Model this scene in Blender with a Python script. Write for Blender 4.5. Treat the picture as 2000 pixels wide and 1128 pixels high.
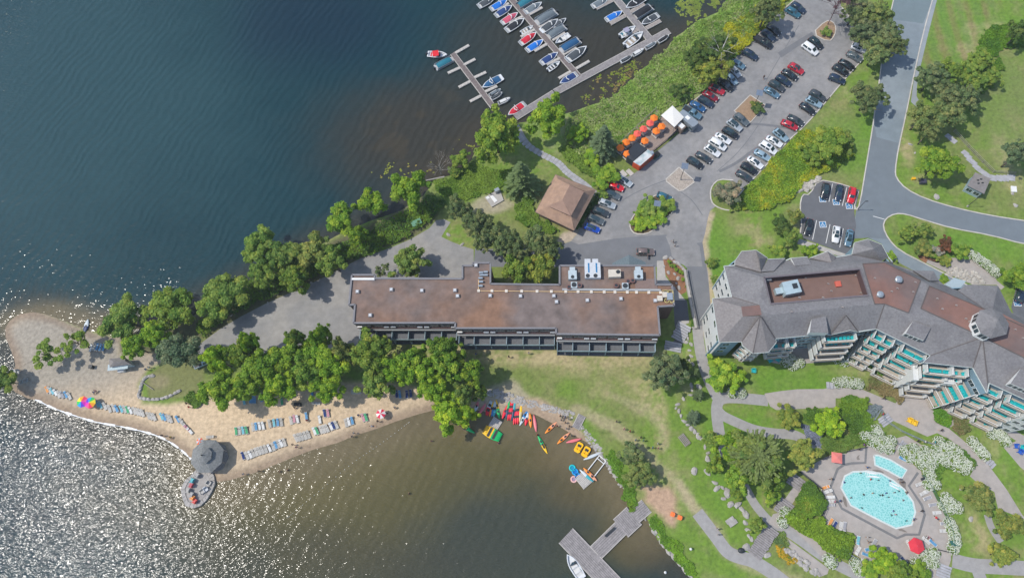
import bpy, bmesh, math, random
import numpy as np
from mathutils import Vector, Matrix
for o in list(bpy.data.objects): bpy.data.objects.remove(o)
random.seed(7); RNG = np.random.default_rng(7)
R = math.radians
sc = bpy.context.scene; C = sc.collection
# ------------------------------------------------ camera, sky, sun, exposure
HC = 165.0; F = 1333.0
_d = np.array([85., -466., -F]); UP = -_d/np.linalg.norm(_d)
_x = np.array([1., 0, 0]) - UP[0]*UP; _x /= np.linalg.norm(_x); _y = np.cross(UP, _x)
RW = np.array([_x, _y, UP])                    # world <- camera
cd = bpy.data.cameras.new('camera'); cam = bpy.data.objects.new('camera', cd); C.objects.link(cam)
cd.sensor_width = 36; cd.lens = F/2000*36; cd.clip_end = 6000; cd.clip_start = 1
M4 = Matrix(RW.tolist()).to_4x4(); M4.translation = (0, 0, HC); cam.matrix_world = M4
sc.camera = cam
EL, AZ = 56.5, 177.5                             # direction towards the sun (azimuth from +x, counter-clockwise)
w = bpy.data.worlds.new("World"); sc.world = w; w.use_nodes = True
nt = w.node_tree; sky = nt.nodes.new('ShaderNodeTexSky'); sky.sky_type = 'NISHITA'; sky.sun_disc = False
sky.sun_elevation = R(EL); sky.sun_rotation = R(90-AZ); sky.dust_density = 1.0
bg = nt.nodes['Background']; nt.links.new(sky.outputs[0], bg.inputs[0]); bg.inputs[1].default_value = 0.15
sl = bpy.data.lights.new('sun', 'SUN'); sun = bpy.data.objects.new('sun', sl); C.objects.link(sun)
sl.energy = 3.0; sl.angle = R(0.5); sl.color = (1, .95, .87)
sv = Vector((math.cos(R(EL))*math.cos(R(AZ)), math.cos(R(EL))*math.sin(R(AZ)), math.sin(R(EL))))
sun.rotation_euler = sv.to_track_quat('Z', 'Y').to_euler()
vs = sc.view_settings; vs.view_transform = 'Standard'; vs.look = 'None'; vs.exposure = 0.25; vs.gamma = 1; vs.use_curve_mapping = False
sc.cycles.max_bounces = 5; sc.cycles.caustics_reflective = False; sc.cycles.sample_clamp_indirect = 4; sc.cycles.sample_clamp_direct = 12
# ------------------------------------------------ pixel -> place
def P(u, v, z=0.0):
    r = RW @ np.array([u-1000., 564.-v, -F]); t = (z-HC)/r[2]
    return (float(r[0]*t), float(r[1]*t), z)
def PP(s, z=0.0):
    """'u,v u,v ...' -> list of xy"""
    out = []
    for t in s.split():
        u, v = t.split(','); p = P(float(u), float(v), z); out.append((p[0], p[1]))
    return out
def ZM(s, ox, oy, k):
    return ' '.join('%.1f,%.1f' % (ox+float(t.split(',')[0])/k, oy+float(t.split(',')[1])/k) for t in s.split())
def yaw(u1, v1, u2, v2, z=0):
    a = P(u1, v1, z); b = P(u2, v2, z); return math.atan2(b[1]-a[1], b[0]-a[0])
def yawd(u, v, deg):            # yaw at (u,v) of image direction (deg clockwise from right)
    return yaw(u, v, u+10*math.cos(R(deg)), v+10*math.sin(R(deg)))
# ------------------------------------------------ materials
MAT = {}
def mat(name, col, rough=.8, var=.25, scale=1.0, metal=0, bump=0, obj=False, detail=4, col2=None, spec=.3, trans=0, attr=None, sc2=None, stretch=None, rot=0):
    if name in MAT: return MAT[name]
    m = bpy.data.materials.new(name); m.use_nodes = True; n = m.node_tree; b = n.nodes['Principled BSDF']; L = n.links.new
    MAT[name] = m
    b.inputs['Roughness'].default_value = rough; b.inputs['Metallic'].default_value = metal
    b.inputs['Specular IOR Level'].default_value = spec
    g = n.nodes.new('ShaderNodeNewGeometry'); vec = g.outputs['Position']
    if stretch:
        mp = n.nodes.new('ShaderNodeMapping'); mp.inputs['Scale'].default_value = stretch; mp.inputs['Rotation'].default_value = (0, 0, rot)
        L(vec, mp.inputs[0]); vec = mp.outputs[0]
    t = n.nodes.new('ShaderNodeTexNoise'); t.inputs['Scale'].default_value = scale; t.inputs['Detail'].default_value = detail
    t.inputs['Roughness'].default_value = .65
    L(vec, t.inputs['Vector'])
    mr = n.nodes.new('ShaderNodeMapRange'); mr.inputs[1].default_value = .3; mr.inputs[2].default_value = .7
    mr.inputs[3].default_value = 1-var; mr.inputs[4].default_value = 1+var; L(t.outputs[0], mr.inputs[0])
    if obj: src = n.nodes.new('ShaderNodeObjectInfo').outputs['Color']
    elif attr:
        a = n.nodes.new('ShaderNodeAttribute'); a.attribute_name = attr; src = a.outputs['Color']
        if obj is None:
            oi = n.nodes.new('ShaderNodeObjectInfo'); mx = n.nodes.new('ShaderNodeMix'); mx.data_type = 'RGBA'; mx.blend_type = 'MULTIPLY'; mx.inputs[0].default_value = 1
            L(src, mx.inputs[6]); L(oi.outputs['Color'], mx.inputs[7]); src = mx.outputs[2]
    else:
        rgb = n.nodes.new('ShaderNodeRGB'); rgb.outputs[0].default_value = (*col, 1); src = rgb.outputs[0]
    if col2:
        t2 = n.nodes.new('ShaderNodeTexNoise'); t2.inputs['Scale'].default_value = sc2 or scale*.3; t2.inputs['Detail'].default_value = 5
        L(g.outputs['Position'], t2.inputs['Vector'])
        cr = n.nodes.new('ShaderNodeMapRange'); cr.inputs[1].default_value = .45; cr.inputs[2].default_value = .65; L(t2.outputs[0], cr.inputs[0])
        mx = n.nodes.new('ShaderNodeMix'); mx.data_type = 'RGBA'; mx.inputs[7].default_value = (*col2, 1)
        L(cr.outputs[0], mx.inputs[0]); L(src, mx.inputs[6]); src = mx.outputs[2]
    mu = n.nodes.new('ShaderNodeVectorMath'); mu.operation = 'SCALE'; L(src, mu.inputs[0]); L(mr.outputs[0], mu.inputs['Scale'])
    L(mu.outputs[0], b.inputs['Base Color'])
    if bump:
        bp = n.nodes.new('ShaderNodeBump'); bp.inputs['Strength'].default_value = .6; bp.inputs['Distance'].default_value = bump
        L(t.outputs[0], bp.inputs['Height']); L(bp.outputs[0], b.inputs['Normal'])
    if trans:
        tr = n.nodes.new('ShaderNodeBsdfTranslucent'); L(mu.outputs[0], tr.inputs[0])
        ms = n.nodes.new('ShaderNodeMixShader'); ms.inputs[0].default_value = trans
        L(b.outputs[0], ms.inputs[1]); L(tr.outputs[0], ms.inputs[2]); L(ms.outputs[0], n.nodes['Material Output'].inputs[0])
    return m
asphalt = mat('asphalt', (.225, .222, .22), .9, .15, .6, bump=.01, col2=(.285, .275, .265), sc2=.08)
road_m = mat('road asphalt', (.19, .23, .255), .9, .12, .3, col2=(.235, .27, .29), sc2=.05)
drive_m = mat('drive asphalt', (.17, .175, .185), .9, .10, .3)
ada_m = mat('fresh asphalt', (.125, .13, .14), .9, .10, .5)
gravel_m = mat('gravel', (.255, .25, .24), .95, .14, .5, col2=(.30, .285, .26), sc2=.12)
paver_m = mat('pavers', (.37, .335, .305), .85, .10, .8, col2=(.33, .305, .28), sc2=.3)
path_m = mat('path asphalt', (.31, .30, .29), .9, .12, .8)
dirt_m = mat('bare earth', (.36, .27, .19), .95, .18, .7)
mulch_m = mat('mulch', (.26, .13, .07), .95, .3, 2.5, bump=.05)
curb_m = mat('concrete kerb', (.50, .47, .42), .8, .15, .6)
conc_m = mat('concrete', (.40, .38, .35), .85, .15, .6)
white_m = mat('white paint', (.72, .72, .70), .6, .08, 2)
wood_m = mat('weathered wood', (.30, .265, .24), .85, .22, 3, stretch=(1, 1, 1))
wood2_m = mat('grey deck boards', (.27, .25, .245), .85, .25, 1.2)
wlight_m = mat('bleached timber', (.47, .44, .40), .8, .15, 2)
stone_m = mat('granite stone', (.36, .34, .315), .85, .25, .9, bump=.1)
flag_m = mat('flagstone', (.36, .36, .38), .85, .2, .8)
steel_m = mat('galvanised steel', (.45, .50, .53), .35, .1, 2, metal=.6)
dark_m = mat('dark steel', (.03, .035, .04), .5, .1, 2)
glass_m = mat('window glass', (.025, .05, .06), .08, .1, 2, spec=.9)
black_m = mat('black rubber', (.015, .015, .016), .7, .1, 2)
teal_m = mat('teal plastic', (.02, .42, .43), .5, .1, 2)
ob_m = mat('painted', (1, 1, 1), .5, .06, 2, obj=True)
car_m = mat('car paint', (1, 1, 1), .22, .02, 2, obj=True, spec=.6)
fab_m = mat('fabric', (1, 1, 1), .85, .08, 2, obj=True)
for b_ in (car_m,): b_.node_tree.nodes['Principled BSDF'].inputs['Coat Weight'].default_value = .5
leaf_m = mat('foliage', (1, 1, 1), .55, .16, .6, obj=None, attr='Col', trans=.42, spec=.2)
herb_m = mat('low foliage', (1, 1, 1), .6, .2, .4, attr='Col', trans=.25, spec=.2)
bark_m = mat('bark', (.13, .105, .085), .9, .2, 3)
bark2_m = mat('pale bark', (.34, .32, .29), .9, .2, 3)
hm = bpy.data.materials.new('haze'); hm.use_nodes = True; hn = hm.node_tree; hn.nodes.clear(); ho = hn.nodes.new('ShaderNodeOutputMaterial'); hv = hn.nodes.new('ShaderNodeVolumePrincipled')
hv.inputs['Color'].default_value = (.86, .94, 1, 1); hv.inputs['Density'].default_value = .00015; hn.links.new(hv.outputs[0], ho.inputs['Volume'])
# ------------------------------------------------ mesh builder
class MB:
    def __init__(s): s.v = []; s.f = []; s.m = []
    def face(s, pts, m=0):
        i = len(s.v); s.v += [tuple(p) for p in pts]; s.f.append(tuple(range(i, i+len(pts)))); s.m.append(m); return s
    def prism(s, poly, z0, z1, m=0, mt=None, bottom=False):
        n = len(poly); i = len(s.v)
        ar = sum(poly[k][0]*poly[(k+1) % n][1]-poly[(k+1) % n][0]*poly[k][1] for k in range(n))
        if ar < 0: poly = poly[::-1]
        s.v += [(p[0], p[1], z0) for p in poly] + [(p[0], p[1], z1) for p in poly]
        s.f.append(tuple(range(i+n, i+2*n))); s.m.append(m if mt is None else mt)
        if bottom: s.f.append(tuple(range(i+n-1, i-1, -1))); s.m.append(m)
        for k in range(n):
            s.f.append((i+k, i+(k+1) % n, i+n+(k+1) % n, i+n+k)); s.m.append(m)
        return s
    def box(s, c, d, rz=0, m=0, bevel=0):
        x, y, z = c; a, b, h = d[0]/2, d[1]/2, d[2]/2; co, si = math.cos(rz), math.sin(rz)
        if bevel: q = [(-a+bevel, -b), (a-bevel, -b), (a, -b+bevel), (a, b-bevel), (a-bevel, b), (-a+bevel, b), (-a, b-bevel), (-a, -b+bevel)]
        else: q = [(-a, -b), (a, -b), (a, b), (-a, b)]
        return s.prism([(x+co*p-si*r, y+si*p+co*r) for p, r in q], z-h, z+h, m, bottom=True)
    def tube(s, p0, p1, r0, r1=None, n=6, m=0):
        r1 = r0 if r1 is None else r1; p0, p1 = Vector(p0), Vector(p1); d = (p1-p0)
        if d.length < 1e-6: return s
        d.normalize(); a = d.orthogonal().normalized(); b = d.cross(a); i = len(s.v)
        for p, r in ((p0, r0), (p1, r1)):
            for k in range(n):
                t = 2*math.pi*k/n; s.v.append(tuple(p+a*(r*math.cos(t))+b*(r*math.sin(t))))
        for k in range(n):
            s.f.append((i+k, i+(k+1) % n, i+n+(k+1) % n, i+n+k)); s.m.append(m)
        s.f.append(tuple(range(i+n-1, i-1, -1))); s.m.append(m); s.f.append(tuple(range(i+n, i+2*n))); s.m.append(m)
        return s
    def ball(s, c, r, n=8, k=5, m=0, jit=0):
        rx, ry, rz = (r, r, r) if not hasattr(r, '__len__') else r; i = len(s.v)
        s.v.append((c[0], c[1], c[2]+rz))
        for a in range(1, k):
            th = math.pi*a/k
            for b in range(n):
                ph = 2*math.pi*b/n+a*.3; q = 1+random.uniform(-jit, jit)
                s.v.append((c[0]+rx*q*math.sin(th)*math.cos(ph), c[1]+ry*q*math.sin(th)*math.sin(ph), c[2]+rz*q*math.cos(th)))
        s.v.append((c[0], c[1], c[2]-rz)); e = len(s.v)-1
        for b in range(n):
            s.f.append((i, i+1+b, i+1+(b+1) % n)); s.m.append(m)
            s.f.append((e, e-1-b, e-1-(b+1) % n)); s.m.append(m)
        for a in range(k-2):
            for b in range(n):
                p = i+1+a*n; s.f.append((p+b, p+n+b, p+n+(b+1) % n, p+(b+1) % n)); s.m.append(m)
        return s
    def cone(s, c, r, h, n=8, m=0, ms=None, droop=0):
        i = len(s.v)
        s.v.append((c[0], c[1], c[2]+h))
        for k in range(n):
            t = 2*math.pi*(k+.5)/n; s.v.append((c[0]+r*math.cos(t), c[1]+r*math.sin(t), c[2]))
        for k in range(n):
            s.f.append((i, i+1+k, i+1+(k+1) % n)); s.m.append(ms[k % len(ms)] if ms else m)
        return s
    def ring(s, c, r0, r1, h, n=16, m=0):          # torus of revolution
        i = len(s.v); q = 6
        for k in range(n):
            t = 2*math.pi*k/n
            for j in range(q):
                a = 2*math.pi*j/q; rr = r0+r1*math.cos(a); s.v.append((c[0]+rr*math.cos(t), c[1]+rr*math.sin(t), c[2]+h*math.sin(a)))
        for k in range(n):
            for j in range(q):
                s.f.append((i+k*q+j, i+((k+1) % n)*q+j, i+((k+1) % n)*q+(j+1) % q, i+k*q+(j+1) % q)); s.m.append(m)
        return s
    def mesh(s, name, mats, smooth=False):
        me = bpy.data.meshes.new(name); me.from_pydata(s.v, [], s.f)
        for x in (mats if isinstance(mats, (list, tuple)) else [mats]): me.materials.append(x)
        if any(s.m): me.polygons.foreach_set('material_index', s.m)
        if smooth: me.polygons.foreach_set('use_smooth', [True]*len(me.polygons))
        me.update(); return me
    def build(s, name, mats, parent=None, smooth=False, **k):
        return link(name, s.mesh(name, mats, smooth), parent, **k)
def link(name, me, parent=None, label=None, cat=None, group=None, kind=None, color=None, loc=None, rz=0):
    o = bpy.data.objects.new(name, me); C.objects.link(o)
    if parent: o.parent = parent
    if loc is not None: o.location = loc
    if rz: o.rotation_euler = (0, 0, rz)
    return tag(o, label, cat, group, kind, color)
def tag(o, label=None, cat=None, group=None, kind=None, color=None):
    if label: o['label'] = label
    if cat: o['category'] = cat
    if group: o['group'] = group
    if kind: o['kind'] = kind
    if color is not None: o.color = (*color[:3], 1)
    return o
def empty(name, loc, rz=0, label=None, cat=None, group=None):
    return link(name, None, None, label, cat, group, loc=loc, rz=rz)
def copy_tree(o, loc=None, rz=None, label=None, parent=None, color=None, group=None):
    c = o.copy(); C.objects.link(c)
    if parent is not None: c.parent = parent
    if loc is not None: c.location = loc
    if rz is not None: c.rotation_euler = (0, 0, rz)
    if label: c['label'] = label
    if group: c['group'] = group
    if color is not None and not o.get('keep'): c.color = (*color[:3], 1)
    for ch in KIDS.get(o.name, ()): 
        d = copy_tree(ch, parent=c, color=color)
    return c
KIDS = {}
def proto(o):                    # remember a thing's tree so that it can be copied; the first use takes the source itself
    def rec(a):
        KIDS[a.name] = [b for b in C.objects if b.parent == a]
        for b in KIDS[a.name]: rec(b)
    rec(o); o['fresh'] = 1; return o
def use(o, loc, rz, label, color=None, group=None):
    if o.get('fresh'):
        del o['fresh']; o.location = loc; o.rotation_euler = (0, 0, rz); o['label'] = label
        if group: o['group'] = group
        def rec(a):
            if color is not None and not a.get('keep'): a.color = (*color[:3], 1)
            for b in KIDS.get(a.name, ()): rec(b)
        rec(o); return o
    return copy_tree(o, loc, rz, label, color=color, group=group)
ORD = 'first second third fourth fifth sixth seventh eighth ninth tenth eleventh twelfth thirteenth fourteenth fifteenth sixteenth seventeenth eighteenth nineteenth twentieth'.split()
ORD += ['twenty-'+x for x in ORD[:9]]+['thirtieth']+['thirty-'+x for x in ORD[:9]]
# ------------------------------------------------ flat sheets and kerbs
def sheet(name, s, z, m, kind='structure', **k):
    pl = PP(s) if isinstance(s, str) else s
    n = len(pl); ar = sum(pl[i][0]*pl[(i+1) % n][1]-pl[(i+1) % n][0]*pl[i][1] for i in range(n))
    if ar < 0: pl = pl[::-1]
    return MB().face([(p[0], p[1], z) for p in pl]).build(name, m, kind=kind, **k)
def smooth_pl(pl, closed=False, it=2):
    for _ in range(it):
        o = [] if closed else [pl[0]]
        n = len(pl)
        for i in range(n if closed else n-1):
            a, b = pl[i], pl[(i+1) % n]
            o += [(a[0]*.75+b[0]*.25, a[1]*.75+b[1]*.25), (a[0]*.25+b[0]*.75, a[1]*.25+b[1]*.75)]
        if not closed: o.append(pl[-1])
        pl = o
    return pl
def offset(pl, d):
    out = []
    for i, p in enumerate(pl):
        a = Vector(pl[max(i-1, 0)]); b = Vector(pl[min(i+1, len(pl)-1)]); t = (b-a)
        if t.length < 1e-6: t = Vector((1, 0))
        t.normalize(); out.append((p[0]-t.y*d, p[1]+t.x*d))
    return out
def band(pl, wd): return offset(pl, wd/2)+offset(pl, -wd/2)[::-1]
def strip(mb, pl, wd, z0, z1, m=0):
    A = offset(pl, wd/2); B = offset(pl, -wd/2)
    for i in range(len(pl)-1): mb.prism([A[i], B[i], B[i+1], A[i+1]], z0, z1, m)
    return mb
def path(name, s, wd, z, m, sm=2, **k):
    pl = smooth_pl(PP(s), it=sm) if sm else PP(s)
    A = offset(pl, wd/2); B = offset(pl, -wd/2); mb = MB()
    for i in range(len(pl)-1): mb.face([(*A[i], z), (*B[i], z), (*B[i+1], z), (*A[i+1], z)])
    return mb.build(name, m, kind='structure', **k)
def kerb(s, wd=.28, h=.13, sm=1, name='kerb', m=None, **k):
    pl = smooth_pl(PP(s), it=sm) if sm else PP(s)
    return strip(MB(), pl, wd, -.05, h).build(name, m or curb_m, kind='structure', **k)
# ================================================= land, lake
ZW = -.5
SHORE_N = ("1425,0 1403,23 1387,30 1354,46 1338,60 1320,71 1306,89 1295,110 1274,121 1253,135 1231,160 1212,176 1194,193 1150,206 1119,218 1060,232 1012,240 "
 "960,270 928,295 919,314 900,330 879,342 849,350 840,364 826,382 780,412 720,432 660,458 600,492 520,535 440,580 380,614 300,645 252,658 230,656 204,651 177,646 154,637 133,628 "
 "110,619 89,612 62,609 36,614 19,626 10,640 11,660 21,683 28,704 30,716 18,728 14,748 30,766 55,778 79,783 102,795 145,810 187,823 230,830 273,839 307,849 332,861 358,880 375,897 "
 "384,912 400,925 421,941 449,937 500,922 532,909 564,896 607,879 660,864 696,849 735,837 775,822 815,809 850,800 890,794 928,800 955,806 986,812 1021,812 1043,808 1066,820 1094,834 1123,851 1152,867 "
 "1170,884 1181,902 1200,927 1211,943 1225,961 1227,973 1244,989 1263,1013 1274,1031 1283,1052 1298,1070 1321,1094 1348,1124 1375,1150 1440,1290")
sn = PP(SHORE_N, ZW)
land = [(sn[0][0]+60, 1600.)] + [(sn[0][0]+25, sn[0][1]+60)] + sn + [(sn[-1][0]+30, -300.), (sn[-1][0]+60, -1600.), (1700., -1600.), (1700., 1600.)]
def seg_dist(X, Y, pl, closed=True):
    D = np.full(X.shape, 1e9)
    n = len(pl)
    for i in range(n if closed else n-1):
        ax, ay = pl[i]; bx, by = pl[(i+1) % n]; dx, dy = bx-ax, by-ay; L = dx*dx+dy*dy+1e-9
        t = np.clip(((X-ax)*dx+(Y-ay)*dy)/L, 0, 1); D = np.minimum(D, (X-ax-t*dx)**2+(Y-ay-t*dy)**2)
    return np.sqrt(D)
def inside(X, Y, pl):
    c = np.zeros(X.shape, bool); n = len(pl)
    for i in range(n):
        ax, ay = pl[i]; bx, by = pl[(i+1) % n]
        if ay == by: continue
        c ^= ((ay > Y) != (by > Y)) & (X < (bx-ax)*(Y-ay)/(by-ay)+ax)
    return c
def sdist(X, Y, pl): d = seg_dist(X, Y, pl); return np.where(inside(X, Y, pl), d, -d)
def vnoise(X, Y, s, seed=0):
    r = np.random.default_rng(seed); T = r.random((256, 256)); x, y = X*s+500.3, Y*s+500.7
    xi, yi = np.floor(x).astype(int), np.floor(y).astype(int); fx, fy = x-xi, y-yi; fx = fx*fx*(3-2*fx); fy = fy*fy*(3-2*fy)
    g = lambda a, b: T[a % 256, b % 256]
    return (g(xi, yi)*(1-fx)+g(xi+1, yi)*fx)*(1-fy)+(g(xi, yi+1)*(1-fx)+g(xi+1, yi+1)*fx)*fy
def fbm(X, Y, s, seed=0, o=4):
    a = 0; w_ = 0
    for k in range(o): a = a+vnoise(X, Y, s*2**k, seed+k)*.6**k; w_ += .6**k
    return a/w_
def sstep(a, b, x): t = np.clip((x-a)/(b-a), 0, 1); return t*t*(3-2*t)
STEP = .6
def grid(x0, x1, y0, y1, st=STEP):
    xs = np.concatenate([[-1500, -700, -350], np.arange(x0, x1, st), [350, 700, 1500]]); ys = np.concatenate([[-1500, -700, -300], np.arange(y0, y1, st), [300, 700, 1500]])
    return np.meshgrid(xs, ys)
def grid_obj(name, X, Y, Z, col, m, **k):
    ny, nx = X.shape; V = np.stack([X, Y, Z], -1).reshape(-1, 3).astype(np.float32); idx = np.arange(nx*ny).reshape(ny, nx)
    Fq = np.stack([idx[:-1, :-1], idx[:-1, 1:], idx[1:, 1:], idx[1:, :-1]], -1).reshape(-1, 4)
    return raw_obj(name, V, Fq, np.concatenate([col.reshape(nx*ny, -1), np.ones((nx*ny, 1))], 1)[:, :4], m, **k)
def raw_mesh(name, V, Fq, col, m, smooth=True):
    me = bpy.data.meshes.new(name); nf, q = Fq.shape
    me.vertices.add(len(V)); me.vertices.foreach_set('co', np.ascontiguousarray(V, dtype=np.float32).ravel())
    me.loops.add(nf*q); me.loops.foreach_set('vertex_index', Fq.ravel().astype(np.int32))
    me.polygons.add(nf); me.polygons.foreach_set('loop_start', np.arange(0, nf*q, q, dtype=np.int32))
    me.update(calc_edges=True)
    if smooth: me.polygons.foreach_set('use_smooth', np.ones(nf, bool))
    if col is not None:
        a = me.color_attributes.new('Col', 'FLOAT_COLOR', 'POINT'); a.data.foreach_set('color', col.astype(np.float32).ravel())
    me.materials.append(m); return me
def raw_obj(name, V, Fq, col, m, smooth=True, **k): return link(name, raw_mesh(name, V, Fq, col, m, smooth), **k)
X, Y = grid(-185, 160, -22, 180)
SD = sdist(X, Y, land)
wob = (fbm(X, Y, .12, 5)-.5)*5+(fbm(X, Y, .6, 9)-.5)*1.6
def zone(s, soft=1.2, wk=1.0):
    pl = PP(s) if isinstance(s, str) else s
    x0 = min(p[0] for p in pl)-8; x1 = max(p[0] for p in pl)+8; y0 = min(p[1] for p in pl)-8; y1 = max(p[1] for p in pl)+8
    o = np.zeros(X.shape); mk = (X > x0) & (X < x1) & (Y > y0) & (Y < y1)
    o[mk] = sstep(-soft, soft, sdist(X[mk], Y[mk], pl)+wob[mk]*wk); return o
def blob(u, v, ru, rv, soft=.5, ang=0):
    c = P(u, v); sx = ru*abs(P(u+1, v)[0]-c[0]); sy = rv*abs(P(u, v+1)[1]-c[1]); a = R(ang)
    dx, dy = X-c[0], Y-c[1]; q = np.sqrt(((dx*math.cos(a)+dy*math.sin(a))/sx)**2+((-dx*math.sin(a)+dy*math.cos(a))/sy)**2)+wob*.06
    return 1-sstep(1-soft, 1+soft, q)
def mixc(c, w_, k): return c*(1-w_[..., None])+np.array(k)*w_[..., None]
n1, n2, n3 = fbm(X, Y, .05, 1), fbm(X, Y, .35, 2), fbm(X, Y, 1.2, 3, 3)
G = np.zeros(X.shape+(3,))+np.array([.118, .198, .026])
G = mixc(G, sstep(.42, .62, n1)*.7, (.155, .175, .055)); G = mixc(G, sstep(.45, .7, n2)*.55, (.185, .185, .075))
G = mixc(G, sstep(.5, .75, n3)*.35, (.07, .12, .02))
G = mixc(G, sstep(.55, .75, fbm(X, Y, .11, 31))*sstep(.35, .6, n3)*.5, (.25, .21, .10)); G = mixc(G, sstep(.6, .75, fbm(X, Y, .8, 77))*.4, (.06, .115, .02))
tan = (.34, .28, .155)
# greener lawns
for b_ in [(1380, 520, 60, 90), (1560, 745, 110, 30), (1450, 830, 60, 20), (1290, 680, 60, 20), (1870, 480, 130, 25), (1660, 280, 70, 60), (1950, 60, 70, 25), (1400, 900, 20, 90), (1090, 840, 10, 10), (1960, 850, 30, 60), (1850, 30, 20, 70)]:
    G = mixc(G, blob(*b_)*.6, (.095, .200, .020))
# parched patches
for b_ in [(1020, 692, 260, 15, 1), (900, 678, 130, 12, 1), (1120, 705, 110, 12, .7), (1270, 770, 26, 40, .7), (1290, 820, 13, 45, .75), (1215, 705, 60, 14, .5), (1235, 745, 24, 20, .6), (1350, 760, 18, 10, .6),
           (1150, 720, 60, 18, .45), (1180, 760, 30, 18, .35), (1300, 950, 40, 60, .35), (1455, 445, 30, 12, .4), (1490, 470, 20, 14, .5), (1560, 440, 14, 22, .6), (1935, 55, 40, 10, .6), (1900, 60, 16, 16, .7), (1925, 90, 60, 10, .5), (1885, 100, 14, 14, .7),
           (1960, 300, 20, 40, .6), (1980, 360, 30, 16, .5), (1770, 290, 12, 30, .8), (1800, 350, 30, 12, .4), (1620, 400, 60, 8, .2), (1655, 180, 12, 14, .5), (1915, 1050, 28, 30, .75), (1900, 1010, 10, 14, .6), (1945, 870, 14, 50, .4), (1465, 770, 14, 8, .6), (1660, 725, 22, 8, .4), (1700, 730, 20, 6, .4)]:
    G = mixc(G, blob(*b_[:4], .8)*b_[4]*(.15+1.1*sstep(.3, .7, .5*n3+.5*n2)).clip(0, 1), tan)
# mown stripes in the big lawn at the top right
st = .5+.5*np.sin((X*math.cos(R(8))-Y*math.sin(R(8))*-1*.12)*1.35+n1*3); zr = zone("1830,0 1812,80 1796,150 1800,200 1870,190 1900,100 1930,40 1960,0", 2, .3)
G = mixc(G, zr*sstep(.55, .95, st)*.5, (.17, .125, .06)); G = mixc(G, zr*(1-sstep(.1, .5, st))*.4, (.085, .16, .035))
st2 = .5+.5*np.sin(Y*2.0+n1*5)
G = mixc(G, blob(1970, 220, 70, 110)*.45, (.14, .165, .06))
# rough bank, marsh
marsh = zone("1425,-20 1500,-20 1560,0 1530,18 1506,43 1487,62 1469,80 1439,112 1410,150 1375,180 1340,204 1290,235 1230,270 1200,300 1150,330 1080,300 1030,235 1119,218 1194,190 1253,133 1306,87 1340,55 1403,20", .8, .3)
G = mixc(G, marsh, (.15, .215, .05)); G = mixc(G, marsh*sstep(.5, .65, n2)*.6, (.20, .205, .10))
G = mixc(G, zone("860,352 925,312 1000,330 1000,370 960,385 900,400 850,400", 1, .3)*.8, (.12, .19, .03))
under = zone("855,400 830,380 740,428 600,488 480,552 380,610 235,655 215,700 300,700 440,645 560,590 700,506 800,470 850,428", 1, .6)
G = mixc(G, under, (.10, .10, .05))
# beach sand
sand = zone("230,660 195,655 150,640 108,620 62,600 -15,600 -15,705 10,730 20,775 70,800 130,822 260,855 345,900 370,940 425,955 500,935 600,890 700,860 815,825 860,815 880,790 850,765 800,752 720,745 640,750 520,768 440,772 400,778 330,790 278,788 270,750 285,722 330,700 400,685 430,660 330,690 232,690", 1.0, .15)
G = mixc(G, sand, (.43, .335, .225)); G = mixc(G, sand*sstep(.45, .75, n2)*.5, (.37, .29, .20))
G = mixc(G, sand*blob(130, 680, 210, 90, .5)*.95, (.265, .238, .195))
G = mixc(G, sand*blob(480, 800, 230, 50, .6)*.6, (.52, .395, .255))
G = mixc(G, zone("285,735 345,690 400,690 400,765 350,778 290,778", .6, .2), (.15, .16, .06)); G = mixc(G, blob(310, 745, 20, 14)*.5, (.25, .2, .13))
k2 = zone("880,780 1050,775 1100,800 1150,860 1172,890 1150,880 1090,850 1040,825 900,815", .8, .2); G = mixc(G, k2, (.34, .255, .175))
G = mixc(G, zone("935,765 1000,740 1040,775 1000,790 940,785", 1, .5)*.8, (.33, .28, .2))
G = mixc(G, zone(ZM("140,440 300,480 470,490 520,560 520,680 500,760 430,740 340,640 280,590 300,500", 1180, 820, 3.661), 1, .5), (.36, .245, .165))
for s_, wd, k in [("1128,802 1160,812 1200,832 1235,862 1262,885 1290,915 1330,945 1350,980 1372,1010", 1.2, .55), ("1325,948 1368,1010 1400,1045 1418,1075 1448,1095 1500,1118 1560,1140", 1.3, .5), ("1190,770 1260,800 1290,830 1300,870", 1.0, .35), ("1372,650 1385,560 1374,490 1374,460 1385,420", 1.1, .95)]:
    d = seg_dist(X, Y, PP(s_), False); G = mixc(G, (1-sstep(wd*.6, wd*1.6, d+wob*.45))*k*(.4+1.2*n3).clip(0, 1), (.36, .285, .19))
G = mixc(G, zone("1100,455 1135,440 1128,457 1115,472 1080,480", .6, .3), (.36, .30, .23))
G = mixc(G, zone("940,385 965,372 1010,400 960,420 905,410", .8, .4)*.6, (.34, .29, .2))
G = mixc(G, blob(960, 400, 30, 14)*.5, (.30, .26, .2))
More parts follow.
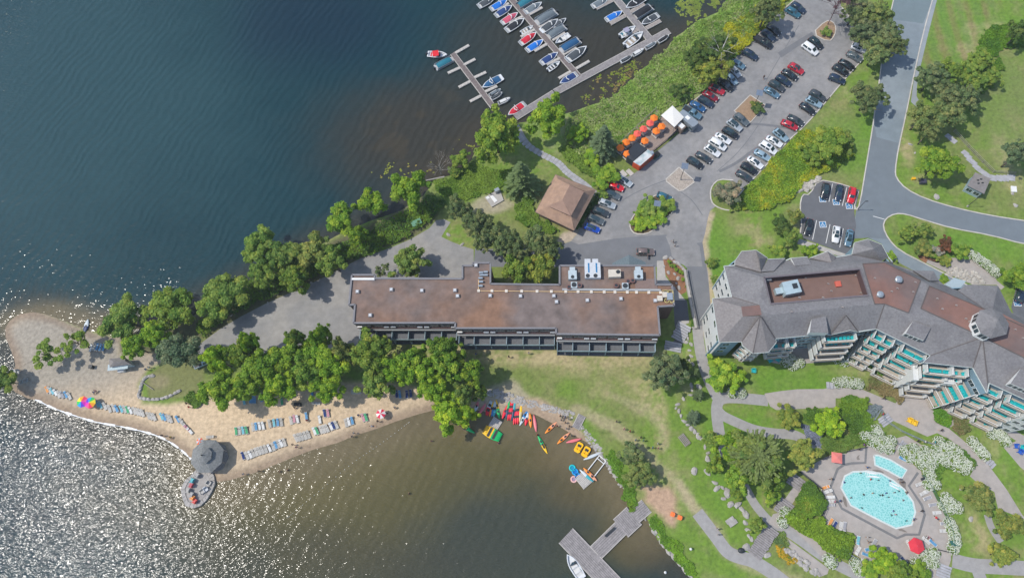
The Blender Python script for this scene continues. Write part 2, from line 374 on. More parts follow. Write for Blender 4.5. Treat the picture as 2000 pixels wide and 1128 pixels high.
# wet edge and lake bed
G = mixc(G, (1-sstep(.6, 3.2, SD+wob*.2))*sstep(-3, 0, SD)*np.maximum(sand, k2*.6)*.75, (.20, .145, .10))
G = mixc(G, 1-sstep(-6, -.3, SD), (.10, .075, .04))
G = np.clip(G*1.2, 0, .8)
Z = np.interp(SD, [-40, -4, 0, 2.2, 7], [-5, -1.3, ZW, -.16, 0]); Z = np.where(sand > .5, Z, np.interp(SD, [-40, -3, 0, .8, 2], [-5, -1.6, ZW-.05, -.12, 0]))
Z = Z+np.where(SD > 7, (n3-.5)*.02-.012, 0)
ter_m = mat('turf and sand', (1, 1, 1), .95, .27, 1.1, attr='Col', bump=.15, detail=8)
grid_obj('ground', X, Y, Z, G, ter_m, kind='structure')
def gz(x, y):
    d = float(sdist(np.array([x]), np.array([y]), land)[0]); return float(np.interp(d, [0, 2.2, 7], [ZW, -.16, 0]))
# lake: colour is depth and brownness, plus painted sky reflection over the upper part
def wcol(X, Y, SD):
    n = fbm(X, Y, .03, 11); n4 = fbm(X, Y, .2, 12)
    c = np.zeros(X.shape+(3,))+np.array([.006, .034, .042])
    def bl(u, v, ru, rv, soft=.6, ang=0):
        q = P(u, v); sx = ru*abs(P(u+1, v)[0]-q[0]); sy = rv*abs(P(u, v+1)[1]-q[1]); a = R(ang); dx, dy = X-q[0], Y-q[1]
        e = np.sqrt(((dx*math.cos(a)+dy*math.sin(a))/sx)**2+((-dx*math.sin(a)+dy*math.cos(a))/sy)**2)+(n-.5)*.9+(n4-.5)*.25
        return 1-sstep(1-soft, 1+soft, e)
    c = mixc(c, bl(80, 200, 420, 300), (.018, .056, .064))  # lighter teal-grey: reflected sky sheen painted into the water colour
    c = mixc(c, bl(620, 30, 170, 110)*.8, (.004, .020, .036))  # deep navy water, with a dark cloud reflection painted in
    for b in [(850, 290, 240, 110, .9, -18), (1000, 100, 150, 110, .5), (1250, 120, 230, 90, .9, -20)]: c = mixc(c, bl(*(b[:4]), .7, b[5] if len(b) > 5 else 0)*b[4], (.038, .034, .024))
    bay = bl(850, 960, 560, 190, .5)
    c = mixc(c, bay, (.088, .079, .032)); c = mixc(c, bl(690, 900, 220, 70, .6, 15)*.7, (.122, .103, .044)); c = mixc(c, bl(1120, 890, 90, 50, .6)*.7, (.13, .10, .05))
    c = mixc(c, bl(980, 1060, 190, 110, .5, 10)*.95, (.042, .050, .038)); c = mixc(c, bl(600, 1120, 330, 80, .6)*.55, (.05, .05, .035))
    c = mixc(c, bl(1250, 1075, 60, 60, .7)*.6, (.10, .078, .035)); c = mixc(c, bl(1130, 965, 60, 30, .7)*.5, (.11, .085, .04))
    c = mixc(c, bl(150, 900, 260, 220, .6)*.45, (.05, .055, .06))
    sh = 1-sstep(.5, 11, -SD+(n4-.5)*4); warm = np.maximum(bay, bl(130, 628, 180, 40, .5))
    c = mixc(c, sh*warm*.9, (.15, .122, .068)); c = mixc(c, sh*(1-warm)*.6, (.055, .045, .028))
    c = mixc(c, sstep(.55, .7, n4)*.3*bl(880, 270, 200, 90), (.075, .055, .028))
    amp = 1-.66*np.maximum(bl(560, 230, 640, 330, .35), bl(120, 430, 360, 190, .4)); amp = amp*(1-.35*bl(900, 900, 330, 170, .6))
    return np.concatenate([np.clip(c, 0, 1), amp[..., None]], -1)
W_X, W_Y = grid(-185, 110, -22, 180, .8); WSD = sdist(W_X, W_Y, land)
water_m = mat('lake water', (1, 1, 1), .1, .06, .5, attr='Col')
def water_nodes(m, rough, amp, glint_scale=1.0):
    n = m.node_tree; b = n.nodes['Principled BSDF']; L = n.links.new
    b.inputs['Roughness'].default_value = rough; b.inputs['IOR'].default_value = 1.33; b.inputs['Specular IOR Level'].default_value = .5
    g = n.nodes.new('ShaderNodeNewGeometry'); mp = n.nodes.new('ShaderNodeMapping'); mp.inputs['Rotation'].default_value = (0, 0, R(-24)); mp.inputs['Scale'].default_value = (.6, 1.25, 1)
    L(g.outputs['Position'], mp.inputs[0]); prev = None
    at = n.nodes.new('ShaderNodeAttribute'); at.attribute_name = 'Col'
    for s_, a in ((.22, .16), (1.1, .38), (2.0, .18)):
        t = n.nodes.new('ShaderNodeTexNoise'); t.inputs['Scale'].default_value = s_*glint_scale; t.inputs['Detail'].default_value = 2; L(mp.outputs[0], t.inputs['Vector'])
        bp = n.nodes.new('ShaderNodeBump'); bp.inputs['Strength'].default_value = 1; bp.inputs['Distance'].default_value = a*amp; L(t.outputs[0], bp.inputs['Height']); L(at.outputs['Alpha'], bp.inputs['Strength'])
        if prev: L(prev.outputs[0], bp.inputs['Normal'])
        prev = bp
    wv = n.nodes.new('ShaderNodeTexWave'); wv.inputs['Scale'].default_value = .13; wv.inputs['Distortion'].default_value = 9; wv.inputs['Detail'].default_value = 4; wv.inputs['Detail Scale'].default_value = .6
    m2 = n.nodes.new('ShaderNodeMapping'); m2.inputs['Rotation'].default_value = (0, 0, R(28)); L(g.outputs['Position'], m2.inputs[0]); L(m2.outputs[0], wv.inputs['Vector'])
    bp = n.nodes.new('ShaderNodeBump'); bp.inputs['Distance'].default_value = .10; sb = n.nodes.new('ShaderNodeMath'); sb.operation = 'SUBTRACT'; sb.use_clamp = True; sb.inputs[0].default_value = 1.08; L(at.outputs['Alpha'], sb.inputs[1]); L(sb.outputs[0], bp.inputs['Strength']); L(wv.outputs['Fac'], bp.inputs['Height']); L(prev.outputs[0], bp.inputs['Normal']); prev = bp
    L(prev.outputs[0], b.inputs['Normal'])
water_nodes(water_m, .085, .50)
grid_obj('lake_water', W_X, W_Y, np.full(W_X.shape, ZW)+np.where(WSD > 3, -1.5*0, 0), wcol(W_X, W_Y, WSD), water_m, kind='structure')
# ================================================= paved surfaces
LOT = ("1575,-30 1552,0 1531,18 1506,42 1487,62 1469,80 1439,112 1415,142 1392,168 1368,192 1343,206 1338,225 1337,251 1300,282 1270,306 1262,316 1248,332 1235,341 1224,345 1205,352 1190,360 1177,375 1168,386 1155,409 1145,427 1138,439 1128,456 1115,471 "
 "1090,480 1060,485 1000,487 928,485 925,521 1283,521 1285,509 1330,512 1342,524 1352,590 1362,640 1385,650 1392,640 1388,600 1385,560 1383,533 1377,505 1372,473 1377,456 1383,424 1387,411 1398,403 1389,394 1387,375 1392,360 1404,350 1425,352 1440,370 1453,369 "
 "1493,326 1541,273 1570,248 1621,190 1641,165 1668,136 1684,117 1695,98 1680,88 1666,82 1669,67 1667,48 1657,30 1643,14 1640,0 1640,-30")
sheet('parking_lot', LOT, .004, asphalt)
sheet('driveway', "925,521 1283,521 1285,509 1330,512 1342,524 1352,590 1362,640 1385,650 1392,640 1388,600 1385,560 1377,505 1372,473 1330,478 1301,458 1240,462 1200,466 1130,477 1115,471 1090,480 1000,487 928,485", .008, drive_m)
sheet('driveway_patch', "1313,451 1300,462 1308,480 1312,500 1325,512 1340,520 1372,520 1366,480 1345,462", .012, asphalt)
sheet('gravel_yard', "926,560 925,487 903,480 880,471 862,462 872,446 880,434 868,428 852,430 838,446 800,468 762,484 700,506 640,538 580,566 520,592 470,618 430,642 395,668 372,690 385,700 400,694 450,700 560,692 650,680 690,668 700,690 712,690 712,560", .006, gravel_m)
ROAD = ("1760,-60 1745,0 1735,44 1723,111 1717,160 1708,220 1704,250 1692,321 1679,400 1672,412 1668,440 1668,466 1695,464 1722,476 1735,500 1760,515 1820,548 1846,562 1880,585 1900,600 1900,560 1855,540 1809,516 1756,489 1735,467 1724,443 1729,427 1748,417 1769,418 1806,430 1860,446 1934,459 2000,477 2120,500 "
 "2120,448 2000,431 1934,421 1865,406 1806,388 1769,369 1750,348 1748,332 1754,292 1770,220 1783,155 1803,64 1821,0 1840,-60")
sheet('main_road', ROAD, .012, road_m)
sheet('repaved_road', "1748,-60 1745,0 1738,38 1803,46 1821,0 1838,-60", .016, mat('newer asphalt', (.155, .20, .215), .9, .08, .3))
sheet('repaved_junction', "1708,247 1712,268 1754,279 1748,332 1750,348 1769,369 1806,388 1865,406 1934,421 2000,431 2120,448 2120,500 2000,477 1934,459 1860,446 1806,430 1769,418 1748,417 1729,427 1724,443 1735,467 1695,464 1668,466 1672,412 1679,400 1692,321 1704,250", .016, mat('dark asphalt', (.158, .185, .205), .9, .08, .3))
sheet('sidewalk', "1822,0 1804,66 1785,155 1779,199 1800,219 1806,216 1790,188 1792,155 1813,66 1830,0 1836,-40 1830,-40", .02, mat('sidewalk', (.27, .30, .32), .9, .08, .4))
sheet('accessible_parking', "1562,402 1567,379 1581,381 1598,351 1634,357 1679,371 1672,402 1668,412 1672,440 1668,466 1664,488 1652,496 1562,463", .02, ada_m)
sheet('right_driveway', "1975,600 1985,560 2000,545 2100,560 2100,650 1990,640", .012, ada_m)
sheet('walkway', "1560,462 1562,466 1652,496 1650,503 1557,476", .024, conc_m)
def sheet_k(s, **k): kerb(s, **k)
for s_ in ["1552,0 1531,18 1506,42 1487,62 1469,80 1439,112", "1643,14 1657,30 1667,48 1669,67 1666,82", "1684,117 1641,165 1613,199", "1621,190 1570,248 1541,273 1493,326 1453,369 1438,386",
           "1432,352 1404,350 1391,362 1387,375 1389,394 1398,403 1412,409 1425,411", "1745,0 1735,44 1723,111 1717,160 1708,220 1704,250 1692,321 1679,400 1672,410 1668,404 1672,388 1678,371 1634,357 1598,351 1581,381 1567,379 1562,402 1566,430 1562,463",
           "1821,0 1803,64 1783,155 1770,220 1754,292 1748,332 1750,348 1769,369 1806,388 1865,406 1934,421 2000,431 2100,446", "2100,492 2000,477 1934,459 1860,446 1806,430 1769,418 1748,417 1729,427 1724,443 1735,467 1756,489 1809,516 1855,540 1900,562",
           "1343,206 1392,168 1439,112"]:
    kerb(s_)
# painted stall lines and blue accessible squares
mb = MB()
for s_ in ["1626,359 1619,394", "1654,366 1645,402", "1672,404 1668,408", "1595,430 1587,468", "1621,438 1613,475", "1647,446 1640,483", "1705,422 1727,428"]:
    strip(mb, PP(s_), .14, .022, .026)
for i in range(14): pass
mb.build('parking_lines', white_m, kind='structure')
blue_m = mat('blue paint', (.02, .17, .36), .6, .05, 2)
def isa(u, v, dg=80):
    x, y, _ = P(u, v); rz = yawd(u, v, dg)-math.pi/2+math.pi; e = MB()
    co, si = math.cos(rz), math.sin(rz); T = lambda a, b: (x+co*a-si*b, y+si*a+co*b)
    sq = lambda h: [T(-h, -h), T(h, -h), T(h, h), T(-h, h)]
    e.prism(sq(.85), .022, .026, 0); e.prism(sq(.72), .022, .030, 1)
    q = lambda pts: e.prism([T(a, b) for a, b in pts], .022, .034, 0)
    q([(-.12, .58), (-.12, .42), (.04, .42), (.04, .58)]); q([(-.1, .38), (.02, .38), (.06, -.02), (-.06, -.02)]); q([(-.06, .02), (.3, .02), (.3, -.1), (-.06, -.1)])
    q([(.2, -.02), (.32, -.02), (.46, -.42), (.34, -.46)]); q([(0, .24), (.26, .24), (.26, .15), (0, .15)])
    for k in range(9):
        a0, a1 = R(110+k*24), R(110+(k+1)*24)
        q([(-.04+.42*math.cos(a0), -.18+.42*math.sin(a0)), (-.04+.42*math.cos(a1), -.18+.42*math.sin(a1)), (-.04+.32*math.cos(a1), -.18+.32*math.sin(a1)), (-.04+.32*math.cos(a0), -.18+.32*math.sin(a0))])
    return e.build('accessible_symbol', [white_m, blue_m], kind='structure')
for u, v in [(1606.6, 389), (1633, 394.5), (1658.5, 402), (1607, 438.3), (1987, 591)]: isa(u, v)
# parking-lot islands
def island(s, m, nm, sm=1):
    pl = PP(s); pl = smooth_pl(pl, True, sm) if sm else pl
    MB().prism(pl, -.02, .10).build(nm, m, kind='structure'); strip(MB(), pl+[pl[0]], .26, -.02, .14).build('kerb', curb_m, kind='structure')
island("1326,327 1353,350 1356,356 1334,372 1326,373 1302,355 1301,350", mat('pea gravel', (.36, .31, .26), .95, .35, 3.5, bump=.04), 'gravel_island', 0)
island("1465,186 1495,206 1466,239 1434,217", mat('bark bed', (.30, .205, .13), .95, .2, 2), 'planted_island', 0)
island("1612,41 1586,66 1619,83 1630,70 1633,54 1626,42", mat('bark bed', (.30, .205, .13), .95, .2, 2), 'planted_island')
island("1300,377 1318,395 1319,408 1300,428 1275,450 1262,457 1240,457 1230,446 1231,430 1250,405 1272,384", mat('soil', (.12, .09, .05), .95, .2, 2), 'planted_island')
# ---- resort grounds: terraces, paths, pool deck
sheet('terrace', "1493,768 1525,763 1557,759.5 1608,759 1629,755 1684,760 1749,787 1763,767 1717,732 1722,721 1818,778 1876,820 1853,836 1881,859 1922,896 1966,955 1997,1005 2060,1080 2060,1130 2000,1012 1949,993 1942,960 1904,938 1894,929 1906,907 1892,891 1859,860 1830,845 1811,852 1742,820 1719,797 1685,778 1632,777 1632,795 1516,800 1504,793", .030, paver_m)
sheet('terrace_edge', "1655,690 1675,689 1960,830 2060,880 2060,905 1948,838 1876,825 1717,732 1652,703", .026, paver_m)
sheet('patio', "1960,873 1985,860 2060,905 2060,960 1993,912", .034, paver_m)
sheet('patio', "1500,686 1530,672 1635,664 1660,690 1640,705 1530,712 1500,706", .026, paver_m)
PZ = [.018]
for s_, wd in [("1500,782 1440,776 1415,776 1402,782 1399,800 1402,830 1408,862 1420,890", 2.6), ("1401,800 1412,812 1440,825 1472,839 1511,846 1548,847 1566,855 1586,868 1600,880", 2.3),
               ("1442,925 1458,955 1474,985 1500,1015 1515,1025", 1.9), ("1514,1021 1560,1050 1600,1080 1640,1105 1700,1132 1760,1160", 2.4), ("1362,1000 1385,1030 1402,1052 1420,1078 1445,1088 1470,1093 1520,1125 1560,1160", 2.8),
               ("1860,1093 1900,1104 1950,1106 2060,1112", 3.0), ("1905,1100 1915,1128 1925,1160", 2.6), ("1928,1004 1934,1025 1942,1040 1955,1058", 1.5), ("1362,636 1366,680 1378,730 1402,778", 2.6)]:
    PZ[0] += .0015; path('garden_path', s_, wd, PZ[0], path_m)
path('flagstone_bed', "1008,245 1030,285 1065,305 1092,318 1108,338 1130,352 1155,372 1172,384", 1.6, .018, path_m)
sheet('garden_terrace', "1531,1057 1540,1052 1619,1110 1616,1120 1600,1126", .03, paver_m)
sheet('garden_terrace', "1548,1030 1572,1038 1605,1066 1628,1095 1600,1082", .03, paver_m)
DECK = "1561,921 1583,938 1602,953 1612,974 1612,990 1603,1005 1612,1022 1640,1034 1668,1040 1674,1056 1664,1078 1690,1095 1720,1100 1760,1140 1850,1160 1848,1120 1857,1093 1859,1041 1849,1012 1835,986 1821,958 1800,925 1799,919 1770,895 1830,895 1800,868 1770,850 1740,858 1712,840 1700,835 1692,872 1640,882 1612,892 1590,905"
sheet('pool_deck', DECK, .034, paver_m)
band_m = mat('grey paver band', (.17, .17, .17), .85, .12, 2)
pl = PP("1692,872 1690,903 1664,904 1648,907 1636,915 1622,951 1642,988 1644,992 1752,1050 1768,1043 1795,1043 1806,1004 1800,985 1775,948 1793,922")
strip(MB(), pl, .55, .03, .039).build('deck_band', band_m, kind='structure')
POOL = "1642.6,951.5 1649.7,929 1666,920.6 1695,919.4 1721,924 1745,938 1766,955 1783,979 1787.5,999 1780.4,1024 1749.5,1031 1706.7,1009.7 1661.6,986"
POOL2 = "1706.7,888.5 1715,888.5 1740,898 1771,917 1761,933.7 1735,919 1709,907.5"
pool_m = mat('pool water', (.12, .62, .60), .12, .05, .5, spec=.5)
n_ = pool_m.node_tree; b_ = n_.nodes['Principled BSDF']
vt = n_.nodes.new('ShaderNodeTexVoronoi'); vt.feature = 'DISTANCE_TO_EDGE'; vt.inputs['Scale'].default_value = 2.9; vt.inputs['Randomness'].default_value = 1  # pale cell edges: caustic light painted into the pool colour
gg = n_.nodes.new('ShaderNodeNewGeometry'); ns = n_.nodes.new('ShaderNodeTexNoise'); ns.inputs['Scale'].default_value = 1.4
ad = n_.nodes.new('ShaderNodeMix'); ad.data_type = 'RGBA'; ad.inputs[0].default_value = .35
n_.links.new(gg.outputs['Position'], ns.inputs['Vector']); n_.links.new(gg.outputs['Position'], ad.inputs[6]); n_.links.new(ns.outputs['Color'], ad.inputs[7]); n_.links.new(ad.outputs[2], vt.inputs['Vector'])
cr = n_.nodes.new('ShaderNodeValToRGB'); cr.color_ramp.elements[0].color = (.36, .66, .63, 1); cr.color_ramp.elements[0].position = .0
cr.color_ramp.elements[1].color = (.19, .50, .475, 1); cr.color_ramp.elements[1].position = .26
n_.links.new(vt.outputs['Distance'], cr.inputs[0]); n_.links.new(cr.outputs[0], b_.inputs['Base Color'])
tile_m = mat('pool tile', (.25, .55, .55), .3, .05, 2)
for nm, s_, lb in (('swimming_pool', POOL, 'large many-sided turquoise swimming pool in the paved deck'), ('children_pool', POOL2, 'small curved turquoise pool beside the larger one')):
    pl = PP(s_); c = (sum(p[0] for p in pl)/len(pl), sum(p[1] for p in pl)/len(pl)); e = empty(nm, (c[0], c[1], 0), 0, lb, 'pool')
    loc = [(p[0]-c[0], p[1]-c[1]) for p in pl]
    MB().prism(loc, .0, .050).build('pool_water', pool_m, e); strip(MB(), loc+[loc[0]], .38, .0, .085).build('coping', mat('pale coping', (.55, .60, .58), .7, .1, 2), e)
    if nm == 'swimming_pool':
        for q in ("1690,921 1692,930 1720,932 1716,924", "1738,940 1736,946 1757,957 1758,950"):
            pq = PP(q)
            for k in range(3):
                cc = (sum(p[0] for p in pq)/4, sum(p[1] for p in pq)/4); s2 = 1-.25*k
                strip(MB(), [((p[0]-cc[0])*s2+cc[0]-c[0], (p[1]-cc[1])*s2+cc[1]-c[1]) for p in pq+pq[:1]], .12, .05, .06+.004*k).build('pool_step', white_m, e)
stain = mat('wet stone', (.20, .175, .15), .4, .2, 2)
for s_ in ["1672,892 1680,886 1676,893 1681,896 1674,898", "1700,916 1722,917 1728,925 1712,921", "1645,965 1652,972 1656,992 1648,985", "1762,935 1770,940 1768,952 1775,962 1762,950 1754,940", "1753,1034 1760,1030 1775,1040 1762,1037"]:
    pl = smooth_pl(PP(s_), True, 2); MB().prism(pl, .03, .0385).build('puddle', stain, kind='stuff')
# ================================================= vegetation
def leaf_cloud(cent, rad, n, size, shell=.75, flat=.75, seed=0, tint=.18, up=.35, base=None, gap=0):
    """leaf quads on lobes: cent (k,3), rad (k,) -> V, F, col"""
    r = np.random.default_rng(seed); cent = np.asarray(cent, float); rad = np.asarray(rad, float)
    pk = rad**2/np.sum(rad**2); k = r.choice(len(rad), n, p=pk)
    d = r.normal(size=(n, 3)); d /= np.linalg.norm(d, axis=1, keepdims=True); d[:, 2] = np.where(d[:, 2] < -.35, -d[:, 2], d[:, 2])
    rr = rad[k]*(shell+(1-shell)*r.random(n))*(1+.12*r.normal(size=n)); p = cent[k]+d*rr[:, None]*np.array([1, 1, flat])
    nm = d+r.normal(size=(n, 3))*.55; nm[:, 2] += up; nm /= np.linalg.norm(nm, axis=1, keepdims=True)
    a = np.cross(nm, r.normal(size=(n, 3))); a /= np.linalg.norm(a, axis=1, keepdims=True); b = np.cross(nm, a)
    s = size*(.6+.8*r.random(n))[:, None]; q = (a*s*.5, b*s*.36)
    bend = nm*s*.12
    V = np.stack([p-q[0], p+q[1]-bend, p+q[0], p-q[1]-bend], 1).reshape(-1, 3)
    Fq = np.arange(n*4).reshape(n, 4)
    lob = r.normal(size=len(rad))[k]*.5+r.normal(size=n)*.5
    c = np.ones((n, 3))*(1+tint*lob[:, None]); c[:, 0] *= 1+tint*.9*lob
    if base is not None: c = c*base(p, r)
    c = np.repeat(np.clip(c, .2, 3), 4, 0); return V, Fq, np.concatenate([c, np.ones((len(c), 1))], 1)
def crown_lobes(R0, H, n, seed, rl=(.26, .42), squash=1.0, hollow=.55, rag=.22):
    r = np.random.default_rng(seed); c, q = [], []; ph = r.uniform(0, 6.28, 3)
    while len(c) < n:
        p = r.uniform(-1, 1, 3); m = np.linalg.norm(p)
        if m > 1 or m < hollow or p[2] < -.45: continue
        t = math.atan2(p[1], p[0]); g = 1+rag*(math.sin(2*t+ph[0])*.5+math.sin(3*t+ph[1])*.6+math.sin(5*t+ph[2])*.45)+r.normal()*.07
        c.append((p[0]*R0*.78*g, p[1]*R0*.78*g, H*.5*p[2]*.75*squash)); q.append(R0*r.uniform(*rl)*(1.15-.4*m))
    c.append((0, 0, 0)); q.append(R0*.5); return c, q
# broadleaf crowns of unit-ish radius 5 m, height 7 m, origin at the crown's centre
BROAD = []
for k in range(6):
    c_, q_ = crown_lobes(5, 7.5, [34, 44, 30, 54, 38, 26][k], 100+k, rl=[(.16, .30), (.14, .25), (.19, .32), (.12, .23), (.15, .31), (.2, .34)][k], rag=.30)
    BROAD.append(raw_mesh('crown', *leaf_cloud(c_, q_, 14000, [.5, .46, .5, .42, .46, .52][k], seed=k, flat=.8, shell=.4, tint=.24), leaf_m, smooth=False))
SPARSE = []
for k in range(2):
    c_, q_ = crown_lobes(5, 6, 15, 140+k, rl=(.14, .24), hollow=.3); c_, q_ = c_[:-1], q_[:-1]
    SPARSE.append(raw_mesh('crown', *leaf_cloud(c_, q_, 3600, .5, seed=30+k, shell=.4), leaf_m, smooth=False))
def needle(kind, seed):
    r = np.random.default_rng(seed); V, Cc = [], []
    if kind == 'spruce': H, R0, lev, nb = 14, 3.4, 17, 15
    elif kind == 'pine': H, R0, lev, nb = 9, 5.0, 11, 26
    else: H, R0, lev, nb = 3.2, 2.6, 9, 16
    for i in range(lev):
        t = i/(lev-1)
        if kind == 'pine': rad = R0*(1-t**2.2)*.95+.7; z0 = H*(t*.62-.3)
        else: rad = R0*(1-t)**.85+.22; z0 = H*(t-.5)
        for b in range(int(nb*(1-.45*t))):
            az = r.uniform(0, 6.283); L = rad*r.uniform(.72, 1.1); dr = r.uniform(-.34, -.12) if kind != 'pine' else r.uniform(-.1, .45)
            dx, dy = math.cos(az), math.sin(az); m = max(4, int(L/(.26 if kind != 'pine' else .3)))
            for j in range(m):
                s = (j+.6)/m; p = np.array([dx*L*s, dy*L*s, z0+L*s*dr+(-.15*L*s*s if kind != 'pine' else 0)])
                for sg in (-1, 1):
                    w_ = (.28+.5*(1-s))*(1.0 if kind != 'pine' else .8)*r.uniform(.7, 1.2)*min(1, rad/1.8+.25); q = az+sg*r.uniform(.6, 1.2)
                    tip = p+np.array([math.cos(q)*w_, math.sin(q)*w_, -.1*w_+r.uniform(-.05, .12)]); e = np.array([dx*.17, dy*.17, .03])
                    V += [p-e, p+e, tip+e*.7, tip-e*.7]; g = (1+r.normal()*.16)*(.85+.3*s); Cc += [(g, g, g, 1)]*4
    V = np.array(V); return raw_mesh('crown', V, np.arange(len(V)).reshape(-1, 4), np.array(Cc), leaf_m, smooth=False)
SPR = [needle('spruce', 1), needle('spruce', 2)]; PINR = [needle('pine', 3)]; PIN = []; FIR = [needle('fir', 6)]
for k in range(3):
    c_, q_ = crown_lobes(5, 7.5, 60, 160+k, rl=(.10, .21), hollow=.35)
    PIN.append(raw_mesh('crown', *leaf_cloud(c_, q_, 13000, .42, seed=60+k, flat=.55, shell=.5, tint=.2), leaf_m, smooth=False))
def shrub_mesh(seed, n=1500, size=.34, nl=12, hollow=.35):
    c_, q_ = crown_lobes(1.5, 2.0, nl, seed, rl=(.28, .42), hollow=hollow); return raw_mesh('foliage', *leaf_cloud(c_, q_, n, size, seed=seed), leaf_m, smooth=False)
SHR = [shrub_mesh(200+k) for k in range(4)]
def trunk_mesh(H, r0, m, seed, spread=.32, nl=7, bare=False):
    r = random.Random(seed); b = MB(); top = Vector((0, 0, 0))
    pts = [Vector((0, 0, -H)), Vector((r.uniform(-.1, .1), r.uniform(-.1, .1), -H*.6)), Vector((r.uniform(-.2, .2), r.uniform(-.2, .2), -H*.2)), Vector((0, 0, H*.2))]
    for i in range(3): b.tube(pts[i], pts[i+1], r0*(1-.22*i), r0*(1-.22*(i+1)), 7)
    for k in range(nl):
        a = 6.28*k/nl+r.uniform(-.4, .4); z = -H*r.uniform(.0, .45); L = H*spread*r.uniform(.9, 1.5)
        e = Vector((math.cos(a)*L, math.sin(a)*L, z+L*.7)); mid = Vector((math.cos(a)*L*.5, math.sin(a)*L*.5, z+L*.45)); b.tube((0, 0, z), mid, r0*.42, r0*.28, 5); b.tube(mid, e, r0*.28, r0*.08, 5)
        for j in range(6 if bare else 2):
            a2 = a+r.uniform(-.9, .9); s = mid.lerp(e, r.random()); f = s+Vector((math.cos(a2), math.sin(a2), .7))*L*.45; b.tube(s, f, r0*.15, r0*.04, 4)
            if bare:
                for _ in range(4):
                    g = f.lerp(s, r.random()*.7); a3 = a2+r.uniform(-1, 1); b.tube(g, g+Vector((math.cos(a3), math.sin(a3), .5))*L*.22, r0*.06, r0*.02, 3)
    return b.mesh('trunk', m, True)
TRK = [trunk_mesh(8, .26, bark_m, k) for k in range(4)]; TRK2 = [trunk_mesh(8, .22, bark2_m, 9, nl=9)]; TRKC = [trunk_mesh(8, .22, bark_m, 12, spread=.05, nl=3)]
STEM = trunk_mesh(1.2, .07, bark_m, 15, spread=.5, nl=5)
cnt = [0]; TS = {'trees above the beach': 1.16, 'trees along the upper shore': 1.12}
def tree(u, v, r, h, kind, col, label, group=None, cat='tree', name=None, asp=1.0, rz=None):
    """crown centre at pixel u,v; r = crown radius in photo pixels; h = tree height in metres"""
    cnt[0] += 1; rnd = random.Random(cnt[0]*7+int(u))
    ch = {'broad': .62, 'sparse': .65, 'spruce': .5, 'pine': .6, 'fir': .5, 'birch': .6}[kind]
    r = r*TS.get(group, 1.05); zc = h*ch; x, y, _ = P(u, v, zc); sc_ = abs(P(u+r, v, zc)[0]-P(u, v, zc)[0])
    e = empty(name or {'spruce': 'spruce_tree', 'pine': 'pine_tree', 'fir': 'fir_tree', 'birch': 'birch_tree'}.get(kind, 'broadleaf_tree'), (x, y, 0), rz if rz is not None else rnd.uniform(0, 6.28), label, cat, group)
    me = {'broad': BROAD, 'birch': BROAD, 'sparse': SPARSE, 'spruce': SPR, 'pine': PIN, 'fir': FIR}[kind]; me = me[rnd.randrange(len(me))]; me = me
    R0 = {'broad': 5, 'birch': 5, 'sparse': 5, 'spruce': 3.3, 'pine': 5, 'fir': 2.6}[kind]; Hh = {'broad': 7.0, 'birch': 7, 'sparse': 6, 'spruce': 14, 'pine': 7.5, 'fir': 3.2}[kind]
    c = link('crown', me, e); c.location = (0, 0, zc); j = rnd.uniform(.93, 1.07)
    c.scale = (sc_/R0*j*1.04, sc_/R0/j*1.04*asp, (h*(1-ch)*2*.98)/Hh if kind not in ('spruce', 'fir') else h*.98/Hh); v_ = rnd.uniform(1.08, 1.38); tag(c, color=(col[0]*v_, col[1]*v_, col[2]*rnd.uniform(.8, 1.2)))
    tk = (TRKC if kind in ('spruce', 'fir') else TRK2 if kind == 'birch' else TRK); tk = tk[rnd.randrange(len(tk))]
    t = link('trunk', tk, e); t.location = (0, 0, zc); t.scale = (max(sc_/5, .35),)*2+(zc/8,)
    return e
GB = (.22, .35, .05); GY = (.26, .40, .045); GM = (.205, .30, .065); GD = (.105, .17, .05); GG = (.19, .245, .11); GS = (.155, .215, .12); GO = (.25, .30, .075)
def rowtrees(data, kind, col, phrase, group, h=11):
    for i, t in enumerate(data):
        u, v, r = t[:3]; cc = t[3] if len(t) > 3 else col; hh = t[4] if len(t) > 4 else h
        tree(u, v, r, hh, kind, cc, phrase.replace('#', ORD[i]), group)
lake = sorted([(240, 622, 42, GM), (335, 603, 45, GM), (300, 652, 30, GB), (262, 676, 27, GB), (420, 602, 32, GM), (446, 572, 40, GM), (508, 482, 34, GM), (515, 530, 30, GM), (552, 498, 34, GM), (575, 545, 30, GM), (612, 492, 35, GO), (650, 512, 28, GM), (668, 430, 32, GB), (700, 462, 22, GB)])
rowtrees(lake, 'broad', GM, '# green broadleaf tree from the left in the belt along the upper lake shore', 'trees along the upper shore', 10)
tree(727, 398, 31, 10, 'broad', GB, 'bright green tree leaning over the water left of the larger lakeside maple')
tree(800, 372, 40, 13, 'broad', GB, 'large bright green tree at the water edge beside the green bin')
tree(968, 262, 47, 15, 'broad', GM, 'tall full green maple beside the foot of the marina dock', asp=1.35, rz=0)
tree(1070, 228, 46, 13, 'broad', GB, 'round bright green maple right of the marina gangway')
tree(355, 690, 42, 12, 'broad', GS, 'blue-green feathery tree beside the stone-edged grass plot')
tree(148, 668, 33, 8, 'sparse', GM, 'open-crowned leaning tree on the sandy spit nearest the blue loungers')
tree(86, 692, 38, 7, 'sparse', GM, 'open-crowned tree on the spit nearest the left water edge')
tree(8, 742, 27, 6, 'broad', GM, 'low green tree at the left picture edge behind the white chairs')
